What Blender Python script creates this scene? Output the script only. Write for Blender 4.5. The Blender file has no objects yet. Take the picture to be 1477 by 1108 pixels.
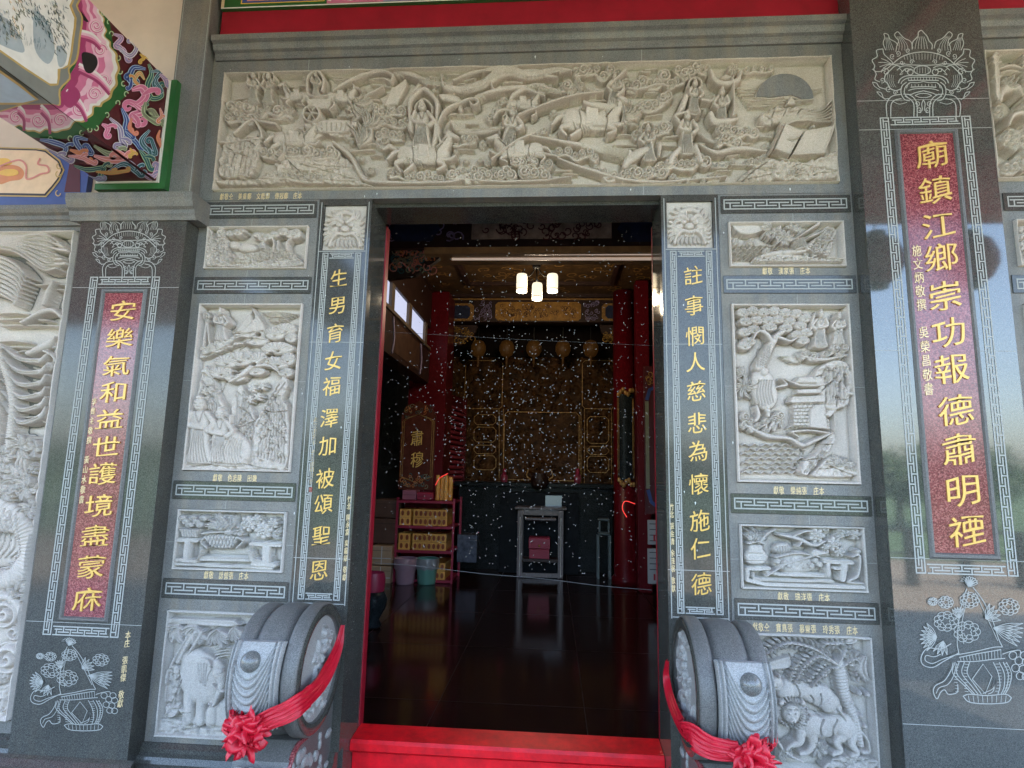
import bpy, bmesh, math, random
import numpy as np
from mathutils import Vector, Matrix

# ---------------------------------------------------------------- camera, sky, sun, exposure
# Positions below are given in facade units; U is one unit in metres.
U = 0.75
SC = bpy.context.scene
COL = SC.collection
CF, CYAW, CPITCH, CROLL = 844.46, 0.0716, 0.1507, 0.0212     # focal length in photo pixels, angles
CPOS = np.array([0.3009, -4.0, 1.6])
_fw = np.array([-math.sin(CYAW)*math.cos(CPITCH), math.cos(CYAW)*math.cos(CPITCH), math.sin(CPITCH)])
_r0 = np.array([math.cos(CYAW), math.sin(CYAW), 0.0]); _u0 = np.cross(_r0, _fw)
_rt = _r0*math.cos(CROLL) + _u0*math.sin(CROLL); _up = -_r0*math.sin(CROLL) + _u0*math.cos(CROLL)

cam = bpy.data.cameras.new('camera'); co = bpy.data.objects.new('camera', cam); COL.objects.link(co)
cam.sensor_fit = 'HORIZONTAL'; cam.sensor_width = 36; cam.lens = 36*CF/1477
cam.clip_start = 0.05; cam.clip_end = 2000
co.matrix_world = Matrix(((_rt[0], _up[0], -_fw[0], CPOS[0]*U), (_rt[1], _up[1], -_fw[1], CPOS[1]*U),
                          (_rt[2], _up[2], -_fw[2], CPOS[2]*U), (0, 0, 0, 1)))
SC.camera = co

SUN_EL, SUN_AZ = math.radians(57), math.radians(24)        # azimuth clockwise from +Y
w = bpy.data.worlds.new('World'); SC.world = w; w.use_nodes = True
nt = w.node_tree; bg = nt.nodes['Background']
sky = nt.nodes.new('ShaderNodeTexSky'); sky.sky_type = 'NISHITA'; sky.sun_disc = False
sky.sun_elevation = SUN_EL; sky.sun_rotation = SUN_AZ; sky.dust_density = 3.0
nt.links.new(sky.outputs[0], bg.inputs[0]); bg.inputs[1].default_value = 0.15
sl = bpy.data.lights.new('sun', 'SUN'); sl.energy = 3.5; sl.angle = math.radians(.5); sl.color = (1, .95, .87)
so = bpy.data.objects.new('sun', sl); COL.objects.link(so)
_sd = Vector((math.sin(SUN_AZ)*math.cos(SUN_EL), math.cos(SUN_AZ)*math.cos(SUN_EL), math.sin(SUN_EL)))
so.rotation_euler = _sd.to_track_quat('Z', 'Y').to_euler(); so.location = (0, -8, 12)
SC.view_settings.view_transform = 'Standard'; SC.view_settings.look = 'None'
SC.view_settings.exposure = 3.55; SC.view_settings.gamma = 1
SC.render.engine = 'CYCLES'
SC.cycles.use_denoising = True
SC.cycles.max_bounces = 8; SC.cycles.diffuse_bounces = 5; SC.cycles.glossy_bounces = 4
SC.cycles.sample_clamp_indirect = 6

# ---------------------------------------------------------------- helpers
def ray(u, v):
    return _fw + _rt*(u-738.5)/CF + _up*(554-v)/CF
def onY(u, v, y=0.0):                       # point of the plane Y = y seen at photo pixel (u, v)
    d = ray(u, v); return CPOS + d*((y-CPOS[1])/d[1])
def onX(u, v, x):
    d = ray(u, v); return CPOS + d*((x-CPOS[0])/d[0])
def onZ(u, v, z):
    d = ray(u, v); return CPOS + d*((z-CPOS[2])/d[2])
def proj(X, Y, Z):
    dx, dy, dz = X-CPOS[0], Y-CPOS[1], Z-CPOS[2]
    wv = dx*_fw[0]+dy*_fw[1]+dz*_fw[2]
    return (738.5+CF*(dx*_rt[0]+dy*_rt[1]+dz*_rt[2])/wv, 554-CF*(dx*_up[0]+dy*_up[1]+dz*_up[2])/wv)

RNG = random.Random(7)

def smooth(pts, n=6, closed=False):          # Catmull-Rom through 2-D or 3-D points
    P = [np.array(p, float) for p in pts]
    if len(P) < 3: return P
    out = []
    m = len(P)
    rng = range(m if closed else m-1)
    for i in rng:
        p1, p2 = P[i], P[(i+1) % m]
        p0 = P[(i-1) % m] if (closed or i > 0) else 2*p1-p2
        p3 = P[(i+2) % m] if (closed or i < m-2) else 2*p2-p1
        for k in range(n):
            t = k/n
            out.append(.5*((2*p1)+(-p0+p2)*t+(2*p0-5*p1+4*p2-p3)*t*t+(-p0+3*p1-3*p2+p3)*t**3))
    if not closed: out.append(P[-1])
    return out

class MB:
    """collects geometry in facade units and links it as ONE mesh object"""
    def __init__(s): s.v = []; s.f = []; s.n = 0
    def add(s, verts, faces):
        b = s.n; s.v.extend([tuple(p) for p in verts]); s.n += len(verts)
        s.f.extend([tuple(i+b for i in f) for f in faces]); return s
    def box(s, x0, x1, y0, y1, z0, z1, bev=0):
        if bev:
            a = bev
            vs = []
            for (xx0, xx1, yy0, yy1, zz) in ((x0+a, x1-a, y0+a, y1-a, z0), (x0, x1, y0, y1, z0+a), (x0, x1, y0, y1, z1-a), (x0+a, x1-a, y0+a, y1-a, z1)):
                vs += [(xx0, yy0, zz), (xx1, yy0, zz), (xx1, yy1, zz), (xx0, yy1, zz)]
            fs = [(3, 2, 1, 0), (12, 13, 14, 15)]
            for k in range(3):
                for j in range(4):
                    fs.append((k*4+j, k*4+(j+1) % 4, k*4+4+(j+1) % 4, k*4+4+j))
            return s.add(vs, fs)
        vs = [(x0, y0, z0), (x1, y0, z0), (x1, y1, z0), (x0, y1, z0), (x0, y0, z1), (x1, y0, z1), (x1, y1, z1), (x0, y1, z1)]
        return s.add(vs, [(3, 2, 1, 0), (4, 5, 6, 7), (0, 1, 5, 4), (1, 2, 6, 5), (2, 3, 7, 6), (3, 0, 4, 7)])
    def prism(s, poly, a0, a1, axis='y'):       # polygon extruded along an axis; poly in the two other axes
        n = len(poly)
        def P(p, a):
            return {'y': (p[0], a, p[1]), 'x': (a, p[0], p[1]), 'z': (p[0], p[1], a)}[axis]
        vs = [P(p, a0) for p in poly]+[P(p, a1) for p in poly]
        fs = [tuple(range(n)), tuple(range(2*n-1, n-1, -1))]
        for i in range(n): fs.append((i, i+n, (i+1) % n+n, (i+1) % n))
        return s.add(vs, fs)
    def lathe(s, prof, c=(0, 0, 0), axis='z', n=32, a0=0, a1=2*math.pi, cap=True):   # prof: (radius, height)
        full = abs(a1-a0) > 6.28
        m = n if full else n+1
        vs = []
        for r, h in prof:
            for k in range(m):
                a = a0+(a1-a0)*k/n
                p = {'z': (r*math.cos(a), r*math.sin(a), h), 'x': (h, r*math.cos(a), r*math.sin(a)), 'y': (r*math.cos(a), h, r*math.sin(a))}[axis]
                vs.append((c[0]+p[0], c[1]+p[1], c[2]+p[2]))
        fs = []
        for i in range(len(prof)-1):
            for k in range(n):
                k2 = (k+1) % m
                fs.append((i*m+k, i*m+k2, (i+1)*m+k2, (i+1)*m+k))
        if cap and full:
            fs.append(tuple(range(m-1, -1, -1))); L = (len(prof)-1)*m; fs.append(tuple(range(L, L+m)))
        return s.add(vs, fs)
    def tube(s, pts, r, n=8, cap=True):
        P = [np.array(p, float) for p in pts]; m = len(P)
        R = r if hasattr(r, '__len__') else [r]*m
        vs = []; prev = None
        for i in range(m):
            t = P[min(i+1, m-1)]-P[max(i-1, 0)]; t /= (np.linalg.norm(t)+1e-12)
            if prev is None:
                a = np.array([0, 0, 1.]) if abs(t[2]) < .9 else np.array([1., 0, 0]); nrm = np.cross(t, a)
            else: nrm = prev-t*np.dot(prev, t)
            nrm /= (np.linalg.norm(nrm)+1e-12); prev = nrm; bn = np.cross(t, nrm)
            for k in range(n):
                a = 2*math.pi*k/n
                vs.append(P[i]+R[i]*(nrm*math.cos(a)+bn*math.sin(a)))
        fs = [(i*n+k, i*n+(k+1) % n, (i+1)*n+(k+1) % n, (i+1)*n+k) for i in range(m-1) for k in range(n)]
        if cap: fs += [tuple(range(n-1, -1, -1)), tuple(range((m-1)*n, m*n))]
        return s.add(vs, fs)
    def ball(s, c, rx, ry=None, rz=None, n=16, m=10):
        ry = ry or rx; rz = rz or rx
        vs = [(c[0], c[1], c[2]-rz)]
        for i in range(1, m):
            t = math.pi*i/m
            for k in range(n):
                a = 2*math.pi*k/n
                vs.append((c[0]+rx*math.sin(t)*math.cos(a), c[1]+ry*math.sin(t)*math.sin(a), c[2]-rz*math.cos(t)))
        vs.append((c[0], c[1], c[2]+rz)); L = len(vs)-1
        fs = [(0, 1+(k+1) % n, 1+k) for k in range(n)]
        for i in range(m-2):
            fs += [(1+i*n+k, 1+i*n+(k+1) % n, 1+(i+1)*n+(k+1) % n, 1+(i+1)*n+k) for k in range(n)]
        fs += [(1+(m-2)*n+k, 1+(m-2)*n+(k+1) % n, L) for k in range(n)]
        return s.add(vs, fs)
    def ribbon(s, pts, wd, off=None):           # flat ribbon along 3-D points lying in a plane with normal off (towards the viewer)
        P = [np.array(p, float) for p in pts]; m = len(P)
        if m < 2: return s
        nn = np.array(off if off is not None else (0, -1, 0), float)
        W = wd if hasattr(wd, '__len__') else [wd]*m
        vs = []
        for i in range(m):
            t = P[min(i+1, m-1)]-P[max(i-1, 0)]; L = np.linalg.norm(t)
            t = t/L if L > 1e-9 else np.array([1., 0, 0])
            b = np.cross(nn, t)
            vs += [P[i]-b*W[i]/2, P[i]+b*W[i]/2]
        return s.add(vs, [(2*i, 2*i+2, 2*i+3, 2*i+1) for i in range(m-1)])
    def rect(s, x0, x1, z0, z1, y):             # a quad in a plane of constant Y facing -Y
        return s.add([(x0, y, z0), (x1, y, z0), (x1, y, z1), (x0, y, z1)], [(0, 1, 2, 3)])
    def pieces(s):
        """faces grouped into far-apart pieces, so that each becomes a part of its own"""
        n = len(s.v)
        if n > 60000 or len(s.f) < 2: return None
        par = list(range(n))
        def find(i):
            while par[i] != i: par[i] = par[par[i]]; i = par[i]
            return i
        for f in s.f:
            a = find(f[0])
            for j in f[1:]:
                b = find(j)
                if a != b: par[b] = a
        root = np.array([find(i) for i in range(n)]); _, isl = np.unique(root, return_inverse=True); k = isl.max()+1
        if k < 2 or k > 1500: return None
        P = np.array(s.v, float)*U; lo = np.full((k, 3), np.inf); hi = -lo
        np.minimum.at(lo, isl, P); np.maximum.at(hi, isl, P); size = (hi-lo).max(1)
        gap = np.maximum(0, np.maximum(lo[:, None]-hi[None], lo[None]-hi[:, None])); near = np.sqrt((gap**2).sum(2)) <= np.maximum(.02, .5*np.maximum(size[:, None], size[None]))
        lab = np.arange(k)
        while True:
            new = np.where(near, lab[None, :], k).min(1)
            if (new == lab).all(): break
            lab = new
        ids = np.unique(lab)
        if len(ids) < 2 or len(ids) > 40: return None
        return [[f for f in s.f if lab[isl[f[0]]] == q] for q in ids]
    def build(s, name, mat, parent=None, shade=False, loc=None):
        if parent is not None and name not in ('crown', 'speck'):
            g = s.pieces()
            if g:
                first = None
                for fs in g:
                    used = sorted({i for f in fs for i in f}); mp = {a: b for b, a in enumerate(used)}
                    m2 = MB(); m2.v = [s.v[i] for i in used]; m2.n = len(used); m2.f = [tuple(mp[i] for i in f) for f in fs]
                    o = m2._link(name, mat, parent, shade, loc); first = first or o
                return first
        return s._link(name, mat, parent, shade, loc)
    def _link(s, name, mat, parent=None, shade=False, loc=None):
        me = bpy.data.meshes.new(name)
        o = bpy.data.objects.new(name, me); COL.objects.link(o)
        off = np.zeros(3)
        if loc is not None: off = np.array(loc, float)
        base = worldloc(parent) if parent is not None else np.zeros(3)
        o['_w'] = [float(q) for q in (off if loc is not None else base)]
        ref = off if loc is not None else base
        V = (np.array(s.v, float)-ref)*U
        me.from_pydata([tuple(q) for q in V], [], s.f); me.update()
        if shade: me.polygons.foreach_set('use_smooth', [True]*len(me.polygons))
        me.materials.append(mat)
        if parent is not None: o.parent = parent
        if loc is not None: o.location = [(a-b)*U for a, b in zip(off, base)]
        return o
def worldloc(o):
    return np.array(o['_w'][:]) if '_w' in o.keys() else np.zeros(3)
def tag(o, label=None, cat=None, group=None, kind=None):
    if label: o['label'] = label
    if cat: o['category'] = cat
    if group: o['group'] = group
    if kind: o['kind'] = kind
    elif cat: o['kind'] = 'thing'
    return o
def thing(name, label, cat, loc=(0, 0, 0), group=None, rz=0):
    o = bpy.data.objects.new(name, None); COL.objects.link(o)
    o['_w'] = [float(q) for q in loc]; o.location = [q*U for q in loc]; o.rotation_euler = (0, 0, rz)
    o.empty_display_size = .1
    return tag(o, label, cat, group)
def copy_tree(o, loc, label=None, rz=None):
    kids = list(o.children)
    c = o.copy(); COL.objects.link(c); c.location = [q*U for q in loc]; c['_w'] = [float(q) for q in loc]
    if label: c['label'] = label
    if rz is not None: c.rotation_euler = (0, 0, rz)
    def rec(src, dst):
        for ch in list(src.children):
            d = ch.copy(); COL.objects.link(d); d.parent = dst; rec(ch, d)
    rec(o, c)
    return c

# ---------------------------------------------------------------- materials
def new_mat(name):
    m = bpy.data.materials.new(name); m.use_nodes = True
    return m, m.node_tree, m.node_tree.nodes['Principled BSDF']
def mat(name, col, rough=.5, metal=0, spec=.5, noise=0, nscale=40, coat=0, emit=None, es=0, bump=0, bscale=200, tint=None):
    m, t, b = new_mat(name)
    b.inputs['Roughness'].default_value = rough; b.inputs['Metallic'].default_value = metal
    b.inputs['Specular IOR Level'].default_value = spec; b.inputs['Coat Weight'].default_value = coat
    b.inputs['Coat Roughness'].default_value = .05
    c4 = (*col, 1)
    b.inputs['Base Color'].default_value = c4
    tc = None
    def coord():
        nonlocal tc
        if tc is None: tc = t.nodes.new('ShaderNodeTexCoord')
        return tc.outputs['Object']
    if noise:
        n = t.nodes.new('ShaderNodeTexNoise'); n.inputs['Scale'].default_value = nscale; n.inputs['Detail'].default_value = 6
        n.inputs['Roughness'].default_value = .65
        r = t.nodes.new('ShaderNodeValToRGB')
        c2 = tint or col
        r.color_ramp.elements[0].color = tuple(max(0, q*(1-noise)) for q in c2)+(1,)
        r.color_ramp.elements[1].color = tuple(min(1, q*(1+noise)) for q in col)+(1,)
        r.color_ramp.elements[0].position = .3; r.color_ramp.elements[1].position = .7
        t.links.new(coord(), n.inputs['Vector']); t.links.new(n.outputs[0], r.inputs[0]); t.links.new(r.outputs[0], b.inputs['Base Color'])
    if bump:
        n2 = t.nodes.new('ShaderNodeTexNoise'); n2.inputs['Scale'].default_value = bscale; n2.inputs['Detail'].default_value = 4
        bp = t.nodes.new('ShaderNodeBump'); bp.inputs['Strength'].default_value = bump; bp.inputs['Distance'].default_value = .003
        t.links.new(coord(), n2.inputs['Vector']); t.links.new(n2.outputs[0], bp.inputs['Height']); t.links.new(bp.outputs[0], b.inputs['Normal'])
    if emit:
        b.inputs['Emission Color'].default_value = (*emit, 1); b.inputs['Emission Strength'].default_value = es
    return m
def granite(name, c_dark, c_mid, c_light, rough, fleck=420, blotch=.2, coat=0, bump=0, ior=1.5, stain=0):
    """speckled stone: crystals in three tones with slow blotches over them"""
    m, t, b = new_mat(name); L = t.links.new
    tc = t.nodes.new('ShaderNodeTexCoord')
    vo = t.nodes.new('ShaderNodeTexVoronoi'); vo.inputs['Scale'].default_value = fleck
    sp = t.nodes.new('ShaderNodeSeparateColor')
    rp = t.nodes.new('ShaderNodeValToRGB'); rp.color_ramp.interpolation = 'LINEAR'
    e = rp.color_ramp.elements
    e[0].position = .12; e[0].color = (*c_dark, 1); e[1].position = .9; e[1].color = (*c_light, 1)
    k = e.new(.5); k.color = (*c_mid, 1)
    n = t.nodes.new('ShaderNodeTexNoise'); n.inputs['Scale'].default_value = 3.5; n.inputs['Detail'].default_value = 8; n.inputs['Roughness'].default_value = .6
    mr = t.nodes.new('ShaderNodeMapRange'); mr.inputs['From Min'].default_value = .3; mr.inputs['From Max'].default_value = .7
    mr.inputs['To Min'].default_value = 1-blotch; mr.inputs['To Max'].default_value = 1+blotch
    mx = t.nodes.new('ShaderNodeVectorMath'); mx.operation = 'SCALE'
    L(tc.outputs['Object'], vo.inputs['Vector']); L(vo.outputs['Color'], sp.inputs[0]); L(sp.outputs[0], rp.inputs[0])
    L(tc.outputs['Object'], n.inputs['Vector']); L(n.outputs[0], mr.inputs[0]); L(rp.outputs[0], mx.inputs[0]); L(mr.outputs[0], mx.inputs['Scale'])
    out = mx.outputs[0]
    if stain:                                      # weather streaks running down the stone
        mp = t.nodes.new('ShaderNodeMapping'); mp.inputs['Scale'].default_value = (9, 9, 1.3)
        n3 = t.nodes.new('ShaderNodeTexNoise'); n3.inputs['Scale'].default_value = 1.6; n3.inputs['Detail'].default_value = 7
        m3 = t.nodes.new('ShaderNodeMapRange'); m3.inputs['From Min'].default_value = .45; m3.inputs['From Max'].default_value = .75
        m3.inputs['To Min'].default_value = 0; m3.inputs['To Max'].default_value = stain
        mm = t.nodes.new('ShaderNodeMix'); mm.data_type = 'RGBA'; mm.inputs['B'].default_value = (.30, .23, .14, 1)
        L(tc.outputs['Object'], mp.inputs[0]); L(mp.outputs[0], n3.inputs['Vector']); L(n3.outputs[0], m3.inputs[0])
        L(m3.outputs[0], mm.inputs['Factor']); L(out, mm.inputs['A']); out = mm.outputs['Result']
    L(out, b.inputs['Base Color'])
    b.inputs['Roughness'].default_value = rough; b.inputs['IOR'].default_value = ior
    b.inputs['Coat Weight'].default_value = coat; b.inputs['Coat Roughness'].default_value = .03
    if bump:
        n2 = t.nodes.new('ShaderNodeTexNoise'); n2.inputs['Scale'].default_value = 260; n2.inputs['Detail'].default_value = 5
        bp = t.nodes.new('ShaderNodeBump'); bp.inputs['Strength'].default_value = bump; bp.inputs['Distance'].default_value = .004
        L(tc.outputs['Object'], n2.inputs['Vector']); L(n2.outputs[0], bp.inputs['Height']); L(bp.outputs[0], b.inputs['Normal'])
    return m
M = {}
M['polished'] = granite('polished_granite', (.028, .028, .024), (.053, .053, .046), (.094, .093, .082), .10, 480, .16, ior=1.42, stain=.05)
M['mirror'] = granite('mirror_polished_granite', (.030, .032, .028), (.056, .058, .050), (.10, .102, .09), .045, 480, .14, ior=1.8)
M['honed'] = granite('honed_granite', (.09, .088, .079), (.142, .137, .123), (.205, .198, .178), .55, 480, .22, bump=.15, stain=.35)
M['carved'] = granite('carved_stone', (.41, .357, .305), (.495, .43, .37), (.565, .495, .425), .75, 420, .10, bump=.3, stain=.14)
M['carved_shaded'] = granite('carved_shaded_stone', (.33, .303, .268), (.405, .373, .332), (.475, .44, .395), .75, 420, .12, bump=.3, stain=.1)  # carved stone again, the lower panels' weaker light put into its colour
M['jamb'] = granite('jamb_granite', (.028, .030, .026), (.052, .054, .047), (.095, .096, .086), .05, 480, .16, ior=1.42)
M['frieze'] = granite('frieze_stone', (.38, .318, .248), (.468, .394, .312), (.545, .462, .372), .75, 420, .14, bump=.3, stain=.22)
M['drum'] = granite('drum_stone', (.062, .060, .055), (.100, .097, .090), (.150, .145, .134), .5, 480, .18, bump=.2)
M['redgranite'] = granite('red_granite', (.11, .022, .026), (.20, .038, .043), (.33, .11, .105), .15, 210, .12, ior=1.55)
M['etch'] = mat('etched_line', (.34, .34, .31), .8, noise=.2, nscale=300)
M['gold'] = mat('gold_leaf', (.66, .41, .10), .38, metal=.25, noise=.12, nscale=120)
M['goldpale'] = mat('pale_gold_leaf', (.74, .56, .30), .45, metal=.15, noise=.2, nscale=200)
M['redboard'] = mat('red_painted_board', (.30, .006, .018), .45, noise=.18, nscale=6)
M['redpaint'] = mat('glossy_red_paint', (.80, .003, .012), .40, noise=.22, nscale=9, bump=.3, bscale=40, tint=(.62, .003, .010))
M['drape'] = granite('drape_stone', (.19, .185, .175), (.27, .265, .25), (.36, .352, .33), .5, 480, .12, bump=.2)
M['pearlstone'] = granite('pearl_stone', (.08, .08, .075), (.13, .13, .12), (.19, .188, .175), .18, 480, .1)
M['silk'] = mat('red_satin', (.50, .006, .022), .42, noise=.12, nscale=30, bump=.25, bscale=500)
M['plaster'] = mat('cream_plaster', (.62, .50, .40), .85, noise=.08, nscale=4)
# ---------------------------------------------------------------- carved reliefs
RD = 1.35
CRISP = .75        # the chisel leaves a sunk outline round every form
class Relief:
    """height field on the plane Y = y; strokes are given in the coordinates of one photo crop"""
    def __init__(s, x0, x1, z0, z1, y, res=.0042):
        s.r = (x0, x1, z0, z1); s.y = y
        s.nx = max(8, int((x1-x0)/res)); s.nz = max(8, int((z1-z0)/res))
        s.X, s.Z = np.meshgrid(np.linspace(x0, x1, s.nx), np.linspace(z0, z1, s.nz))
        s.u, s.v = proj(s.X, np.full_like(s.X, y), s.Z)
        s.H = np.zeros_like(s.X); s.crop(0, 0, 1)
        s.rs = np.random.RandomState(int(abs(x0*1000)+abs(z0*77)) % 9999)
    def crop(s, ox, oy, sc):
        s.A = (s.u-ox)*sc; s.B = (s.v-oy)*sc; return s
    def cut(s, x0, x1, y0, y1):
        m = (s.A > x0) & (s.A < x1) & (s.B > y0) & (s.B < y1)
        idx = np.nonzero(m)
        return idx if len(idx[0]) else None
    def put(s, idx, h, mode='max'):
        if mode == 'max': s.H[idx] = np.maximum(s.H[idx], h)
        elif mode == 'add': s.H[idx] = s.H[idx]+h
    def blob(s, cx, cy, rx, ry, h, rot=0, base=0, p=.5):
        R = max(rx, ry); i = s.cut(cx-R, cx+R, cy-R, cy+R)
        if i is None: return
        a = s.A[i]-cx; b = s.B[i]-cy; c, q = math.cos(rot), math.sin(rot)
        d = ((a*c+b*q)/rx)**2+((-a*q+b*c)/ry)**2
        s.put(i, np.where(d < 1, base+h*np.maximum(0, 1-d)**p, -9))
    def _seg(s, pts, rad, pad=1.0):
        P = np.array(pts, float); R = np.array(rad if hasattr(rad, '__len__') else [rad]*len(P), float)
        if len(R) != len(P): R = np.interp(np.linspace(0, 1, len(P)), np.linspace(0, 1, len(R)), R)
        m = R.max()*pad
        i = s.cut(P[:, 0].min()-m, P[:, 0].max()+m, P[:, 1].min()-m, P[:, 1].max()+m)
        if i is None: return None, None, None
        a = s.A[i]; b = s.B[i]; best = np.full(a.shape, 1e9); arc = np.zeros(a.shape); L = 0
        for k in range(len(P)-1):
            d = P[k+1]-P[k]; l2 = d@d+1e-9; l = math.sqrt(l2)
            t = np.clip(((a-P[k, 0])*d[0]+(b-P[k, 1])*d[1])/l2, 0, 1)
            r = R[k]+(R[k+1]-R[k])*t
            dist = np.hypot(a-P[k, 0]-t*d[0], b-P[k, 1]-t*d[1])/np.maximum(r, 1e-3)
            upd = dist < best; best[upd] = dist[upd]; arc[upd] = L+t[upd]*l
            L += l
        return i, best, arc
    def limb(s, pts, rad, h, base=0, sm=True, flat=0, rib=0, ribl=8):
        if sm: pts = smooth(pts, 5)
        i, d, arc = s._seg(pts, rad)
        if i is None: return
        pr = np.sqrt(np.maximum(0, 1-d*d))
        if flat: pr = np.minimum(pr, 1-flat)/(1-flat)
        if rib: pr = pr+rib*np.sin(arc/ribl*6.28)*(d < 1)
        s.put(i, np.where(d < 1, base+h*pr, -9))
    def groove(s, pts, wd, dep, sm=True, n=5):
        if sm: pts = smooth(pts, n)
        i, d, arc = s._seg(pts, wd)
        if i is None: return
        s.put(i, -dep*np.maximum(0, 1-d*d), 'add')
    def ridge(s, pts, wd, h, sm=True):
        s.groove(pts, wd, -h, sm)
    def poly(s, pts, h, bev=4, base=0, sm=False, rough=0, n=4, round_=False):
        if sm: pts = smooth(pts, n, True)
        P = np.array(pts, float)
        i = s.cut(P[:, 0].min()-1, P[:, 0].max()+1, P[:, 1].min()-1, P[:, 1].max()+1)
        if i is None: return
        a = s.A[i]; b = s.B[i]; ins = np.zeros(a.shape, bool); dd = np.full(a.shape, 1e9)
        m = len(P)
        for k in range(m):
            x1, y1 = P[k]; x2, y2 = P[(k+1) % m]
            c = ((y1 > b) != (y2 > b)) & (a < (x2-x1)*(b-y1)/(y2-y1+1e-12)+x1)
            ins ^= c
            dx, dy = x2-x1, y2-y1; t = np.clip(((a-x1)*dx+(b-y1)*dy)/(dx*dx+dy*dy+1e-9), 0, 1)
            dd = np.minimum(dd, np.hypot(a-x1-t*dx, b-y1-t*dy))
        e = np.clip(dd/bev, 0, 1); pr = np.sqrt(1-(1-e)**2)
        hh = base+h*pr
        if rough: hh = hh+rough*s.vnoise(i, 14)
        s.put(i, np.where(ins, hh, -9))
    def vnoise(s, i, cell, seed=None):
        T = np.random.RandomState(seed if seed is not None else 5).rand(64, 64)
        a = s.A[i]/cell; b = s.B[i]/cell; ia = np.floor(a).astype(int); ib = np.floor(b).astype(int)
        fa = a-ia; fb = b-ib; fa = fa*fa*(3-2*fa); fb = fb*fb*(3-2*fb)
        g = lambda p, q: T[p % 64, q % 64]
        return ((g(ia, ib)*(1-fa)+g(ia+1, ib)*fa)*(1-fb)+(g(ia, ib+1)*(1-fa)+g(ia+1, ib+1)*fa)*fb)-.5
    def curl(s, cx, cy, r, h, d=1, base=0):          # one scroll of a carved cloud
        i = s.cut(cx-r, cx+r, cy-r, cy+r)
        if i is None: return
        a = s.A[i]-cx; b = s.B[i]-cy; q = np.hypot(a, b)/r; th = np.arctan2(b, a)*d
        ph = q*2.1-th/6.283
        pr = np.sqrt(np.maximum(0, 1-q**4))*(.62+.38*np.abs(np.sin(ph*3.1416)))
        s.put(i, np.where(q < 1, base+h*pr, -9))
    def clouds(s, pts, r, h, base=0, tail=True):
        for k, (x, y) in enumerate(pts):
            rr = r*(.75+.5*s.rs.rand()); s.curl(x, y, rr, h*(.8+.4*s.rs.rand()), 1 if s.rs.rand() < .6 else -1, base)
        if tail:
            P = sorted(pts); 
            s.limb([(p[0], p[1]+r*.8) for p in P], r*.45, h*.7, base)
    def cloudrow(s, x0, y0, x1, y1, n, r, h, base=0):
        pts = [(x0+(x1-x0)*(k+.5)/n+s.rs.uniform(-.3, .3)*r, y0+(y1-y0)*(k+.5)/n+s.rs.uniform(-.6, .6)*r) for k in range(n)]
        s.clouds(pts, r, h, base)
    def lines(s, p0, p1, q0, q1, n, wd, dep, bow=0):   # n grooves sweeping from segment p0-p1 to q0-q1
        for k in range(n):
            t = (k+.5)/n; a = np.array(p0)*(1-t)+np.array(q0)*t; b = np.array(p1)*(1-t)+np.array(q1)*t
            d = b-a; nn = np.array([-d[1], d[0]])/(np.linalg.norm(d)+1e-9)
            s.groove([a, (a+b)/2+nn*bow, b], wd, dep)
    def leaf(s, x, y, L, wd, ang, h, base=0, bow=.15, veins=True):
        c, q = math.cos(ang), math.sin(ang)
        pts = [(x, y), (x+c*L*.5-q*L*bow, y+q*L*.5+c*L*bow), (x+c*L, y+q*L)]
        s.limb(pts, [wd*.25, wd*.8, wd, wd*.75, wd*.12], h, base)
        if veins: s.groove(pts, max(1.2, wd*.16), h*.4)
    def rosette(s, x, y, r, n, h, base=0, rings=2):
        for g in range(rings):
            rr = r*(1-g*.42)
            for k in range(n):
                a = 6.283*k/n+g*.4
                s.blob(x+math.cos(a)*rr*.58, y+math.sin(a)*rr*.58, rr*.46, rr*.36, h*(.7+.3*g), a, base)
        s.blob(x, y, r*.24, r*.24, h*1.15, 0, base)
    def fan(s, x, y, r, a0, a1, n, wd, h, base=0, jit=.12):     # leaf cluster spreading from a point
        for k in range(n):
            a = a0+(a1-a0)*(k+.5)/n+s.rs.uniform(-jit, jit)
            s.leaf(x, y, r*(.8+.35*s.rs.rand()), wd, a, h*(.7+.4*s.rs.rand()), base)
    def pad(s, x, y, rx, ry, h, base=0, n=9):          # scalloped pine foliage with radial needles
        s.blob(x, y, rx, ry, h, 0, base, .35)
        for k in range(n):
            a = math.pi+math.pi*(k+.5)/n
            s.groove([(x, y+ry*.5), (x+math.cos(a)*rx*.9, y+ry*.2+math.sin(a)*ry*1.05)], max(1.1, rx*.06), h*.16, False)
    def figure(s, x, y, ht, h, base=0, lean=0, arm=1, halo=False, wide=1.0, n=4):   # robed figure standing at (x, y), ht tall
        hd = ht*.085*1.15; tx = x+lean*ht
        if halo:
            s.limb([(tx+math.cos(a)*hd*2.0, y-ht*.9+math.sin(a)*hd*2.0) for a in np.linspace(0, 6.283, 14)], hd*.4, h*.55, base, False)
        sw = ht*.15*wide
        s.poly([(tx-sw*.7, y-ht*.80), (tx+sw*.7, y-ht*.80), (tx+sw*1.05, y-ht*.62), (x+sw*1.0, y-ht*.3), (x+sw*1.35, y), (x-sw*1.35, y), (x-sw*1.0, y-ht*.3), (tx-sw*1.05, y-ht*.62)], h*.85, sw*.8, base, True)
        s.blob(tx, y-ht*.9, hd*.92, hd*1.15, h*1.1, 0, base)
        s.blob(tx, y-ht*1.0, hd*.6, hd*.5, h*.9, 0, base)
        s.limb([(tx+arm*sw*.8, y-ht*.76), (tx+arm*sw*1.5, y-ht*.6), (tx+arm*sw*.9, y-ht*.5)], [ht*.05, ht*.062, ht*.07], h, base)
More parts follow.
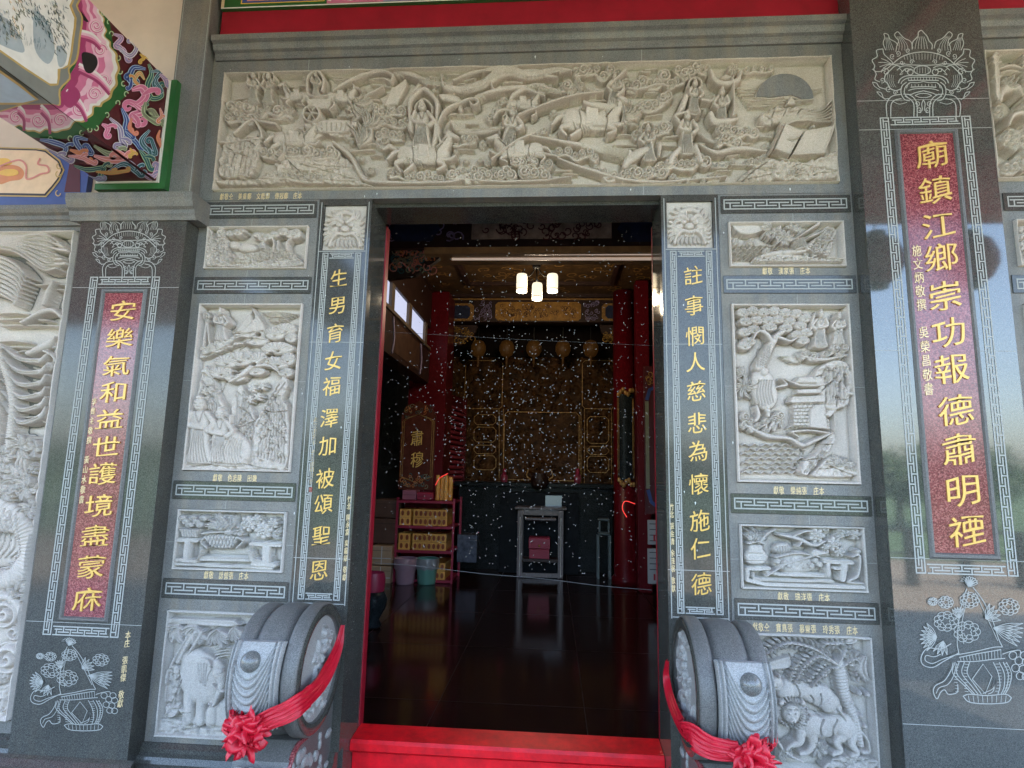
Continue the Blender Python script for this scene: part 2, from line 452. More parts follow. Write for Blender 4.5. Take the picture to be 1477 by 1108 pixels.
        s.limb([(tx-arm*sw*.8, y-ht*.76), (tx-arm*sw*1.1, y-ht*.6), (tx+arm*sw*.3, y-ht*.53)], [ht*.05, ht*.06, ht*.06], h*1.05, base)
        s.lines((tx-sw*.5, y-ht*.5), (x-sw*1.0, y-ht*.02), (tx+sw*.5, y-ht*.5), (x+sw*1.0, y-ht*.02), n, max(1.1, ht*.014), h*.28, ht*.02)
        s.groove([(tx-sw*.4, y-ht*.78), (tx+sw*.05, y-ht*.62), (tx+sw*.4, y-ht*.78)], max(1.1, ht*.013), h*.25)
        for q in (-1, 1): s.groove([(tx+q*hd*.28, y-ht*.905), (tx+q*hd*.62, y-ht*.91)], max(.9, hd*.13), h*.25, False)
        s.groove([(tx-hd*.25, y-ht*.86), (tx+hd*.25, y-ht*.86)], max(.9, hd*.11), h*.2, False)
    def beast(s, x, y, L, h, dr=1, base=0, run=True, neck=.55, tail=1, legs=.5):    # horse or deer, body centre (x, y)
        H = L*.2; f = dr
        s.limb([(x-f*L*.32, y-H*.1), (x, y+H*.05), (x+f*L*.3, y-H*.15)], [H*.95, H*.8, H], h, base)
        s.limb([(x+f*L*.3, y-H*.3), (x+f*L*.46, y-H*1.6*neck*1.6), (x+f*L*.5, y-H*2.2*neck*1.6)], [H*.75, H*.5, H*.36], h, base)
        s.limb([(x+f*L*.49, y-H*2.2*neck*1.6), (x+f*L*.66, y-H*1.75*neck*1.6)], [H*.38, H*.22], h*1.05, base)
        s.leaf(x+f*L*.47, y-H*2.4*neck*1.6, H*.6, H*.16, -1.9 if f > 0 else -1.2, h, base)
        k = legs*L
        if run:
            for (sx, e1, e2) in ((.3, (.5, .22), (.62, .1)), (.24, (.4, .5), (.28, .75)), (-.33, (-.5, .42), (-.42, .8)), (-.26, (-.2, .5), (-.34, .85))):
                s.limb([(x+f*L*sx, y+H*.3), (x+f*L*e1[0], y+k*e1[1]*1.1), (x+f*L*e2[0], y+k*e2[1]*1.1)], [H*.42, H*.22, H*.15], h*.9, base)
        else:
            for sx in (.3, .2, -.3, -.2):
                s.limb([(x+f*L*sx, y+H*.3), (x+f*L*(sx+.02), y+k*.5), (x+f*L*sx, y+k)], [H*.42, H*.24, H*.2], h*.9, base)
        s.poly([(x-f*L*.08, y-H*.95), (x+f*L*.12, y-H*.95), (x+f*L*.14, y+H*.35), (x-f*L*.10, y+H*.4)], h*.28, H*.2, base+h*.82)
        for q_ in (-.2, .24): s.groove([(x+f*L*q_, y-H*.8), (x+f*L*(q_+.03), y+H*.1), (x+f*L*q_, y+H*.85)], max(1.3, H*.06), h*.25)
        for q_ in range(7): s.groove([(x+f*L*(.30+.025*q_), y-H*(.5+.26*q_)*neck*1.2-H*.2), (x+f*L*(.25+.022*q_), y-H*(.35+.22*q_)*neck*1.2)], max(1.2, H*.07), h*.3, False)
        for q_ in range(6): s.groove([(x-f*L*(.30-.05*q_), y+H*(.3+.06*q_)), (x-f*L*(.26-.05*q_), y+H*(.75+.02*q_))], max(1.1, H*.05), h*.16, False)
        s.limb([(x-f*L*.4, y-H*.4), (x-f*L*.55, y-H*.2*tail), (x-f*L*.66, y+H*.5)], [H*.2, H*.26, H*.1], h*.8, base)
    def rock(s, pts, h, base=0, n=6, bev=9):
        s.poly(pts, h, bev, base, True, rough=h*.5)
        P = np.array(pts, float); c = P.mean(0)
        for k in range(n):
            a = P[s.rs.randint(len(P))]*.85+c*.15; b = c+s.rs.uniform(-.35, .35, 2)*(P.max(0)-P.min(0))
            s.groove([a, (a+b)/2+s.rs.uniform(-6, 6, 2), b], 2.2, h*.35)
    def water(s, x0, x1, y0, y1, nx, ny, h, base=0):
        for j in range(ny):
            for k in range(nx):
                x = x0+(x1-x0)*(k+.5*(j % 2)+s.rs.rand()*.3)/nx; y = y0+(y1-y0)*(j+.5)/ny; r = (x1-x0)/nx*.42
                s.limb([(x-r, y+r*.25), (x, y-r*.3), (x+r, y+r*.2)], r*.2, h, base)
    def fill(s, n, r, h=.7):                          # clouds, leaves and wisps over the part the photograph leaves out
        for k in range(n):
            i = s.rs.randint(s.nz), s.rs.randint(s.nx)
            if -20 < s.u[i] < 1497: continue
            a, b = s.A[i], s.B[i]; t = s.rs.rand(); R = r*s.rs.uniform(.7, 1.5)
            if t < .5: s.cloudrow(a-R, b, a+R, b, 3, R*.7, h)
            elif t < .8: s.fan(a, b, R*1.6, 0, 6.28, 7, R*.35, h)
            else: s.limb([(a-R*2, b), (a, b-R*.5), (a+R*2, b+R*.3)], R*.35, h*.7)
    def frame(s, wd, h, inset=0, gap=0):
        x0, x1, z0, z1 = s.r
        d = np.minimum(np.minimum(s.X-x0, x1-s.X), np.minimum(s.Z-z0, z1-s.Z))-inset
        e = np.clip(np.minimum(d, wd-d)/(wd*.3), 0, 1)
        s.H = np.where((d >= 0) & (d < wd), h*np.sqrt(1-(1-e)**2), s.H)
    def build(s, name, mtl, parent, depth, floor=0.0, grain=.0019, edge=True):
        if depth > .03: depth *= RD; floor *= RD
        x0, x1, z0, z1 = s.r
        i = np.nonzero(np.ones_like(s.H, bool))
        g = (s.vnoise(i, 5.0, 3)+.6*s.vnoise(i, 2.3, 9)).reshape(s.H.shape)
        H = np.clip(s.H, -.35, 3)
        def blur(A, k):
            for ax in (0, 1):
                for _ in range(2):
                    C = np.cumsum(np.pad(A, [(k+1, k) if ax == 0 else (0, 0), (k+1, k) if ax == 1 else (0, 0)], mode='edge'), axis=ax)
                    A = (C[2*k+1:] - C[:-2*k-1])/(2*k+1) if ax == 0 else (C[:, 2*k+1:] - C[:, :-2*k-1])/(2*k+1)
            return A
        kk = 4
        H = H+CRISP*(H-blur(H, kk))+.8*CRISP*(H-blur(H, 1)); H = np.clip(H, -.38, 1.9)
        H = np.where(H > 0, 1.12*(1-np.exp(-1.35*H))+.08*H, H)*depth+g*grain
        Y = s.y-H+floor
        nx, nz = s.nx, s.nz
        b = worldloc(parent)
        V = np.stack([s.X-b[0], Y-b[1], s.Z-b[2]], -1).reshape(-1, 3)*U
        q = np.arange(nx*nz).reshape(nz, nx)
        F = np.stack([q[:-1, :-1], q[:-1, 1:], q[1:, 1:], q[1:, :-1]], -1).reshape(-1, 4)
        # side walls back into the wall so the slab has thickness
        ring = np.concatenate([q[0, :], q[1:, -1], q[-1, -2::-1], q[-2:0:-1, 0]])
        Vb = V[ring].copy(); Vb[:, 1] = (s.y+.084-b[1])*U
        m = len(ring); k = np.arange(m); k2 = (k+1) % m
        Fs = np.stack([ring[k2], ring[k], nx*nz+k, nx*nz+k2], -1)
        V = np.vstack([V, Vb]); F = np.vstack([F, Fs])
        me = bpy.data.meshes.new(name); nv, nf = len(V), len(F)
        me.vertices.add(nv); me.vertices.foreach_set('co', V.ravel().astype(np.float32))
        me.loops.add(nf*4); me.loops.foreach_set('vertex_index', F.ravel().astype(np.int32))
        me.polygons.add(nf); me.polygons.foreach_set('loop_start', (np.arange(nf)*4).astype(np.int32))
        me.update(calc_edges=True); me.validate()
        me.polygons.foreach_set('use_smooth', np.ones(len(me.polygons), bool))
        o = bpy.data.objects.new(name, me); COL.objects.link(o); me.materials.append(mtl); o.parent = parent
        o['_w'] = [float(t) for t in b]
        return o

# ---------------------------------------------------------------- engraved lines, key patterns, lettering
class Etch:
    """engraved line work on a plane of constant Y, drawn in the coordinates of one photo crop"""
    def __init__(s, y, ox, oy, sc): s.y = y; s.o = (ox, oy, sc); s.mb = MB()
    n_ = 0
    def P(s, a, b): return onY(s.o[0]+a/s.o[2], s.o[1]+b/s.o[2], s.y-.0015-.00003*s.n_)
    def line(s, pts, wd=.007, sm=True, closed=False, n=6):
        s.n_ += 1                                  # every line a hair above the one before
        if sm: pts = smooth(pts, n, closed)
        else: pts = [np.array(p, float) for p in pts]
        if closed: pts = list(pts)+[pts[0]]
        s.mb.ribbon([s.P(*p) for p in pts], wd); return s
    def arc(s, cx, cy, rx, ry, a0=0, a1=6.2832, wd=.006, n=18):
        return s.line([(cx+rx*math.cos(a0+(a1-a0)*k/n), cy+ry*math.sin(a0+(a1-a0)*k/n)) for k in range(n+1)], wd, False)
    def spiral(s, cx, cy, r, turns=1.4, d=1, a0=0, wd=.006):
        n = int(14*turns)
        return s.line([(cx+r*(1-k/n*.85)*math.cos(a0+d*6.283*turns*k/n), cy+r*(1-k/n*.85)*math.sin(a0+d*6.283*turns*k/n)) for k in range(n+1)], wd, False)
def key_band(mb, x0, x1, z0, z1, y, n, wd, vertical=False, ends=True):
    """interlocking T fret between two rails"""
    if vertical: L0, L1, W0, W1 = z0, z1, x0, x1
    else: L0, L1, W0, W1 = x0, x1, z0, z1
    def R(a0, a1, b0, b1):
        if vertical: mb.rect(b0, b1, a0, a1, y)
        else: mb.rect(a0, a1, b0, b1, y)
    H = W1-W0; p = (L1-L0)/n
    R(L0, L1, W1-wd, W1); R(L0, L1, W0, W0+wd)
    if ends: R(L0, L0+wd, W0+wd, W1-wd); R(L1-wd, L1, W0+wd, W1-wd)
    for k in range(n):
        c = L0+p*(k+.27)                          # stands on the lower rail
        zt = W0+H*.64
        R(c-wd/2, c+wd/2, W0+wd, zt-wd/2); R(max(L0+wd*1.6, c-p*.40), min(L1-wd*1.6, c+p*.40), zt-wd/2, zt+wd/2)
        c = L0+p*(k+.77)                          # hangs from the upper rail
        zt = W0+H*.36
        R(c-wd/2, c+wd/2, zt+wd/2, W1-wd); R(max(L0+wd*1.6, c-p*.40), min(L1-wd*1.6, c+p*.40), zt-wd/2, zt+wd/2)
def key_frame(mb, x0, x1, z0, z1, t, y, nv, nh, wd):
    key_band(mb, x0, x0+t, z0, z1, y, nv, wd, True)
    key_band(mb, x1-t, x1, z0, z1, y, nv, wd, True)
    key_band(mb, x0+t+wd, x1-t-wd, z0, z0+t, y, nh, wd, False, False)
    key_band(mb, x0+t+wd, x1-t-wd, z1-t, z1, y, nh, wd, False, False)
_glyph = {}
def glyph(ch, bold):
    k = (ch, bold)
    if k in _glyph: return _glyph[k]
    cu = bpy.data.curves.new('g', 'FONT'); cu.body = ch; cu.size = 1; cu.resolution_u = 5
    ob = bpy.data.objects.new('g', cu); COL.objects.link(ob)
    dg = bpy.context.evaluated_depsgraph_get(); me = ob.evaluated_get(dg).to_mesh()
    V = np.array([v.co[:2] for v in me.vertices]) if len(me.vertices) else np.zeros((0, 2))
    F = [tuple(p.vertices) for p in me.polygons]
    ob.evaluated_get(dg).to_mesh_clear(); bpy.data.objects.remove(ob); bpy.data.curves.remove(cu)
    if len(V):
        c = (V.max(0)+V.min(0))/2; V = (V-c)/.92
    _glyph[k] = (V, F); return _glyph[k]
def write(mb, ch, x, z, w_, h_, y, bold=.012, slant=.1, thick=.004):
    """one character centred at (x, z), w_ by h_, raised from plane y; strokes rise to the right as brush writing does"""
    V, F = glyph(ch, bold)
    if not len(V): return
    a = V[:, 0]*w_; b = V[:, 1]*h_+slant*V[:, 0]*w_ + .04*h_*np.sin(V[:, 0]*5+V[:, 1]*3)
    n = len(V)
    top = [(x+p, y-thick, z+q) for p, q in zip(a, b)]; bot = [(x+p, y, z+q) for p, q in zip(a, b)]
    ed = {}
    for f in F:
        for i in range(len(f)):
            e = (f[i], f[(i+1) % len(f)]); ed[e] = 1
    side = [(e[1], e[0], e[0]+n, e[1]+n) for e in ed if (e[1], e[0]) not in ed]
    mb.add(top+bot, list(F)+side)
# ---------------------------------------------------------------- the doorway wall and its carved panels
def slab(mb, x0, x1, z0, z1, y0, y1, holes):
    """stone slab from y0 (front) to y1 with rectangular openings"""
    xs = sorted({x0, x1}|{h[0] for h in holes}|{h[1] for h in holes}); zs = sorted({z0, z1}|{h[2] for h in holes}|{h[3] for h in holes})
    def hole(a, b): return any(h[0] < a < h[1] and h[2] < b < h[3] for h in holes)
    for i in range(len(xs)-1):
        j = 0
        while j < len(zs)-1:
            xm = (xs[i]+xs[i+1])/2
            if hole(xm, (zs[j]+zs[j+1])/2): j += 1; continue
            k = j
            while k+1 < len(zs)-1 and not hole(xm, (zs[k+1]+zs[k+2])/2): k += 1
            mb.rect(xs[i], xs[i+1], zs[j], zs[k+1], y0); j = k+1
    for (a, b, c, d) in holes:                      # reveals of the openings
        mb.add([(a, y0, c), (a, y1, c), (a, y1, d), (a, y0, d)], [(0, 1, 2, 3)]); mb.add([(b, y0, c), (b, y0, d), (b, y1, d), (b, y1, c)], [(0, 1, 2, 3)])
        mb.add([(a, y0, c), (b, y0, c), (b, y1, c), (a, y1, c)], [(0, 1, 2, 3)]); mb.add([(a, y0, d), (a, y1, d), (b, y1, d), (b, y0, d)], [(0, 1, 2, 3)])
        mb.add([(a, y1, c), (b, y1, c), (b, y1, d), (a, y1, d)], [(0, 1, 2, 3)])
    mb.add([(x0, y0, z0), (x0, y0, z1), (x0, y1, z1), (x0, y1, z0)], [(0, 1, 2, 3)]); mb.add([(x1, y0, z0), (x1, y1, z0), (x1, y1, z1), (x1, y0, z1)], [(0, 1, 2, 3)])
    mb.add([(x0, y0, z0), (x0, y1, z0), (x1, y1, z0), (x1, y0, z0)], [(0, 1, 2, 3)]); mb.add([(x0, y0, z1), (x1, y0, z1), (x1, y1, z1), (x0, y1, z1)], [(0, 1, 2, 3)])
PX0, PX1 = 1.511, 2.296
PZ = {'p1': (3.041, 3.378), 'p2': (1.568, 2.784), 'p3': (.895, 1.307), 'p4': (-.165, .636)}
BZ = [(3.468, 3.545), (2.884, 2.958), (1.398, 1.472), (.735, .812)]
wall = thing('temple_front', 'grey granite wall around the open doorway, carved with relief panels and a long frieze', 'temple front', (0, 0, -.62))
for sgn in (-1, 1):
    mb = MB(); holes = []
    X = lambda a, b: (min(sgn*a, sgn*b), max(sgn*a, sgn*b))
    for k, (z0, z1) in PZ.items(): holes.append((*X(PX0, PX1), z0, z1))
    slab(mb, *X(1.452, 2.40), -.2, 3.585, 0, .085, holes)
    mb.build('panel_surround', M['honed'], wall)
    mb = MB(); slab(mb, *X(1.052, 1.449), -.2, 3.585, -.004, .085, [(*X(1.09, 1.412), 3.188, 3.54)]); mb.build('couplet_slab', M['polished'], wall)
    mb = MB(); mb.box(*X(1.054, 1.25), .0855, .39, -.62, 3.557); mb.build('door_jamb', M['jamb'], wall)
    mb = MB(); mb.box(*X(1.046 if sgn < 0 else 1.06, 1.25), .392, .47, -.45, 3.54); mb.build('door_frame', M['redboard'], wall)
mb = MB(); slab(mb, -2.40, 2.40, 3.588, 4.80, 0, .085, [(-2.289, 2.289, 3.656, 4.641)]); mb.build('lintel_slab', M['honed'], wall)
mb = MB(); mb.box(-1.25, 1.25, .0855, .39, 3.557, 3.75); mb.build('lintel_soffit', M['polished'], wall)
mb = MB(); mb.box(-5.6, -1.252, .0895, .385, -.62, 6.3); mb.box(1.252, 5.6, .0895, .385, -.62, 6.3); mb.box(-1.25, 1.25, .0895, .385, 3.752, 6.3); mb.build('wall_core', M['honed'], wall)
mb = MB()                                              # stepped cornice over the frieze
mb.prism([(.05, 4.745), (-.02, 4.745), (-.035, 4.762), (-.035, 4.79), (-.06, 4.80), (-.075, 4.83), (-.075, 4.845), (-.105, 4.855), (-.105, 4.90), (.05, 4.90)], -2.365, 2.365, 'x'); mb.build('cornice', M['honed'], wall)
mb = MB()
for sgn in (-1, 1):                                    # moulded plinth under the panels
    X = sorted((sgn*1.072, sgn*2.40))
    mb = MB(); mb.prism([(.05, -.2), (-.015, -.2), (-.035, -.225), (-.035, -.25), (-.06, -.265), (-.075, -.30), (-.10, -.31), (-.10, -.36), (-.075, -.38), (-.075, -.44), (-.12, -.47), (-.12, -.62), (.05, -.62)], X[0], X[1], 'x'); mb.build('plinth', M['polished'], wall)
for sgn in (-1, 1):
    for (z0, z1) in BZ:
        mb = MB(); xa, xb = sorted((sgn*1.468, sgn*2.352)); mb.box(xa, xb, -.008, -.0005, z0-.027, z1+.027, .0035)
        bnd = mb.build('meander_band', M['polished'], wall)
        mb = MB(); xa, xb = sorted((sgn*1.486, sgn*2.328)); key_band(mb, xa, xb, z0, z1, -.0095, 5, .0088); mb.build('key_pattern', M['etch'], bnd)
def panel(sgn, k, res=.0042, y=0, dep=.062):
    z0, z1 = PZ[k]; a, b = sorted((sgn*PX0, sgn*PX1))
    return Relief(a+.002, b-.002, z0+.002, z1-.002, y, res)

# --- upper left: trees over a stream
r = panel(-1, 'p1'); r.crop(280, 310, 8.206)
r.rock([(140, 600), (150, 400), (190, 260), (210, 180), (260, 300), (300, 180), (370, 170), (390, 400), (400, 560), (300, 600)], .75, n=9)
r.lines((240, 260), (230, 540), (380, 200), (370, 500), 5, 9, .16)
for (x, y, a, b) in ((430, 230, 60, 40), (520, 220, 70, 45), (570, 200, 60, 32), (760, 250, 62, 36), (880, 270, 80, 45), (960, 240, 70, 45), (1060, 210, 90, 52), (1180, 240, 100, 60), (1220, 210, 50, 40)):
    r.pad(x, y, a, b, .95, .1, 8)
r.limb([(940, 440), (960, 350), (930, 280)], [18, 14, 10], .85); r.limb([(1120, 430), (1110, 350), (1160, 290)], [20, 15, 10], .9); r.limb([(990, 420), (1010, 320)], [14, 10], .8)
r.figure(820, 420, 190, .9, .1); r.blob(460, 350, 80, 55, .5); r.blob(620, 380, 130, 60, .45)
r.rock([(450, 560), (600, 470), (760, 440), (900, 390), (1100, 420), (1240, 520), (1230, 610), (140, 615), (140, 580)], .55, n=4)
for k in range(6): r.ridge([(450, 500+k*14), (640, 505+k*12), (800, 450+k*18), (930, 400+k*16)], 7, .28)
for k in range(5): r.ridge([(960, 470+k*18), (1050, 430+k*16), (1120, 420+k*20)], 7, .28)
r.clouds([(190, 540), (260, 570), (330, 500), (390, 470), (400, 530), (560, 580), (900, 570), (1180, 500), (1200, 570)], 40, .75)
r.frame(.016, .66); r.build('relief_panel', M['carved'], wall, .055, .034)
# --- upper right: rocks, blossom and a fenced path
r = panel(1, 'p1'); r.crop(1040, 310, 7.774)
r.poly([(120, 130), (220, 210), (380, 215), (470, 180), (560, 110), (130, 105)], .45, 20, 0, True)
r.limb([(120, 140), (180, 205), (300, 225), (400, 200), (470, 170)], [6, 9, 12, 10, 6], .7)
for (x, y) in ((340, 300), (160, 300)): r.curl(x, y, 46, .7)
r.fan(560, 180, 110, 1.2, 4.4, 8, 26, .85); r.fan(620, 220, 80, 0, 6.28, 7, 26, .95, .1); r.fan(700, 260, 100, 0, 6.28, 9, 28, .9, .1); r.fan(800, 180, 100, 3.2, 6.3, 8, 22, .8)
r.limb([(860, 260), (960, 190), (1080, 115)], [8, 16, 22], 1.0); r.limb([(960, 270), (1080, 220), (1180, 160)], [9, 18, 24], .9)
r.rock([(930, 380), (1000, 300), (1080, 240), (1200, 150), (1290, 190), (1250, 300), (1200, 470), (1120, 460), (1000, 430)], .9, n=12, bev=24)
for k in range(5): r.limb([(790+k*28, 290-k*6), (870+k*22, 385-k*2)], 8, .8)
r.limb([(760, 310), (860, 262)], 9, .9); r.limb([(830, 400), (930, 370)], 11, .9)
r.water(140, 800, 330, 500, 9, 5, .35); r.limb([(440, 470), (560, 440), (760, 420), (960, 400)], [20, 40, 40, 26], .6)
r.rock([(360, 520), (380, 480), (520, 460), (800, 440), (1000, 470), (1380, 510), (1380, 525), (360, 526)], .5, n=6)
r.clouds([(400, 500), (510, 410), (700, 430), (960, 450), (1040, 440), (1220, 330), (1270, 250)], 34, .7)
r.limb([(1190, 480), (1380, 500)], 12, .6); r.lines((1100, 170), (980, 420), (1260, 180), (1150, 460), 8, 8, .2)
r.frame(.016, .66); r.build('relief_panel', M['carved'], wall, .055, .034)
# --- middle left: cliffs, pine boughs, three robed figures
r = panel(-1, 'p2', .0038); r.crop(230, 270, 2.578)
r.rock([(150, 640), (160, 600), (220, 570), (290, 540), (350, 480), (330, 430), (400, 530), (395, 590), (300, 585), (230, 610)], .5, n=5)
for k in range(6): r.ridge([(160, 625-k*6), (250, 590-k*4), (340, 545+k*3), (390, 540+k*5)], 3, .2)
r.poly([(340, 470), (352, 440), (300, 500), (270, 540), (360, 555)], .35, 14)
for (x0, y0, x1, y1, n) in ((380, 466, 510, 472, 4), (400, 490, 470, 492, 3)):
    for k in range(n): r.limb([(x0+k*9, y0+k*5), ((x0+x1)/2, y0+k*5-2), (x1-k*12, y1+k*5)], 2.6, .35)
r.figure(232, 575, 120, .95, .12, 0, 1); r.clouds([(178, 500), (190, 590), (160, 600), (215, 585), (176, 480)], 14, .7)
for (x, y, a, b) in ((430, 545, 42, 26), (470, 530, 42, 24), (490, 560, 24, 22), (300, 640, 58, 28), (330, 632, 24, 24), (250, 650, 48, 26), (380, 640, 50, 30), (230, 690, 48, 24), (280, 705, 40, 22), (440, 655, 46, 26), (478, 640, 30, 26), (470, 690, 30, 20), (360, 685, 36, 18), (440, 600, 62, 26)):
    r.pad(x, y, a, b, .72, .18, 9)
r.limb([(270, 725), (310, 700), (350, 668), (390, 640), (430, 615)], [5, 9, 11, 8, 5], .75, .35); r.limb([(350, 668), (410, 665), (450, 690)], [7, 7, 4], .7, .35); r.limb([(300, 705), (290, 690)], [6, 4], .7, .35)
for (x, y) in ((405, 628), (420, 622), (280, 695), (298, 690), (370, 550), (330, 590), (355, 660)): r.blob(x, y, 7, 8, -1.2); r.groove([(x-4, y), (x+4, y)], 8, .9, False)
r.rock([(140, 1035), (125, 900), (135, 800), (150, 700), (165, 660), (195, 690), (215, 760), (250, 830), (270, 900), (260, 1000)], .5, n=9)
r.lines((160, 690), (140, 960), (200, 720), (250, 900), 8, 4, .14)
r.rock([(270, 900), (265, 800), (290, 740), (310, 740), (335, 800), (360, 870), (400, 1040), (300, 1040)], .42, n=9); r.lines((285, 760), (275, 960), (330, 800), (370, 980), 8, 4, .15)
r.rock([(360, 1045), (350, 900), (380, 830), (420, 760), (450, 705), (475, 710), (480, 740), (460, 790), (480, 830), (475, 1045)], .62, n=8); r.lines((400, 770), (360, 1000), (470, 780), (470, 1030), 9, 4, .14)
for (x, y) in ((350, 750), (370, 780), (385, 740), (340, 790), (410, 890), (385, 870), (380, 920), (430, 880), (450, 980), (395, 985), (425, 940), (460, 900), (170, 760), (188, 755)): r.rosette(x, y, 15, 5, .35, .5)
r.figure(152, 1025, 240, .8, .4, 0, 1, n=6); r.figure(225, 1030, 205, .8, .4, .02, 1, n=6)
r.limb([(240, 860), (262, 880), (272, 850)], [5, 9, 5], .5, .5)
r.poly([(215, 1035), (240, 930), (275, 900), (320, 930), (345, 975), (330, 1030), (300, 1045)], .75, 30, .15, True, rough=.2); r.lines((250, 930), (230, 1030), (320, 940), (320, 1030), 8, 3, .1, 12)
r.rock([(92, 1040), (100, 1010), (200, 1015), (330, 1030), (470, 1040), (470, 1052), (92, 1050)], .55, n=3)
r.frame(.018, .66); r.build('relief_panel', M['carved'], wall, .060, .038)
# --- middle right: scalloped pine, tower, figures on clouds, river
r = panel(1, 'p2', .0038); r.crop(940, 270, 2.578)
for (x, y) in ((340, 468), (375, 462), (415, 466), (455, 462), (495, 468), (535, 472), (570, 488), (350, 500), (390, 495), (432, 496), (472, 492), (512, 500), (552, 515), (345, 540), (380, 530), (360, 575), (345, 590), (440, 520), (540, 550), (560, 570), (575, 540), (500, 525)):
    r.pad(x, y, 27, 19, .75, .15, 7)
r.limb([(400, 670), (430, 610), (460, 560), (490, 535)], [22, 17, 14, 9], .85, .15, rib=.05, ribl=9); r.limb([(450, 580), (420, 545), (390, 540), (370, 575)], [11, 9, 7, 4], .85, .2); r.limb([(470, 560), (510, 575), (540, 560)], [9, 6, 4], .8, .2); r.limb([(420, 540), (410, 520)], [6, 4], .7, .2)
r.lines((400, 600), (385, 670), (440, 590), (430, 665), 5, 3, .15)
for k in range(6): r.limb([(480+k*8, 628+k*5), (540, 630+k*4), (600-k*9, 628+k*5)], 2.2, .25)
r.figure(625, 598, 135, .85, .2, 0, -1, n=6); r.figure(692, 590, 118, .85, .2, 0, -1)
r.limb([(600, 475), (596, 500), (590, 530)], [4, 9, 5], .7, .2); r.clouds([(575, 620), (600, 632), (640, 625), (680, 600), (700, 622), (715, 600), (560, 625)], 17, .9); r.limb([(560, 630), (640, 642), (720, 626)], [7, 10, 6], .75)
# tower
r.poly([(525, 785), (655, 775), (668, 905), (525, 890)], .45, 8); 
for k in range(8):
    r.groove([(527, 797+k*13), (660, 790+k*14)], 1.6, .14, False)
    for j in range(7): r.groove([(535+j*18+(k % 2)*9, 797+k*13), (535+j*18+(k % 2)*9, 810+k*13)], 1.4, .12, False)
r.poly([(585, 895), (587, 830), (605, 808), (640, 806), (650, 830), (655, 902)], .62, 5); r.poly([(597, 893), (598, 838), (612, 818), (635, 817), (643, 836), (645, 898)], .2, 5, .0)
r.H[:] = r.H
r.poly([(505, 800), (520, 778), (650, 772), (668, 790), (660, 802), (520, 806)], .7, 6); r.poly([(535, 770), (540, 750), (640, 745), (648, 768)], .5, 6); r.limb([(490, 715), (540, 735), (580, 738), (640, 735), (670, 715)], [4, 7, 8, 7, 4], .75); r.poly([(520, 735), (545, 705), (600, 700), (640, 733)], .55, 12)
r.limb([(520, 910), (590, 905), (660, 915)], 6, .6); r.limb([(520, 912), (545, 930)], 5, .6)
# cloaked rider on a cloud
r.poly([(370, 700), (400, 680), (440, 690), (462, 730), (470, 790), (440, 830), (400, 825), (372, 770)], .75, 26, .1, True); r.blob(415, 690, 20, 22, 1.0, 0, .1); r.lines((390, 720), (395, 820), (450, 720), (455, 800), 6, 3, .16, 8); r.limb([(390, 820), (395, 850), (385, 870)], 10, .8); r.limb([(430, 820), (432, 850)], 10, .8); r.blob(430, 832, 12, 14, .9)
r.fan(345, 740, 52, 0, 6.28, 9, 10, .6); r.fan(340, 700, 40, 2.5, 5, 6, 9, .6); r.limb([(462, 745), (500, 735), (480, 715)], [5, 8, 4], .7)
r.clouds([(345, 855), (370, 870), (395, 885), (425, 870), (455, 860), (475, 850), (340, 885), (480, 875), (425, 905), (370, 895), (455, 890)], 17, .85); r.limb([(345, 885), (430, 925), (510, 935), (560, 960), (600, 945), (670, 915)], [8, 12, 9, 11, 9, 5], .75)
r.rock([(640, 820), (625, 760), (600, 700), (640, 655), (700, 640), (730, 660), (745, 720), (735, 800), (690, 830)], .62, n=9); r.lines((640, 680), (640, 800), (720, 670), (720, 800), 6, 5, .15); r.poly([(635, 850), (655, 825), (690, 828), (660, 860)], .8, 8); r.poly([(715, 770), (722, 755), (752, 765), (748, 780)], .8, 6)
r.groove([(720, 700), (722, 740)], 6, .5); r.limb([(675, 830), (680, 880), (678, 950)], 3, .5)
r.rock([(545, 1060), (560, 1020), (610, 985), (640, 940), (672, 910), (680, 950), (640, 1000), (600, 1050), (575, 1075)], .75, n=6); r.lines((650, 930), (560, 1060), (670, 940), (600, 1060), 4, 3, .15)
r.rock([(610, 1050), (650, 1010), (700, 1005), (768, 1050), (768, 1078), (600, 1078)], .4, n=4); r.fan(690, 1040, 45, 3.2, 6.2, 9, 9, .5, .1); r.fan(740, 1050, 35, 3.4, 6.2, 7, 8, .5, .1)
r.water(345, 570, 950, 1070, 6, 7, .22); r.water(520, 680, 880, 905, 4, 1, .2)
r.frame(.018, .66); r.build('relief_panel', M['carved'], wall, .060, .038)
# --- lower left: flower bowls on stands
r = panel(-1, 'p3'); r.crop(200, 680, 2.5886)
def tab(r, pts, w=8, h=.75): r.limb(pts, w, h, 0, False, flat=.4)
tab(r, [(152, 255), (225, 258)]); tab(r, [(188, 258), (182, 320)], 13); tab(r, [(150, 330), (215, 335)]); tab(r, [(140, 345), (500, 362)], 6, .6); tab(r, [(230, 325), (420, 330)], 10, .5)
tab(r, [(425, 270), (540, 275)]); tab(r, [(480, 275), (478, 335)], 16); tab(r, [(420, 300), (425, 330), (470, 340)], 8); tab(r, [(430, 345), (510, 350)], 9)
r.poly([(152, 210), (232, 215), (222, 250), (165, 248)], .75, 7); 
for k in range(7): r.groove([(162+k*10, 213), (166+k*9, 247)], 2.5, .25, False)
for k in range(7): r.pad(165+k*13, 175+(k % 3)*12, 17, 13, .8, .05, 6)
r.poly([(250, 235), (375, 238), (368, 270), (345, 290), (285, 288), (258, 268)], .9, 14, 0, True); r.limb([(245, 232), (312, 226), (385, 236)], 6, .95)
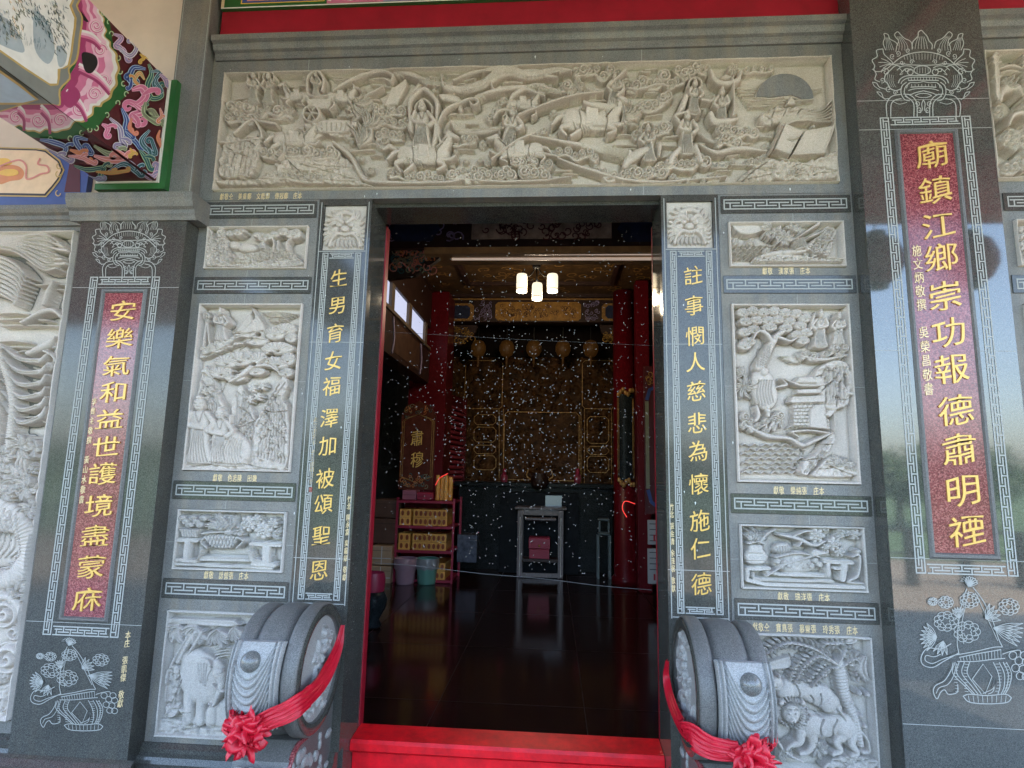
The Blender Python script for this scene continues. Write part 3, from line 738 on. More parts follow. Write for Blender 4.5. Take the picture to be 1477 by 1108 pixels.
for k in range(9):
    r.groove([(258+k*13, 240), (275+k*13, 288)], 2, .2, False); r.groove([(275+k*13, 240), (258+k*13, 288)], 2, .2, False)
r.limb([(375, 245), (395, 260), (372, 285)], 5, .85); r.limb([(250, 245), (240, 265), (262, 285)], 5, .8)
r.fan(315, 225, 68, 3.3, 6.2, 13, 9, .85, .1); r.fan(300, 215, 44, 3.0, 6.0, 9, 8, .95, .15)
r.rosette(465, 220, 36, 8, .8, .1, 3); r.rosette(410, 195, 32, 8, .75, .1, 3); r.rosette(500, 195, 24, 7, .7, .1); r.rosette(440, 180, 22, 7, .6, .1); r.fan(390, 225, 40, 2.2, 4.2, 5, 11, .6); r.fan(500, 225, 34, -.6, 1.3, 5, 10, .6)
r.limb([(250, 245), (235, 310), (205, 345)], 2.4, .75)
r.frame(.018, .66); r.build('relief_panel', M['carved_shaded'], wall, .058, .036)
# --- lower right: vase, melon bowl, spear and blossom
r = panel(1, 'p3'); r.crop(940, 680, 2.5886)
r.poly([(355, 290), (365, 270), (410, 270), (418, 292), (432, 310), (428, 335), (405, 352), (365, 350), (345, 332), (342, 308)], .85, 16, 0, True); r.limb([(358, 268), (388, 263), (415, 268)], 6, .9)
for k in range(3): r.groove([(346, 305+k*14), (428, 307+k*14)], 2, .2, False)
for k in range(6): r.curl(355+k*13, 320, 8, .3, 1, .6)
r.fan(385, 265, 58, 3.6, 6.0, 7, 9, .85); r.fan(370, 262, 40, 3.7, 5.2, 4, 12, .8); r.limb([(405, 262), (430, 230), (460, 215)], [9, 7, 3], .8)
r.blob(540, 345, 88, 44, .8); r.limb([(460, 320), (540, 305), (620, 318)], 6, .85)
for k in range(12): r.curl(468+k*14, 335+(k % 2)*14+4*math.sin(k), 11, .3, 1 if k % 2 else -1, .62)
r.blob(490, 290, 38, 26, .8); r.lines((460, 285), (465, 310), (520, 275), (520, 305), 6, 2.5, .2)
r.limb([(470, 235), (540, 250), (600, 275), (640, 260)], [5, 10, 9, 4], .85, .1); r.limb([(520, 245), (560, 225), (600, 222)], [6, 5, 3], .8, .1); r.limb([(560, 258), (540, 280)], [6, 3], .8, .1)
r.rosette(615, 240, 34, 7, .85, .1, 3); r.rosette(680, 270, 30, 7, .85, .15, 3); r.rosette(700, 300, 22, 6, .75, .1); r.rosette(650, 285, 20, 6, .7, .1); r.rosette(760, 235, 24, 6, .75, .1); r.fan(720, 240, 40, 2.4, 5.6, 6, 13, .7); r.fan(640, 220, 26, 3.4, 6, 5, 9, .6)
r.limb([(425, 388), (500, 345), (590, 318)], 5, .95); r.poly([(585, 300), (600, 285), (665, 303), (590, 325)], 1.0, 9)
tab(r, [(355, 362), (435, 362)]); tab(r, [(355, 362), (355, 405), (420, 420), (790, 432)], 8); tab(r, [(375, 380), (378, 400), (430, 405), (670, 410)], 6); tab(r, [(430, 375), (480, 385), (660, 390)], 7, .6)
tab(r, [(640, 335), (740, 340)], 9); tab(r, [(715, 345), (708, 400)], 14); tab(r, [(655, 345), (655, 385)], 9); tab(r, [(675, 360), (700, 362)], 6)
r.limb([(740, 318), (770, 312), (772, 345), (762, 390), (730, 412), (785, 418)], [5, 8, 7, 9, 8, 6], .8); r.blob(768, 300, 14, 12, .9)
r.frame(.018, .66); r.build('relief_panel', M['carved_shaded'], wall, .058, .036)
# --- bottom left: elephant under palms
r = panel(-1, 'p4', .0038); r.crop(200, 680, 2.5886)
r.poly([(105, 560), (108, 545), (360, 553), (385, 575), (350, 585), (110, 572)], .55, 9, .0)
for (x, y, a0, a1) in ((215, 580, .5, 2.9), (300, 590, .3, 2.4), (360, 580, .3, 2.0), (150, 575, .8, 2.8)): r.fan(x, y, 70, a0, a1, 8, 14, .75, .1)
for (p, w_) in (([(215, 600), (180, 650), (150, 710)], 13), ([(190, 610), (160, 660), (128, 720)], 9), ([(240, 600), (215, 640), (190, 680)], 9)): r.limb(p, w_, .7, .1, rib=.06, ribl=9)
for k in range(4): r.limb([(280, 665+k*12), (330, 660+k*10), (400, 668+k*10)], 3, .3)
r.poly([(150, 720), (165, 680), (205, 660), (260, 680), (300, 720), (320, 780), (310, 850), (250, 880), (190, 860), (150, 800)], .85, 45, .1, True)      # body
r.blob(285, 745, 38, 44, .7, 0, .2); r.poly([(212, 720), (235, 692), (268, 698), (284, 728), (270, 760), (258, 800), (238, 790), (222, 770)], .55, 7, .5, True); r.lines((225, 715), (236, 785), (270, 712), (258, 790), 4, 2.4, .14)
r.limb([(300, 750), (312, 790), (300, 835), (285, 870), (270, 862)], [26, 18, 13, 9, 7], 1.0, .15, rib=.04, ribl=7); r.limb([(285, 790), (305, 812), (330, 815)], [7, 6, 3], 1.0, .3); r.groove([(275, 725), (282, 728)], 3, .4)
for x in (190, 235, 285): r.limb([(x, 820), (x-3, 880), (x-5, 930)], [26, 22, 24], .8, .1)
r.rock([(105, 900), (100, 760), (125, 720), (160, 730), (172, 770), (155, 830), (150, 900), (120, 920)], .75, n=5); r.lines((115, 750), (108, 890), (160, 760), (150, 890), 7, 5, .22)
r.poly([(250, 955), (240, 900), (275, 860), (330, 850), (350, 880), (345, 960)], .65, 36, .1, True); r.limb([(160, 890), (200, 930), (220, 985)], [10, 16, 8], .7); r.lines((165, 900), (205, 985), (200, 900), (240, 985), 5, 4, .2)
r.rock([(66, 990), (70, 930), (140, 930), (230, 960), (350, 950), (350, 992)], .4, n=6); r.clouds([(100, 915), (125, 905)], 10, .5, 0, False); r.water(80, 340, 940, 985, 7, 3, .25)
r.frame(.018, .66); r.build('relief_panel', M['carved_shaded'], wall, .060, .038)
# --- bottom right: two lions beneath palms
r = panel(1, 'p4', .0038); r.crop(940, 680, 2.5886)
for (p, n) in (([(690, 720), (600, 660), (500, 640), (420, 680)], 13), ([(690, 720), (620, 690), (560, 730), (530, 790)], 11), ([(690, 720), (720, 650), (640, 640)], 8), ([(700, 730), (760, 700), (790, 780)], 9), ([(690, 730), (650, 740), (590, 800)], 8)):
    q = smooth(p, 5); r.limb(p, [7, 6, 3], .85, .15)
    for k in range(2, len(q)-1):
        t = q[k+1]-q[k-1]; a = math.atan2(t[1], t[0])
        for sd in (-1, 1): r.leaf(q[k][0], q[k][1], 34, 7, a+sd*.9, .6, .1)
r.limb([(700, 720), (720, 830), (760, 930), (780, 1020)], [26, 24, 20, 16], .8, .05, rib=.06, ribl=12); r.leaf(790, 690, 90, 24, 1.45, .95, .1); r.leaf(720, 640, 60, 18, -.6, .8)
for (x, y) in ((770, 825), (800, 830), (740, 860), (775, 910), (790, 950)): r.blob(x, y, 13, 12, .95)
r.lines((440, 690), (460, 760), (560, 690), (600, 740), 5, 3, .12); r.poly([(415, 720), (520, 690), (540, 740), (420, 755)], .3, 10)
r.limb([(470, 800), (510, 812), (570, 822), (640, 845), (690, 890)], [24, 36, 38, 44, 30], .62, .1); r.blob(505, 818, 40, 44, .72, .3, .15); r.blob(668, 868, 44, 40, .72, .5, .15); r.limb([(690, 880), (722, 930), (716, 965)], [10, 7, 9], .9)
r.blob(462, 786, 26, 24, .95, 0, .2); r.limb([(452, 792), (436, 806)], [15, 11], .95, .25); r.blob(470, 762, 9, 9, .9, 0, .2); r.groove([(440, 812), (452, 808)], 2.4, .2, False); r.blob(452, 784, 4, 3, 1.2, 0, .2)
r.limb([(500, 850), (478, 880), (470, 910)], [20, 13, 11], .7, .1)
for (p, q) in (((540, 800), (545, 860)), ((628, 830), (620, 890)), ((590, 835), (600, 870))): r.groove([p, ((p[0]+q[0])/2+8, (p[1]+q[1])/2), q], 3, .2)
r.limb([(560, 945), (640, 955), (720, 945), (750, 990)], [34, 40, 42, 26], .62, .25); r.blob(598, 955, 46, 48, .72, .2, .3); r.blob(728, 962, 50, 46, .75, .4, .3)
r.blob(525, 900, 62, 58, .62, 0, .25); r.blob(520, 908, 30, 34, .75, 0, .45); r.blob(520, 925, 18, 15, .85, 0, .5)
for k in range(30):
    a = 6.283*k/30+.1; w0 = r.rs.uniform(.8, 1.1); r.groove([(520+math.cos(a)*33, 905+math.sin(a)*36), (522+math.cos(a+.2)*48, 902+math.sin(a+.2)*47), (525+math.cos(a+.1)*62*w0, 900+math.sin(a+.1)*60*w0)], 3.2, .34)
for q in (-1, 1): r.blob(520+q*12, 898, 5, 4, .9, 0, .5); r.groove([(520+q*5, 886), (520+q*20, 888)], 3, .25, False); r.groove([(520, 928), (520+q*6, 936), (520+q*16, 934)], 2.4, .3); r.blob(520+q*40, 862, 12, 12, .6, 0, .4)
r.blob(520, 916, 9, 6, .95, 0, .5)
for (P_, w_) in (([(560, 975), (548, 1010), (520, 1020), (500, 1035)], [24, 17, 13, 11]), ([(600, 985), (598, 1020), (575, 1045), (552, 1050)], [24, 17, 13, 11]), ([(715, 985), (690, 1010), (700, 1040), (672, 1052)], [28, 18, 13, 11]), ([(750, 985), (748, 1020), (765, 1050), (742, 1060)], [26, 18, 13, 11])): r.limb(P_, w_, .7, .22)
for (p, q) in (((690, 925), (676, 990)), ((640, 925), (632, 985))): r.groove([p, ((p[0]+q[0])/2-10, (p[1]+q[1])/2), q], 3.4, .25)
r.limb([(770, 960), (800, 1000), (806, 1040), (786, 1046)], [9, 7, 7, 12], .8)
r.limb([(470, 1010), (500, 1050), (560, 1080)], [8, 10, 5], .7); r.fan(480, 1040, 50, -.6, 1.4, 7, 9, .7); r.rock([(640, 1108), (660, 1080), (720, 1060), (830, 1070), (840, 1108)], .6, n=5); r.fan(630, 1040, 40, 0, 6.2, 7, 10, .5)
for k in range(5): r.curl(680+k*35, 1100+(k % 2)*12, 22, .6)
r.frame(.018, .66); r.build('relief_panel', M['carved_shaded'], wall, .060, .038)
# --- lion tiles above the couplets
for sgn, (ox, oy, sc, cx, cy) in ((-1, (230, 270, 2.578, 689, 150)), (1, (940, 270, 2.578, 141, 140))):
    a, b = sorted((sgn*1.09, sgn*1.412)); r = Relief(a+.002, b-.002, 3.19, 3.538, 0, .0035); r.crop(ox, oy, sc)
    for q in (-1, 1):
        for k in range(5): r.leaf(cx+q*18, cy-18, 62-5*abs(k-2), 9, (-1.57+q*(.25+k*.42)), .75)
        r.limb([(cx+q*8, cy-20), (cx+q*30, cy-34), (cx+q*46, cy-26)], [8, 10, 5], .9, .1); r.blob(cx+q*22, cy-10, 12, 9, .9, 0, .15); r.blob(cx+q*22, cy-10, 5, 5, 1.2, 0, .1)
        r.limb([(cx+q*34, cy+5), (cx+q*52, cy+14), (cx+q*40, cy+30)], [12, 14, 9], .75); r.limb([(cx, cy+28), (cx+q*30, cy+24), (cx+q*50, cy+46), (cx+q*56, cy+68)], [6, 7, 6, 7], .9, .1)
        for k in range(5): r.leaf(cx+q*48, cy+5+k*9, 36, 8, (0 if q > 0 else 3.14)+q*(-.5+k*.32), .6)
        for k in range(3): r.leaf(cx+q*(8+k*12), cy+44, 30, 7, 1.57-q*.2*k, .6)
    r.blob(cx, cy+4, 17, 13, 1.05, 0, .15); r.limb([(cx-30, cy-48), (cx, cy-58), (cx+30, cy-48)], [8, 11, 8], .8); r.limb([(cx-34, cy+18), (cx, cy+24), (cx+34, cy+18)], 6, .95); r.poly([(cx-26, cy+26), (cx+26, cy+26), (cx+18, cy+44), (cx-18, cy+44)], .3, 6)
    for k in range(5): r.groove([(cx-20+k*10, cy+26), (cx-20+k*10, cy+36)], 2, .2, False)
    r.build('lion_tile', M['carved'], wall, .026, .018)
# --- the long frieze over the door
r = Relief(-2.286, 2.286, 3.659, 4.638, 0, .0036)
r.crop(300, 30, 3.077)
def ground(r, pts, h=.5): r.rock(pts, h, n=4, bev=14)
for k in range(5): r.limb([(540+k*12, 240+k*13), (600, 243+k*12), (650-k*9, 246+k*12)], 3, .2)
r.cloudrow(90, 395, 380, 390, 9, 30, .55); r.cloudrow(80, 430, 200, 420, 4, 26, .7); r.cloudrow(380, 500, 640, 470, 8, 30, .6)
r.figure(205, 372, 135, .9, .15, 0, 1, True, n=6); r.figure(270, 372, 128, .9, .15, .02, -1, True, n=6)
r.beast(400, 340, 120, .8, -1, .2, True, .6); r.beast(590, 345, 130, .8, 1, .2, True, .45)
r.limb([(445, 320), (450, 260), (485, 232), (515, 262), (512, 320)], 9, .85, .15); r.figure(483, 345, 105, .95, .2, 0, 1); r.limb([(420, 330), (490, 345), (600, 330)], 6, .8, .3); r.poly([(430, 345), (560, 345), (545, 400), (450, 400)], .75, 10, .1)
r.limb([(465+36*math.cos(a), 422+36*math.sin(a)) for a in np.linspace(0, 6.283, 20)], 7, 1.05, .1, False)
for k in range(6): r.limb([(465, 422), (465+34*math.cos(k*1.047), 422+34*math.sin(k*1.047))], 4, .95, .1, False)
r.blob(465, 422, 9, 9, 1.2)
r.poly([(440, 450), (560, 440), (660, 448), (655, 480), (600, 505), (480, 500), (430, 480)], .7, 14, .1, True); r.lines((450, 462), (460, 495), (650, 458), (640, 490), 9, 3, .15)
r.limb([(120, 505), (200, 440), (240, 520), (180, 520)], 8, .75); r.limb([(170, 440), (240, 450), (300, 462)], 9, .75)
r.rock([(95, 500), (130, 520), (230, 530), (235, 560), (190, 690), (50, 690), (70, 560)], .65, n=6); r.lines((100, 520), (60, 685), (220, 540), (190, 685), 6, 4, .15); r.limb([(50, 545), (110, 540), (230, 530), (200, 575), (120, 585)], 7, .75)
r.beast(380, 530, 190, .75, 1, .1, True, .5); r.cloudrow(240, 590, 580, 580, 12, 27, .75)
r.rock([(300, 660), (330, 610), (460, 590), (600, 600), (660, 650), (690, 715), (300, 690)], .42, n=8)
ground(r, [(22, 700), (200, 700), (290, 670), (420, 690), (560, 680), (700, 715), (704, 735), (400, 715), (200, 730), (22, 725)], .55); r.cloudrow(240, 680, 560, 690, 8, 20, .75)
r.limb([(560, 545), (630, 600), (680, 690), (720, 715), (850, 722), (1090, 715), (1180, 670)], [10, 12, 12, 10, 9, 9, 6], .8)
r.fan(670, 560, 110, -2.2, -1.0, 9, 16, .75); r.fan(700, 480, 90, -2.0, -.6, 7, 14, .75); r.fan(690, 420, 80, 2.4, 5.2, 8, 15, .65)
r.limb([(560, 320), (600, 290), (690, 245), (770, 230), (820, 245), (815, 275), (790, 270)], [6, 9, 10, 10, 9, 7, 5], .9); r.limb([(830, 240), (900, 240), (980, 275), (1050, 285)], [9, 13, 15, 9], .85); r.lines((840, 234), (1040, 278), (840, 246), (1040, 292), 3, 2.4, .25, 8)
r.limb([(650, 355), (700, 335), (780, 300)], [5, 8, 3], .7); r.limb([(640, 340), (690, 345), (720, 325)], [4, 7, 3], .6); r.fan(640, 360, 90, -.9, 1.4, 8, 16, .7)
r.poly([(770, 380), (810, 290), (880, 250), (885, 280), (840, 370)], .4, 12); r.poly([(850, 375), (930, 270), (950, 275), (880, 380)], .4, 8)
r.cloudrow(730, 400, 870, 395, 5, 24, .7); r.cloudrow(735, 440, 890, 450, 6, 24, .55); r.cloudrow(740, 500, 860, 510, 4, 26, .5); r.cloudrow(750, 550, 800, 540, 2, 24, .5)
r.limb([(900, 440), (898, 370), (925, 330), (958, 310), (992, 330), (1018, 370), (1016, 440)], 12, .95, .1); r.limb([(925, 430), (922, 385), (958, 352), (995, 385), (992, 430)], 8, .6, .1)
r.figure(950, 575, 210, 1.0, .2, 0, 1, n=8, wide=1.15); r.limb([(905, 440), (900, 480), (905, 500)], [12, 15, 9], .9, .2); r.limb([(1010, 450), (1018, 500), (1000, 560)], [14, 18, 12], .8, .2); r.blob(950, 565, 48, 24, .9, 0, .2)
r.limb([(1020, 340), (1070, 335), (1110, 355), (1120, 400)], [16, 24, 20, 10], .6); r.lines((1020, 330), (1110, 400), (1030, 370), (1070, 420), 4, 2.5, .25, 10)
r.limb([(1010, 490), (1050, 410), (1120, 370), (1180, 352), (1200, 370), (1180, 385), (1165, 370)], [7, 9, 10, 9, 8, 6, 4], .95); r.limb([(1190, 345), (1280, 312), (1380, 300), (1490, 292)], [9, 13, 13, 11], .9); r.lines((1200, 338), (1470, 290), (1200, 352), (1470, 302), 3, 2.4, .25, 6)
r.beast(955, 600, 235, .95, 1, .15, True, .55, legs=.36); r.limb([(1090, 520), (1040, 545), (1020, 500)], [6, 9, 5], .8, .2); r.limb([(780, 575), (810, 560), (850, 590)], [8, 14, 8], .7, .1)
r.cloudrow(800, 680, 1080, 690, 9, 24, .6); r.cloudrow(1060, 530, 1200, 520, 5, 22, .6); r.cloudrow(1240, 420, 1330, 350, 4, 24, .5); r.limb([(1080, 450), (1120, 490), (1240, 490), (1330, 470)], [10, 18, 16, 8], .7); r.lines((1090, 455), (1300, 465), (1100, 500), (1300, 488), 4, 2.4, .25)
r.limb([(1270, 440), (1290, 410), (1330, 402), (1360, 420), (1345, 450), (1310, 445), (1320, 425)], [6, 9, 10, 9, 7, 6, 4], .95)
# dragon over the riders
r.limb([(1060, 300), (1130, 310), (1220, 285), (1280, 240), (1340, 225), (1420, 245), (1500, 235), (1560, 225), (1610, 232)], [12, 20, 24, 26, 26, 24, 22, 18, 6], .95, .1)
q = smooth([(1130, 310), (1220, 285), (1280, 240), (1340, 225), (1420, 245), (1500, 235), (1560, 225)], 9)
for k, p in enumerate(q):
    for j in (-10, 2, 13): r.blob(p[0]+(k % 2)*3, p[1]+j, 4.5, 4.5, 1.15)
r.limb([(1090, 270), (1150, 240), (1230, 220), (1300, 205)], [6, 11, 10, 4], .7); r.limb([(1040, 270), (1050, 300), (1090, 320)], [5, 9, 6], .9); r.limb([(1250, 270), (1270, 310), (1300, 300)], [8, 7, 5], .9); r.poly([(1210, 240), (1260, 205), (1330, 200), (1300, 225)], .9, 6)
r.crop(760, 30, 3.1426)
r.limb([(-30, 245), (40, 240), (100, 255), (140, 270)], [22, 22, 14, 4], .9, .1)
r.limb([(-90, 400), (-60, 340), (-10, 310), (40, 330), (80, 350)], [8, 12, 14, 10, 6], .85); r.beast(-20, 380, 150, .7, 1, .1, True, .5)
r.figure(-85, 590, 190, .9, .2, .1, 1, n=6); r.beast(-30, 590, 220, .8, -1, .05, True, .4, legs=.3); r.limb([(-160, 640), (-60, 560), (40, 520)], [5, 7, 4], .9, .2)
r.limb([(0, 302), (60, 300), (170, 330)], [16, 20, 8], .75); r.lines((0, 292), (160, 322), (0, 316), (150, 338), 4, 2.4, .2)
r.cloudrow(200, 225, 430, 240, 7, 26, .7); r.cloudrow(440, 285, 640, 262, 6, 28, .65); r.cloudrow(180, 300, 260, 285, 4, 24, .7); r.limb([(430, 305), (520, 310), (590, 290), (640, 300)], [7, 10, 9, 5], .7)
r.cloudrow(480, 400, 660, 340, 6, 28, .7); r.cloudrow(680, 230, 830, 215, 6, 26, .75); r.cloudrow(640, 280, 720, 270, 3, 26, .7); r.cloudrow(480, 500, 660, 470, 6, 28, .6)
r.beast(290, 455, 270, .95, 1, .15, True, .5, legs=.3); r.poly([(290, 455), (350, 450), (355, 490), (295, 490)], 1.1, 6, .1); r.fan(440, 430, 80, -2.0, 1.5, 10, 14, .8)
r.figure(390, 400, 150, .95, .3, .06, -1, n=5); r.limb([(390, 395), (330, 395), (260, 380)], [22, 18, 9], .9, .2); r.limb([(410, 345), (435, 320), (430, 285)], [12, 10, 7], .9, .3)
r.limb([(-40, 440), (100, 385), (220, 350), (345, 335)], 6, 1.2, .1); r.limb([(375, 300), (445, 235)], 9, 1.2, .1, False); r.cloudrow(170, 350, 330, 310, 4, 22, .6)
r.limb([(10, 530), (130, 550), (300, 580), (460, 610)], [4, 9, 15, 26], .95, .1); r.lines((250, 562), (460, 588), (250, 584), (455, 632), 6, 3, .25)
r.figure(555, 640, 160, .95, .2, -.05, -1, True, n=6); r.limb([(540, 590), (470, 625), (440, 670)], [20, 26, 12], .85, .2); r.limb([(600, 570), (595, 620)], [12, 9], .9, .2)
r.figure(725, 610, 190, 1.0, .2, 0, 1, n=6); r.limb([(690, 590), (660, 620), (650, 650)], [15, 14, 16], .95, .2); r.limb([(760, 580), (775, 610), (785, 640)], [15, 13, 16], .95, .2); r.limb([(690, 470), (670, 440), (720, 425), (760, 440)], [10, 9, 9, 6], .95, .2)
r.figure(755, 430, 150, .95, .25, .03, 1, True, n=6); r.limb([(720, 350), (700, 400), (690, 420)], [14, 16, 8], .85, .2); r.limb([(790, 370), (830, 375), (845, 360)], [9, 8, 6], .9, .3)
r.figure(880, 480, 165, .95, .2, .01, -1, n=6); r.limb([(830, 430), (850, 460), (900, 460), (945, 455)], [14, 20, 18, 9], .85, .2); r.limb([(935, 440), (932, 330), (930, 265)], 5, .9, .2); r.limb([(930, 440), (935, 405)], [8, 3], .9, .2)
r.limb([(830, 235), (850, 275), (900, 292), (950, 275), (965, 240)], [8, 14, 16, 14, 7], .95, .1); r.rosette(935, 222, 28, 7, .8, .1); r.blob(905, 260, 34, 16, .7); r.cloudrow(980, 215, 1130, 205, 4, 17, .5)
r.cloudrow(420, 690, 640, 690, 9, 27, .85); r.cloudrow(600, 650, 820, 640, 8, 27, .9); r.cloudrow(860, 540, 960, 560, 4, 27, .9); r.cloudrow(870, 490, 1040, 495, 6, 24, .7); r.cloudrow(340, 700, 400, 690, 3, 24, .8); r.cloudrow(-350, 700, -60, 690, 12, 27, .85); r.cloudrow(-60, 640, 110, 640, 6, 25, .7); r.cloudrow(-30, 690, 100, 700, 5, 27, .7); r.cloudrow(130, 600, 330, 610, 6, 23, .8); r.cloudrow(640, 720, 880, 715, 7, 18, .7)
r.limb([(140, 630), (220, 660), (320, 690), (430, 720), (600, 735), (900, 712)], [6, 9, 10, 10, 9, 5], .85); r.limb([(-350, 720), (-120, 732), (60, 728), (200, 715)], [5, 8, 8, 3], .8); r.limb([(-20, 590), (60, 600), (150, 620)], [9, 12, 6], .7)
r.limb([(780, 570), (860, 600), (960, 580), (1080, 600)], [6, 14, 16, 5], .85); r.limb([(760, 500), (830, 545), (900, 560)], [8, 12, 6], .7); r.cloudrow(820, 640, 920, 650, 3, 12, .4)
# setting sun over the sea, cliffs and the open book
for k in range(7): r.limb([(955+k*9, 300+k*14), (1060, 302+k*13), (1340-k*22, 304+k*13)], 2.6, .25)
r.poly([(1038, 345)]+[(1170+134*math.cos(a), 355-118*math.sin(a)) for a in np.linspace(3.1, .05, 26)]+[(1304, 355), (1250, 358), (1200, 340), (1100, 350)], .32, 5)
r.rock([(1055, 460), (1060, 420), (1110, 395), (1180, 385), (1260, 392), (1310, 400), (1250, 440), (1180, 450), (1100, 480)], .65, n=9, bev=22); r.poly([(1170, 385), (1190, 345), (1210, 360), (1222, 385)], .6, 8)
for k in range(6): r.limb([(1150, 450+k*7), (1230, 425+k*6), (1330, 410+k*10), (1375, 370+k*18)], 5, .65)
r.poly([(1115, 590), (1165, 472), (1250, 510), (1190, 618)], .8, 6, .15); r.poly([(1190, 618), (1250, 505), (1385, 480), (1350, 610)], .7, 6, .12); r.groove([(1190, 618), (1250, 508)], 5, .4, False)
for k in range(9): r.blob(1105+k*6, 590-k*13, 7, 6, 1.0, 0, .1)
for k in range(3): r.groove([(1175+k*10, 545+k*6), (1200+k*12, 548-k*4)], 2.5, .2, False)
r.limb([(1345, 590), (1375, 520), (1392, 450)], 7, .9); r.rock([(960, 730), (1010, 670), (1080, 620), (1160, 625), (1250, 640), (1200, 690), (1110, 730)], .6, n=7, bev=30)
r.rock([(1100, 700), (1140, 660), (1220, 650), (1320, 620), (1420, 590), (1425, 690), (1380, 725), (1150, 725)], .75, n=6, bev=18); r.cloudrow(1140, 690, 1300, 670, 5, 22, .9); r.cloudrow(1010, 640, 1080, 625, 3, 18, .6)
r.groove([(975, 728), (1030, 680), (1090, 640)], 3, .2)
for k in range(420):                                   # low scrolls and wisps of cloud filling the ground between the figures
    a_, b_ = r.rs.uniform(-1340, 1330), r.rs.uniform(205, 700)
    i_ = r.cut(a_-3, a_+3, b_-3, b_+3)
    if i_ is None or r.H[i_].max() > .06 or (a_ > 940 and b_ < 420): continue
    if r.rs.rand() < .45: r.curl(a_, b_, r.rs.uniform(11, 20), .34, r.rs.choice((-1, 1)))
    else: L_ = r.rs.uniform(25, 60); r.limb([(a_-L_, b_+r.rs.uniform(-5, 5)), (a_, b_-4), (a_+L_, b_+r.rs.uniform(-6, 6))], [2, 5.5, 2], .3)
r.frame(.013, .6); r.H += .10*(r.vnoise(np.nonzero(np.ones_like(r.H, bool)), 40, 4).reshape(r.H.shape))*(r.H > .02)
FZ = r.build('carved_frieze', M['frieze'], wall, .066, .042)
# the darker stone disc of the sun, let into the frieze
r.crop(760, 30, 3.1426)
sun_pts = [(1042, 343)]+[(1170+129*math.cos(a), 353-113*math.sin(a)) for a in np.linspace(3.08, .06, 30)]+[(1299, 352), (1250, 354), (1200, 336), (1100, 346)]
mb = MB(); P3 = [onY(760+a/3.1426, 30+b/3.1426, .006) for a, b in sun_pts]
mb.prism([(p[0], p[2]) for p in P3], .006, .05, 'y'); mb.build('sun_disc', M['honed'], FZ)

# ---------------------------------------------------------------- couplet lettering on the door slabs
for sgn, txt in ((-1, '生男育女福澤加被頌聖恩'), (1, '註事憫人慈悲為懷施仁德')):
    xa, xb = sorted((sgn*1.108, sgn*1.398))
    mb = MB(); key_frame(mb, xa, xb, .732, 3.167, .045, -.0065, 22, 2, .0075); mb.build('key_border', M['etch'], wall)
    mb = MB()
    mb.ribbon([(sgn*1.072, -.0065, .70), (sgn*1.072, -.0065, 3.56)], .006); mb.ribbon([(sgn*1.43, -.0065, .70), (sgn*1.43, -.0065, 3.56)], .006)
    mb.ribbon([(xa-.03, -.0065, 3.178), (xb+.03, -.0065, 3.178)], .006); mb.ribbon([(xa-.03, -.0065, .71), (xb+.03, -.0065, .71)], .006); mb.build('groove_line', M['etch'], wall)
    mb = MB(); cx = (xa+xb)/2+.01*sgn
    zz = [onY(*p, 0)[2] for p in (((488, 402), (485, 441), (483, 481), (481, 521), (478, 557), (475, 603), (473, 643), (470, 690), (467, 727), (465, 773), (462, 822)) if sgn < 0 else ((997, 398), (997, 441), (998, 485), (999, 523), (1000, 564), (1002, 610), (1003, 651), (1003, 698), (1005, 751), (1007, 791), (1010, 842)))]
    for c, z in zip(txt, zz): mb = MB(); write(mb, c, cx, z, .125, .130, -.0045, -.004, .12); mb._link('gold_character', M['gold'], wall)
    mb = MB()
    small = '竹北陳永富吳龍斌敬獻' if sgn < 0 else '竹北張金清余佳珉敬獻'
    z = 1.40
    for k, c in enumerate(small): write(mb, c, sgn*1.084, z-(k+(k >= 2)*.5+(k >= 5)*.5+(k >= 8)*.5)*.049, .028, .042, -.0045, .01, .1, .002)
    if sgn < 0:
        for k, c in enumerate('歲次庚寅年吉旦謝明月書'): write(mb, c, -1.375+.012, 1.94-(k+(k >= 5)*.7)*.04, .026, .036, -.0045, .02, .1, .002)
    mb.build('donor_lettering', M['goldpale'], wall)
mb = MB(); mb.box(-1.372, -1.350, -.0075, -.005, 1.44, 1.475); mb.build('seal_mark', M['redgranite'], wall)
# donors' names, cut from right to left under the panels
for (px, py, x2, txt) in ((317, 284, 436, '獻敬仝 美重鄭 文乾鄭 傳冠鄭 庄本'), (307, 689, 371, '獻敬 色志陳 田鹽'), (294, 829, 359, '獻敬 誌營張 庄本'), (1099, 391, 1169, '獻敬 漢家張 庄本'),
                          (1115, 707, 1189, '獻敬 榮純張 庄本'), (1121, 860, 1197, '獻敬 瑞洋張 庄本'), (1085, 904, 1237, '獻敬仝 寶真張 慕靈張 玲秀張 庄本')):
    mb = MB(); p0 = onY(px, py, 0); p1 = onY(x2, py, 0); n = len(txt); st = (p1[0]-p0[0])/n
    for k, c in enumerate(txt):
        if c != ' ': write(mb, c, p0[0]+(k+.5)*st, p0[2], st*.86, .05, -.0005, .02, .05, .002)
    mb.build('donor_lettering', M['goldpale'], wall)
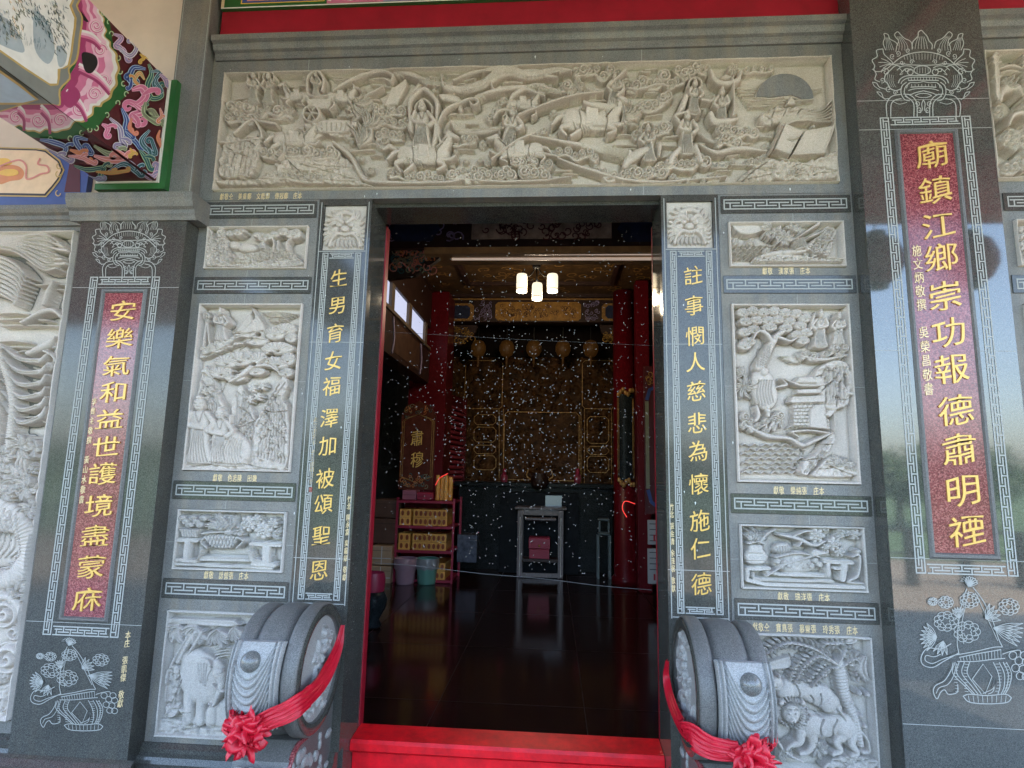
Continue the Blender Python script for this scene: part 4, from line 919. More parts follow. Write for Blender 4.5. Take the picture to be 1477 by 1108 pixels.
# joints between the stone slabs
mb = MB()
for (p, q) in (((302, 497), (440, 495)), ((1040, 500), (1240, 505))): pass
for x in (-1.62, .93): mb.rect(x-.002, x+.002, 3.59, 3.655, -.0012); mb.rect(x-.002, x+.002, 4.642, 4.79, -.0012)
for sgn in (-1, 1):
    xa, xb = sorted((sgn*1.054, sgn*1.447)); mb.rect(xa, xb, 2.495, 2.499, -.0055); mb.rect(xa, xb, 1.0, 1.004, -.0055)
for sgn in (-1, 1):
    for z in (2.21, 1.08): 
        for xx in ((1.454, 1.509), (2.298, 2.362)): xa, xb = sorted((sgn*xx[0], sgn*xx[1])); mb.rect(xa, xb, z-.0012, z+.0012, -.0012)
    for z0, z1 in ((3.38, 3.44), (2.985, 3.038), (2.786, 2.855), (1.5, 1.565), (1.31, 1.37)): mb.rect(sgn*1.96-.0012, sgn*1.96+.0012, z0, z1, -.0012)
mb.build('slab_joint', M['etch'], wall)
mb = MB(); rr = random.Random(31)                       # bird droppings and paint flecks on the stone
for k in range(36):
    x, z = rr.choice([(rr.uniform(-2.3, 2.3), rr.uniform(4.66, 4.74)), (rr.uniform(-2.3, 2.3), rr.uniform(3.6, 3.65)), (rr.choice((-1, 1))*rr.uniform(1.06, 1.44), rr.uniform(.8, 3.1)), (rr.choice((-1, 1))*rr.uniform(1.46, 1.5), rr.uniform(.6, 3.4))])
    L = rr.uniform(.003, .009); mb.add([(x-L*.6, -.0098, z), (x, -.0098, z-L*rr.uniform(1, 2.6)), (x+L*.6, -.0098, z), (x, -.0098, z+L)], [(0, 1, 2, 3)])
mb.build('white_stain', mat('white_fleck', (.6, .6, .57), .8), wall)
# ---------------------------------------------------------------- granite pilasters with couplets
class MapEtch(Etch):
    """engraving drawn in one crop and fitted to a box of another"""
    def __init__(s, y, ox, oy, sc, src=None, dst=None): Etch.__init__(s, y, ox, oy, sc); s.src, s.dst = src, dst
    def P(s, a, b):
        if s.src:
            a = s.dst[0]+(a-s.src[0])/(s.src[2]-s.src[0])*(s.dst[2]-s.dst[0]); b = s.dst[1]+(b-s.src[1])/(s.src[3]-s.src[1])*(s.dst[3]-s.dst[1])
        return Etch.P(s, a, b)
def lion_mask(e, w=.0065):
    C = 935
    def both(pts, wd=w, **k):
        e.line(pts, wd, **k); e.line([(2*C-a, b) for a, b in pts], wd, **k)
    def sp(a, b, r, d=1, a0=0, t=1.3):
        e.spiral(a, b, r, t, d, a0, w*.9); e.spiral(2*C-a, b, r, t, -d, math.pi-a0, w*.9)
    e.line([(835, 255), (840, 190), (885, 140), (890, 105), (915, 85), (940, 108), (968, 140), (985, 180), (1012, 210), (1010, 255)])
    for k in range(5): e.line([(860+k*28, 250), (872+k*22, 190), (893+k*12, 140)], w*.6)
    both([(690, 275), (700, 220), (715, 180), (688, 145), (680, 120), (705, 98), (730, 120), (765, 155), (822, 185), (840, 245)])
    both([(600, 262), (578, 200), (592, 150), (585, 115), (620, 122), (638, 162), (685, 188), (712, 220)])
    for k in range(4): both([(715+k*28, 265), (722+k*22, 210), (705+k*10, 140)], w*.55); both([(612+k*20, 262), (606+k*14, 200), (600+k*8, 150)], w*.55)
    both([(578, 250), (520, 262), (524, 318), (480, 350), (502, 398), (495, 440), (540, 452), (600, 432), (640, 402), (660, 372), (620, 330), (585, 295), (575, 250)], w*1.1)
    for (a, b) in ((560, 335), (535, 370), (545, 410), (580, 420)): both([(652, 385), ((652+a)/2, (385+b)/2-6), (a, b)], w*.8)
    both([(655, 392), (700, 350), (760, 312), (850, 285), (C, 276)], w*1.3); both([(655, 392), (740, 382), (830, 392), (C, 396)], w*1.1)
    for k in range(14): e.line([(760+k*27, 305-14*math.sin(k/13*3.14)), (770+k*25.5, 345)], w*.5)
    sp(660, 315, 26, 1, 1); sp(710, 290, 26, -1, 2); sp(800, 265, 24, 1, 1); sp(745, 372, 22, 1, 0); sp(832, 366, 22, -1, 0)
    both([(700, 440), (745, 405), (810, 402), (850, 420)]); both([(740, 460), (780, 425), (830, 440)]); e.arc(790, 438, 18, 14); e.arc(2*C-790, 438, 18, 14)
    e.arc(C-10, 440, 74, 40, wd=w*1.2)
    for k in range(5): e.line([(880+k*24, 415), (878+k*25, 465)], w*.5)
    e.arc(818, 455, 26, 26); e.arc(2*C-830, 455, 26, 26); sp(600, 455, 40, 1, 3); sp(570, 528, 26, -1, 2); sp(625, 605, 28, 1, 1); sp(685, 640, 22, -1, 0)
    both([(735, 410), (690, 398), (640, 440), (598, 482), (592, 530), (618, 560), (640, 600), (690, 620), (735, 605)], w*1.3); both([(720, 420), (745, 450), (725, 480), (755, 470)], w*.8)
    for k in range(4): both([(620+k*16, 470+k*5), (612+k*18, 540), (640+k*16, 590)], w*.45)
    both([(712, 555), (728, 520), (775, 492), (850, 487), (C, 487)], w*1.2); both([(735, 560), (750, 535), (788, 512), (850, 502), (C, 502)], w*1.0)
    for k in range(10): e.line([(800+k*27, 505), (802+k*27, 530)], w*.6, sm=False)
    e.line([(800, 530), (C, 528), (1070, 530)]); e.line([(820, 590), (C, 585), (1050, 590)]); both([(785, 600), (800, 560), (830, 548), (880, 550), (C, 540)])
    for k in range(8): e.line([(830+k*30, 562), (832+k*30, 588)], w*.6, sm=False)
    both([(800, 620), (850, 606), (C, 600)], w*1.1); both([(755, 650), (820, 655), (860, 640), (C, 622)], w*1.1); both([(860, 664), (900, 648), (C, 645)]); both([(860, 664), (900, 680), (C, 682)])
    both([(785, 545), (748, 575), (735, 620), (742, 660), (770, 700), (815, 712)], w*1.1); both([(812, 555), (780, 580), (765, 620), (772, 655), (800, 685)], w*1.0)
    both([(612, 852), (606, 745), (638, 685), (680, 662), (735, 655)], w*1.1); both([(645, 852), (648, 750), (676, 708), (740, 690)], w*1.1)
    both([(850, 852), (850, 745), (822, 700), (770, 668)], w*1.1); both([(880, 852), (876, 735), (845, 680), (795, 650)], w*1.1)
    both([(490, 425), (515, 470), (505, 520), (550, 545)]); both([(478, 428), (500, 445), (520, 480)], w*.7); both([(482, 545), (520, 555), (545, 590), (610, 610)]); both([(482, 545), (500, 580), (550, 615)], w*.8)
    both([(520, 630), (560, 640), (585, 690), (640, 690)]); both([(520, 630), (550, 665), (600, 700)], w*.8)
    sp(900, 790, 28, 1, 1); sp(880, 735, 26, -1, 2); both([(C, 700), (920, 740), (925, 790), (900, 815)]); both([(660, 715), (720, 740), (790, 725)], w*.7)
def basket(e, w=.006):
    for q in (0, 1): e.line([(470, 920), (520, 905+q*0), (655, 915), (790, 905), (840, 932)], w); 
    e.line([(470, 920), (520, 965), (655, 978), (800, 968), (840, 932)], w)
    for k in range(9): e.line([(510+k*36, 915), (520+k*34, 968)], w*.7, sm=False)
    for (t, q) in ((410, 545), (440, 560), (480, 585), (520, 610), (700, 735), (745, 760), (775, 775), (800, 790)):
        e.line([(t, 660), (t+(-18 if t < 600 else 38), 745), (q*.6+t*.4+(-10 if t < 600 else 30), 840), (q, 905)], w)
    for j in range(10):
        y = 675+j*23; dx = 10*math.sin(j/9*3.14)
        e.line([(412-dx, y), (438-dx, y+4)], w*.6, sm=False); e.line([(482-dx, y), (512-dx, y+4)], w*.6, sm=False); e.line([(775+dx*3, y), (802+dx*3, y-3)], w*.6, sm=False); e.line([(715+dx*2, y), (745+dx*2, y)], w*.6, sm=False)
    e.line([(540, 790), (622, 675), (690, 770), (640, 902), (540, 790)], w, sm=False)
    e.line([(420, 605), (560, 580), (700, 548), (770, 545)], w); e.line([(440, 625), (570, 598), (760, 565)], w); e.line([(425, 655), (560, 655), (690, 640), (790, 632)], w)
    for k in range(14): e.line([(445+k*24, 620-k*4.2), (455+k*23.5, 652-k*1.2)], w*.6, sm=False)
    e.line([(440, 605), (425, 500), (440, 330), (470, 180), (500, 100)], w); e.line([(475, 520), (460, 380), (490, 230), (512, 120)], w*.8); e.line([(770, 545), (740, 480), (690, 330), (620, 190), (545, 90)], w); e.line([(735, 500), (680, 380), (610, 230), (560, 130)], w*.8)
    for k in range(9):
        a = 3.5+k*.34; e.line([(512, 90), (512+40*math.cos(a-.15), 60+42*math.sin(a)), (512+72*math.cos(a), 62+52*math.sin(a)), (512+42*math.cos(a+.2), 70+40*math.sin(a+.2)), (512, 90)], w*.8)
    def peony(x, y, R):
        for g in range(3):
            rr = R*(1-.3*g); n = 9-g*2
            for k in range(n):
                a = 6.283*k/n+g*.3; e.arc(x+math.cos(a)*rr*.62, y+math.sin(a)*rr*.5, rr*.32, rr*.26, a-1.9, a+1.9, w*.8, 8)
    peony(340, 350, 100); peony(500, 430, 110); peony(340, 205, 62); peony(520, 190, 80); peony(820, 240, 85); peony(240, 200, 40)
    def lf(x, y, L, a, bw=.18):
        c, q = math.cos(a), math.sin(a); e.line([(x, y), (x+c*L*.5-q*L*bw, y+q*L*.5+c*L*bw), (x+c*L, y+q*L)], w*.8); e.line([(x, y), (x+c*L*.5+q*L*bw, y+q*L*.5-c*L*bw), (x+c*L, y+q*L)], w*.8); e.line([(x, y), (x+c*L*.85, y+q*L*.85)], w*.5, sm=False)
    for k in range(8): lf(270, 470, 130, 2.2+k*.27, .1)
    for k in range(4): lf(320, 500, 110, 1.3+k*.35, .1)
    for k in range(5): lf(440, 330, 90, -2.2+k*.25, .12)
    for k in range(6): lf(700, 400, 230, -.15+k*.16, .07)
    for k in range(5): lf(640, 330, 120, -1.3+k*.35, .12)
    e.line([(440, 590), (330, 650), (240, 700), (165, 680), (152, 620), (200, 555), (300, 560), (380, 520)], w); e.line([(400, 610), (310, 640), (240, 670), (185, 650), (190, 610), (250, 620), (300, 600)], w*.9)
    e.line([(395, 665), (380, 720), (330, 800), (260, 840), (245, 890), (272, 940), (300, 890), (330, 872), (360, 905), (425, 890), (430, 830)], w); e.line([(420, 670), (400, 760), (355, 830), (290, 855), (265, 900)], w*.8)
    for (a, b) in ((850, 610), (895, 650), (870, 705), (925, 715), (905, 765), (950, 660), (950, 770), (935, 610)): e.arc(a, b, 30, 30, wd=w*.9, n=12)
    e.line([(770, 600), (830, 580), (900, 570), (910, 600)], w); e.line([(620, 900), (700, 860), (720, 790), (700, 880), (660, 905)], w*.8)

def pilaster(name, label, sgn, xa, xb, top, key, red, frm, txt, cz, small, sz, joints, basketbox, lionsrc, nv):
    p = thing(name, label, 'pilaster', ((xa+xb)/2, -.15, -.62))
    mb = MB(); mb.box(xa, xb, -.15, .088, -.62, top, .006); mb.build('shaft', M['polished' if sgn < 0 else 'mirror'], p)
    mb = MB(); mb.prism([(-.151, -.25), (-.175, -.265), (-.20, -.30), (-.215, -.31), (-.215, -.38), (-.19, -.40), (-.19, -.45), (-.235, -.48), (-.235, -.62), (-.151, -.62)], xa-.05, xb+.05, 'x'); mb.build('plinth', M['polished'], p)
    mb = MB(); key_frame(mb, *key, .060, -.1525, nv, 4, .008); mb.build('key_border', M['etch'], p)
    # framed plaque
    (a, b, c, d), (e, f, g, h) = frm, red
    mb = MB()
    ring = [(a, b, c, d, -.152), (a+.012, b-.012, c+.012, d-.012, -.166), (e-.008, f+.008, g-.008, h+.008, -.166), (e, f, g, h, -.1535)]
    vs = []
    for (q0, q1, q2, q3, y) in ring: vs += [(q0, y, q2), (q1, y, q2), (q1, y, q3), (q0, y, q3)]
    fs = []
    for k in range(3):
        for j in range(4): fs.append((k*4+j, k*4+(j+1) % 4, k*4+4+(j+1) % 4, k*4+4+j))
    mb.add(vs, fs); mb.build('plaque_frame', M['drum'], p)
    mb = MB(); mb.rect(e-.001, f+.001, g-.001, h+.001, -.1537); pl = mb.build('red_plaque', M['redgranite'], p)
    mb = MB(); w_ = (f-e)*(.64 if sgn < 0 else .56)
    for k, ch in enumerate(txt): mb = MB(); write(mb, ch, (e+f)/2+(.012 if sgn < 0 else .02), cz[k], w_*1.08, (.140 if sgn < 0 else .18), -.154, (.004 if sgn < 0 else -.006), .06 if sgn < 0 else .16, .008); mb._link('gold_character', M['gold'], pl)
    mb = MB()
    for k, ch in enumerate(small):
        if ch != ' ': write(mb, ch, e+(.022 if sgn < 0 else .042), sz[0]+(sz[1]-sz[0])*k/(len(small)-1), (.034 if sgn < 0 else .058), (.05 if sgn < 0 else .075), -.154, .025, .1, .004)
    mb.build('signature_lettering', M['goldpale'], pl)
    mb = MB()
    for z in joints: mb.rect(xa+.002, xb-.002, z-.0016, z+.0016, -.1512)
    mb.build('slab_joint', M['etch'], p)
    e1 = MapEtch(-.1502, *lionsrc); lion_mask(e1, .0056 if sgn > 0 else .0048); e1.mb.build('lion_engraving', M['etch'], p)
    e2 = MapEtch(-.1502, *basketbox); basket(e2, .0050 if sgn > 0 else .0042); e2.mb.build('flower_basket_engraving', M['etch'], p)
    return p
LT = [onY(*q, -.15)[2] for q in ((184, 449), (177, 488), (171, 528), (164, 566), (156, 605), (151, 644), (145, 683), (138, 729), (134, 773), (127, 817), (120, 864))]
pl = pilaster('granite_pilaster', 'dark granite pilaster left of the doorway with red plaque and stepped capital', -1, -3.176, -2.368, 3.37, (-3.046, -2.518, .48, 2.938), (-2.913, -2.63, .603, 2.815), (-2.948, -2.601, .57, 2.849),
              '安樂氣和益世護境盡蒙庥', LT, '李豊主敬撰 黃山水敬書', (2.03, 1.36), (2.857, .562), (0, 680, 2.59, (145, 10, 940, 985), (112, 622, 424, 972)), (130, 300, 10.075, (478, 85, 1390, 852), (30, 115, 1095, 1000)), 20)
mb = MB()
mb.prism([(-.149, 3.36), (-.165, 3.36), (-.175, 3.385), (-.185, 3.40), (-.185, 3.43), (-.21, 3.445), (-.225, 3.475), (-.235, 3.50), (-.235, 3.545), (-.0, 3.545), (0, 3.372), (-.149, 3.372)], -3.25, -2.29, 'x'); mb.build('capital', M['honed'], pl)
mb = MB()
for k, ch in enumerate('本庄 張凱傑 敬獻'):
    if ch != ' ': write(mb, ch, -2.455, .50-k*.052, .036, .048, -.1502, .025, .1, .002)
mb.build('donor_lettering', M['goldpale'], pl)
RT = [onY(*q, -.15)[2] for q in ((1337, 224), (1343, 275), (1347, 326), (1352, 372), (1355, 427), (1362, 480), (1366, 532), (1374, 592), (1376, 648), (1380, 708), (1385, 765))]
pr = pilaster('granite_pilaster', 'tall dark granite pilaster right of the doorway whose red plaque starts near the frieze', 1, 2.366, 3.232, 6.25, (2.508, 3.098, 1.048, 4.057), (2.63, 2.972, 1.175, 3.93), (2.596, 3.007, 1.137, 3.962),
              '廟鎮江鄉崇功報德肅明禋', RT, '施文炳敬撰 吳榮昌敬書', (3.10, 2.18), (3.968, 4.184, 2.43, 1.137, .192), (1300, 830, 5.277), (1180, 30, 6.154), 24)
post = thing('granite_post', 'plain upright granite post rising above the left pilaster between cream wall and frieze', 'post', (-2.51, -.1, 3.55))
mb = MB(); mb.box(-2.632, -2.393, -.10, .088, 3.546, 6.25, .004); mb.build('shaft', M['honed'], post)
mb = MB(); mb.ribbon([(-2.405, -.1005, 3.56), (-2.405, -.1005, 6.2)], .005); mb.ribbon([(-2.62, -.1005, 3.56), (-2.62, -.1005, 6.2)], .005); mb.build('groove_line', M['etch'], post)

# ---------------------------------------------------------------- carved walls beyond the pilasters
lw = thing('carved_side_wall', 'side wall left of the left pilaster, carved with a crane or phoenix over leaves', 'wall', (-4, 0, -.62))
mb = MB(); slab(mb, -5.6, -3.178, -.62, 3.39, 0, .085, [(-4.7, -3.318, -.12, 3.352)]); mb.build('panel_surround', M['honed'], lw)
r = Relief(-4.7+.002, -3.32, -.118, 3.35, 0, .0055); r.crop(0, 310, 2.8417)
for k in range(7): r.limb([(-160, 90+k*6), (60, 95+k*8), (190, 90+k*22), (250+(k % 3)*22, 118+k*18)], [20, 17, 15, 8], .6+.05*k, .1); r.groove([(-160, 92+k*6), (60, 97+k*8), (190, 92+k*22), (240, 116+k*18)], 2.5, .3)
for k in range(8): r.limb([(-200, 200+k*10), (-20, 180+k*18), (70, 210+k*20), (130-k*7, 262+k*16)], [20, 20, 15, 6], .8, .1); r.groove([(-200, 202+k*10), (-20, 182+k*18), (70, 212+k*20), (125-k*7, 260+k*16)], 2.5, .3)
for (y, x0, x1) in ((288, 150, 300), (310, 200, 290), (405, -20, 120), (430, -20, 200), (455, 0, 250), (520, -10, 110), (545, -10, 160), (560, 60, 200), (830, 90, 210), (850, 100, 200)): r.limb([(x0, y), ((x0+x1)/2, y-4), (x1, y+2)], 5, .35)
r.limb([(190, 370), (205, 320), (230, 280)], [12, 15, 9], .75); r.limb([(100, 445), (180, 400), (230, 395), (270, 430)], [8, 14, 14, 10], .75); r.limb([(120, 570), (200, 530), (240, 505)], [14, 22, 7], .7); r.limb([(190, 560), (225, 580), (245, 612)], [10, 10, 6], .7); r.clouds([(205, 620), (225, 540)], 20, .6)
for k in range(6): r.limb([(20, 540+k*46), (90, 590+k*52), (170, 600+k*46), (205, 590+k*40 if k > 2 else 575+k*42)], [5, 13, 15, 7], .75, .05); r.groove([(20, 542+k*46), (90, 592+k*52), (170, 602+k*46)], 2.4, .25)
for q in (0, 1): r.limb([(5-q*60, 560), (50-q*60, 700), (60-q*60, 820), (40-q*60, 1000)], [14, 18, 18, 22], .8, .1, rib=.07, ribl=10)
for (x, y, R) in ((100, 950, 60), (30, 985, 50), (150, 960, 42), (20, 1050, 46), (95, 1090, 50), (150, 1040, 26)): r.fan(x, y, R, -.4, 6.0, 7, R*.26, .8, .15)
for k in range(3): r.limb([(60+k*24, 1140), (75+k*20, 1040), (95+k*10, 960)], 6, .7)
r.crop(0, 680, 2.59)
for (x, y, R) in ((60, 30, 60), (110, 60, 50), (120, 140, 44), (30, 80, 40), (90, 400, 50), (40, 470, 50), (60, 370, 34), (100, 460, 30)): r.fan(x, y, R, 0, 6.28, 8, R*.26, .75, .12)
r.limb([(-120, 120), (-10, 160), (80, 200), (110, 300), (60, 390), (-60, 420)], [60, 70, 46, 40, 40, 50], .95, .05, rib=.05, ribl=13); r.blob(45, 175, 18, 12, 1.2, 0, .1)
for k in range(8): r.groove([(-80+k*22, 110+k*6), (-50+k*20, 230+k*10), (-90+k*20, 330)], 3, .2)
r.curl(25, 530, 62, .95); r.curl(60, 600, 40, .8, -1); r.curl(30, 700, 66, .8); r.limb([(-60, 480), (40, 470), (90, 540), (80, 620)], [20, 24, 22, 14], .85)
r.water(-160, 60, 790, 960, 5, 4, .4); r.cloudrow(-200, 760, 40, 770, 6, 26, .6); r.rock([(-200, 790), (60, 775), (45, 950), (-200, 960)], .3)
r.fill(170, 36); r.frame(.022, .6); r.build('relief_panel', M['carved'], lw, .085, .05)
mb = MB(); mb.prism([(.05, 3.392), (-.02, 3.392), (-.03, 3.42), (-.045, 3.43), (-.045, 3.46), (-.07, 3.475), (-.085, 3.50), (-.085, 3.53), (.05, 3.53)], -5.6, -3.178, 'x'); mb.build('cornice', M['honed'], lw)
mb = MB(); mb.prism([(-.001, -.2), (-.035, -.225), (-.035, -.25), (-.06, -.265), (-.075, -.30), (-.10, -.31), (-.10, -.36), (-.075, -.38), (-.075, -.44), (-.12, -.47), (-.12, -.619), (-.001, -.619)], -5.6, -3.228, 'x'); mb.build('plinth', M['polished'], lw)

rw = thing('carved_side_wall', 'side wall beyond the tall pilaster, carved with posts and clouds under the short red board', 'wall', (4, 0, -.62))
mb = MB(); slab(mb, 3.234, 5.6, -.62, 4.80, 0, .085, [(3.315, 5.5, 3.656, 4.641), (3.41, 4.2, 3.041, 3.378), (3.41, 4.2, 1.568, 2.784), (3.41, 4.2, .895, 1.307)]); mb.build('panel_surround', M['honed'], rw)
mb = MB(); mb.prism([(.05, 4.745), (-.02, 4.745), (-.035, 4.762), (-.035, 4.79), (-.06, 4.80), (-.075, 4.83), (-.075, 4.845), (-.105, 4.855), (-.105, 4.90), (.05, 4.90)], 3.234, 5.6, 'x'); mb.build('cornice', M['honed'], rw)
r = Relief(3.317, 5.498, 3.659, 4.638, 0, .0055); r.crop(1400, 60, 2.702)
for x in (80, 195): r.limb([(x, 70), (x+6, 150), (x+10, 230)], 13, .9, 0, False, flat=.3); r.limb([(x-12, 98), (x+16, 98)], 7, 1.0); r.limb([(x-12, 75), (x+14, 75)], 8, 1.0); r.limb([(x-8, 150), (x+20, 150)], 6, 1.0)
r.limb([(95, 118), (140, 108), (195, 118)], 7, .8); r.limb([(95, 135), (140, 128), (195, 135)], 4, .7)
r.limb([(100, 240), (110, 205), (140, 185), (175, 190), (185, 220)], [14, 20, 24, 20, 10], .9); r.fan(135, 190, 45, 3.6, 6.2, 8, 8, .8); r.limb([(130, 340), (150, 300), (190, 290), (215, 310)], [8, 12, 12, 10], .9)
r.cloudrow(85, 270, 110, 300, 2, 20, .8); r.cloudrow(105, 370, 220, 400, 5, 24, .9); r.cloudrow(120, 500, 230, 480, 5, 26, .9); r.cloudrow(120, 390, 180, 410, 3, 20, .8); r.curl(215, 260, 30, .8); r.curl(210, 440, 26, .7)
r.fill(140, 24); r.frame(.02, .6); r.build('relief_panel', M['frieze'], rw, .078, .042)
for (z0, z1) in BZ[:3]:
    mb = MB(); mb.box(3.36, 5.5, -.008, -.0005, z0-.027, z1+.027, .0035); bnd = mb.build('meander_band', M['polished'], rw)
    mb = MB(); key_band(mb, 3.385, 4.65, z0, z1, -.0095, 8, .0088); mb.build('key_pattern', M['etch'], bnd)
r = Relief(3.412, 4.198, 3.043, 3.376, 0, .005); r.crop(1400, 60, 2.702)
for (x, y) in ((172, 745), (190, 735), (165, 772), (185, 765), (205, 755), (170, 800), (192, 795), (210, 785), (225, 740)): r.pad(x, y, 16, 13, .8, .1, 6)
r.limb([(155, 845), (185, 820), (215, 790)], 7, .7); r.fill(40, 20); r.frame(.016, .66); r.build('relief_panel', M['carved'], rw, .055, .034)
r = Relief(3.412, 4.198, 1.57, 2.782, 0, .006); r.crop(1400, 60, 2.702); r.cloudrow(180, 1080, 240, 1090, 3, 20, .7); r.rock([(200, 1300), (200, 1150), (280, 1100), (320, 1300)], .6); r.fill(90, 24); r.frame(.018, .66); r.build('relief_panel', M['carved'], rw, .055, .036)

r = Relief(3.412, 4.198, .897, 1.305, 0, .006); r.crop(1400, 60, 2.702); r.fill(60, 22); r.frame(.016, .66); r.build('relief_panel', M['carved_shaded'], rw, .058, .036)
# ---------------------------------------------------------------- painted woodwork above
def flat(nm, c, rough=.45): return mat('paint_'+nm, c, rough, noise=.1, nscale=14)
PT = {'maroon': flat('maroon', (.075, .008, .012)), 'white': flat('white', (.72, .68, .60)), 'grey': flat('grey', (.20, .20, .17)), 'gold': flat('gold', (.48, .32, .10)), 'pink': flat('pink', (.60, .16, .27)),
      'pinkl': flat('light_pink', (.74, .44, .50)), 'pinkd': flat('deep_pink', (.33, .04, .12)), 'green': flat('green', (.018, .10, .022)), 'greenl': flat('light_green', (.40, .52, .28)), 'blue': flat('blue', (.035, .07, .24)),
      'bluel': flat('pale_blue', (.42, .52, .60)), 'teal': flat('teal', (.02, .10, .11)), 'purple': flat('lilac', (.27, .22, .36)), 'orange': flat('orange', (.62, .22, .07)), 'cream': flat('cream', (.74, .52, .32)),
      'black': flat('black', (.015, .012, .012)), 'olive': flat('olive', (.22, .22, .14)), 'ink': flat('ink', (.12, .14, .13)), 'mist': flat('mist', (.38, .42, .42)), 'yellow': flat('yellow', (.72, .42, .06)), 'salmon': flat('salmon', (.62, .22, .18))}
BX, BZ0 = -2.628, 3.665
beam = thing('painted_beam', 'painted beam running out over the left pilaster, pink scrolls round a landscape panel', 'beam', (-2.85, -.15, BZ0))
mb = MB(); mb.box(-3.06, BX, -4.4, -.152, BZ0, 4.475); mb.build('timber', PT['maroon'], beam)
class Face:
    """painting on the beam: polygons and brush lines in crop coordinates, on its side or its underside"""
    def __init__(s): s.k = 0; s.acc = {}
    def side(s, a, b): return (a*0+b) if False else None
def fold_side(a, b): return b < 331+.737*a        # above the beam's lower edge
def P_side(a, b, off): p = onX(a/3.4625, b/3.4625, BX); return np.array([BX+off, min(p[1], -.168), min(max(p[2], BZ0), 4.474)])
def P_under(a, b, off): p = onZ(a/3.4625, b/3.4625, BZ0); return np.array([min(max(p[0], -3.058), BX), min(p[1], -.168), BZ0-off])
PAINT = {}
_layer = [0]
def fan_fill(mbx, pts3): mbx.add(pts3, [tuple(range(len(pts3)))])
def clip(poly, keep_side):
    out = []; n = len(poly); f = lambda p: (331+.737*p[0]-p[1])*(1 if keep_side else -1)
    for i in range(n):
        p, q = poly[i], poly[(i+1) % n]; a, b = f(p), f(q)
        if a >= 0: out.append(p)
        if (a >= 0) != (b >= 0): t = a/(a-b); out.append((p[0]+(q[0]-p[0])*t, p[1]+(q[1]-p[1])*t))
    return out
def paint(col, poly, sm=True, n=5):
    _layer[0] += 1; off = .0015+.00006*_layer[0]
    if sm: poly = [tuple(p) for p in smooth(poly, n, True)]
    mbx = PAINT.setdefault(col, MB())
    A = clip(poly, True); B = clip(poly, False)
    if len(A) > 2: fan_fill(mbx, [P_side(*p, off) for p in A])
    if len(B) > 2: fan_fill(mbx, [P_under(*p, off) for p in B])
def stroke(col, pts, wd, sm=True, taper=False, n=6):
    """one brush line, kept as a continuous ribbon on each face of the beam"""
    _layer[0] += .25; off = .0015+.00006*_layer[0]
    if sm: pts = smooth(pts, n)
    m = len(pts); mbx = PAINT.setdefault(col, MB()); P = [np.array(p, float) for p in pts]; L = []; R = []
    for i in range(m):
        t = P[min(i+1, m-1)]-P[max(i-1, 0)]; t /= np.hypot(*t)+1e-9; q = i/(m-1)
        w_ = wd*(min(1, .35+3*q)*(1-.72*q**1.5) if taper else 1)/2
        nn = np.array([-t[1], t[0]]); L.append(P[i]+nn*w_); R.append(P[i]-nn*w_)
    for F, keep in ((P_side, True), (P_under, False)):
        for i in range(m-1):
            q = clip([tuple(L[i]), tuple(L[i+1]), tuple(R[i+1]), tuple(R[i])], keep)
            if len(q) > 2: fan_fill(mbx, [F(*p, off) for p in q])
def hook(pts, r, d=1, turns=.8):
    """a path that ends in a curled tip"""
    q = [np.array(p, float) for p in smooth(pts, 6)]; t = q[-1]-q[-2]; t /= np.hypot(*t)+1e-9; nn = np.array([-t[1], t[0]])*d
    c = q[-1]+nn*r; a0 = math.atan2(*(q[-1]-c)[::-1])
    for k in range(1, 13): a = a0+d*6.283*turns*k/12; rr = r*(1-.6*k/12); q.append(c+rr*np.array([math.cos(a), math.sin(a)]))
    return q
def scroll(col, edge, pts, wd):
    d = 1 if (int(pts[0][0])+int(wd)) % 2 else -1
    q = hook(pts, wd*.62, d); stroke(edge, q, wd+8, False, True); stroke(col, q, wd, False, True)
    stroke(edge, smooth(pts, 5), max(2.5, wd*.13), False, True)
    m_ = np.array(pts[len(pts)//2]); b_ = np.array(pts[0]); t = (m_-b_)/(np.hypot(*(m_-b_))+1e-9); nn = np.array([-t[1], t[0]])*d
    br = hook([m_-t*wd*.4, m_+nn*wd*.9+t*wd*.3, m_+nn*wd*1.3+t*wd*1.0], wd*.3, -d); stroke(edge, br, wd*.62+7, False, True); stroke(col, br, wd*.62, False, True)
g_out = [(470, -60), (500, 40), (545, 110), (560, 200), (590, 290), (605, 390), (630, 470), (560, 540), (480, 640), (430, 650), (350, 690), (200, 690), (60, 660), (-80, 600), (-80, -60)]
paint('green', g_out)
for k in range(16):
    t = smooth(g_out[:13], 3); q = t[min(2+k*2, len(t)-1)]; stroke('greenl', [(q[0]+10*math.cos(a), q[1]+12*math.sin(a)) for a in np.linspace(k, k+4.4, 7)], 5)
OUT = [(468, -70), (478, 0), (492, 60), (512, 120), (516, 180), (545, 235), (575, 300), (572, 380), (552, 450), (505, 510), (462, 530), (430, 585), (370, 605), (310, 645), (230, 640), (170, 648), (100, 622), (30, 616), (-40, 590), (-90, 570)]
INN = [(400, -70), (388, 0), (390, 50), (410, 95), (402, 170), (395, 230), (388, 290), (375, 330), (350, 370), (352, 395), (325, 430), (302, 460), (300, 515), (270, 520), (220, 520), (170, 520), (110, 520), (40, 520), (-40, 520), (-90, 520)]
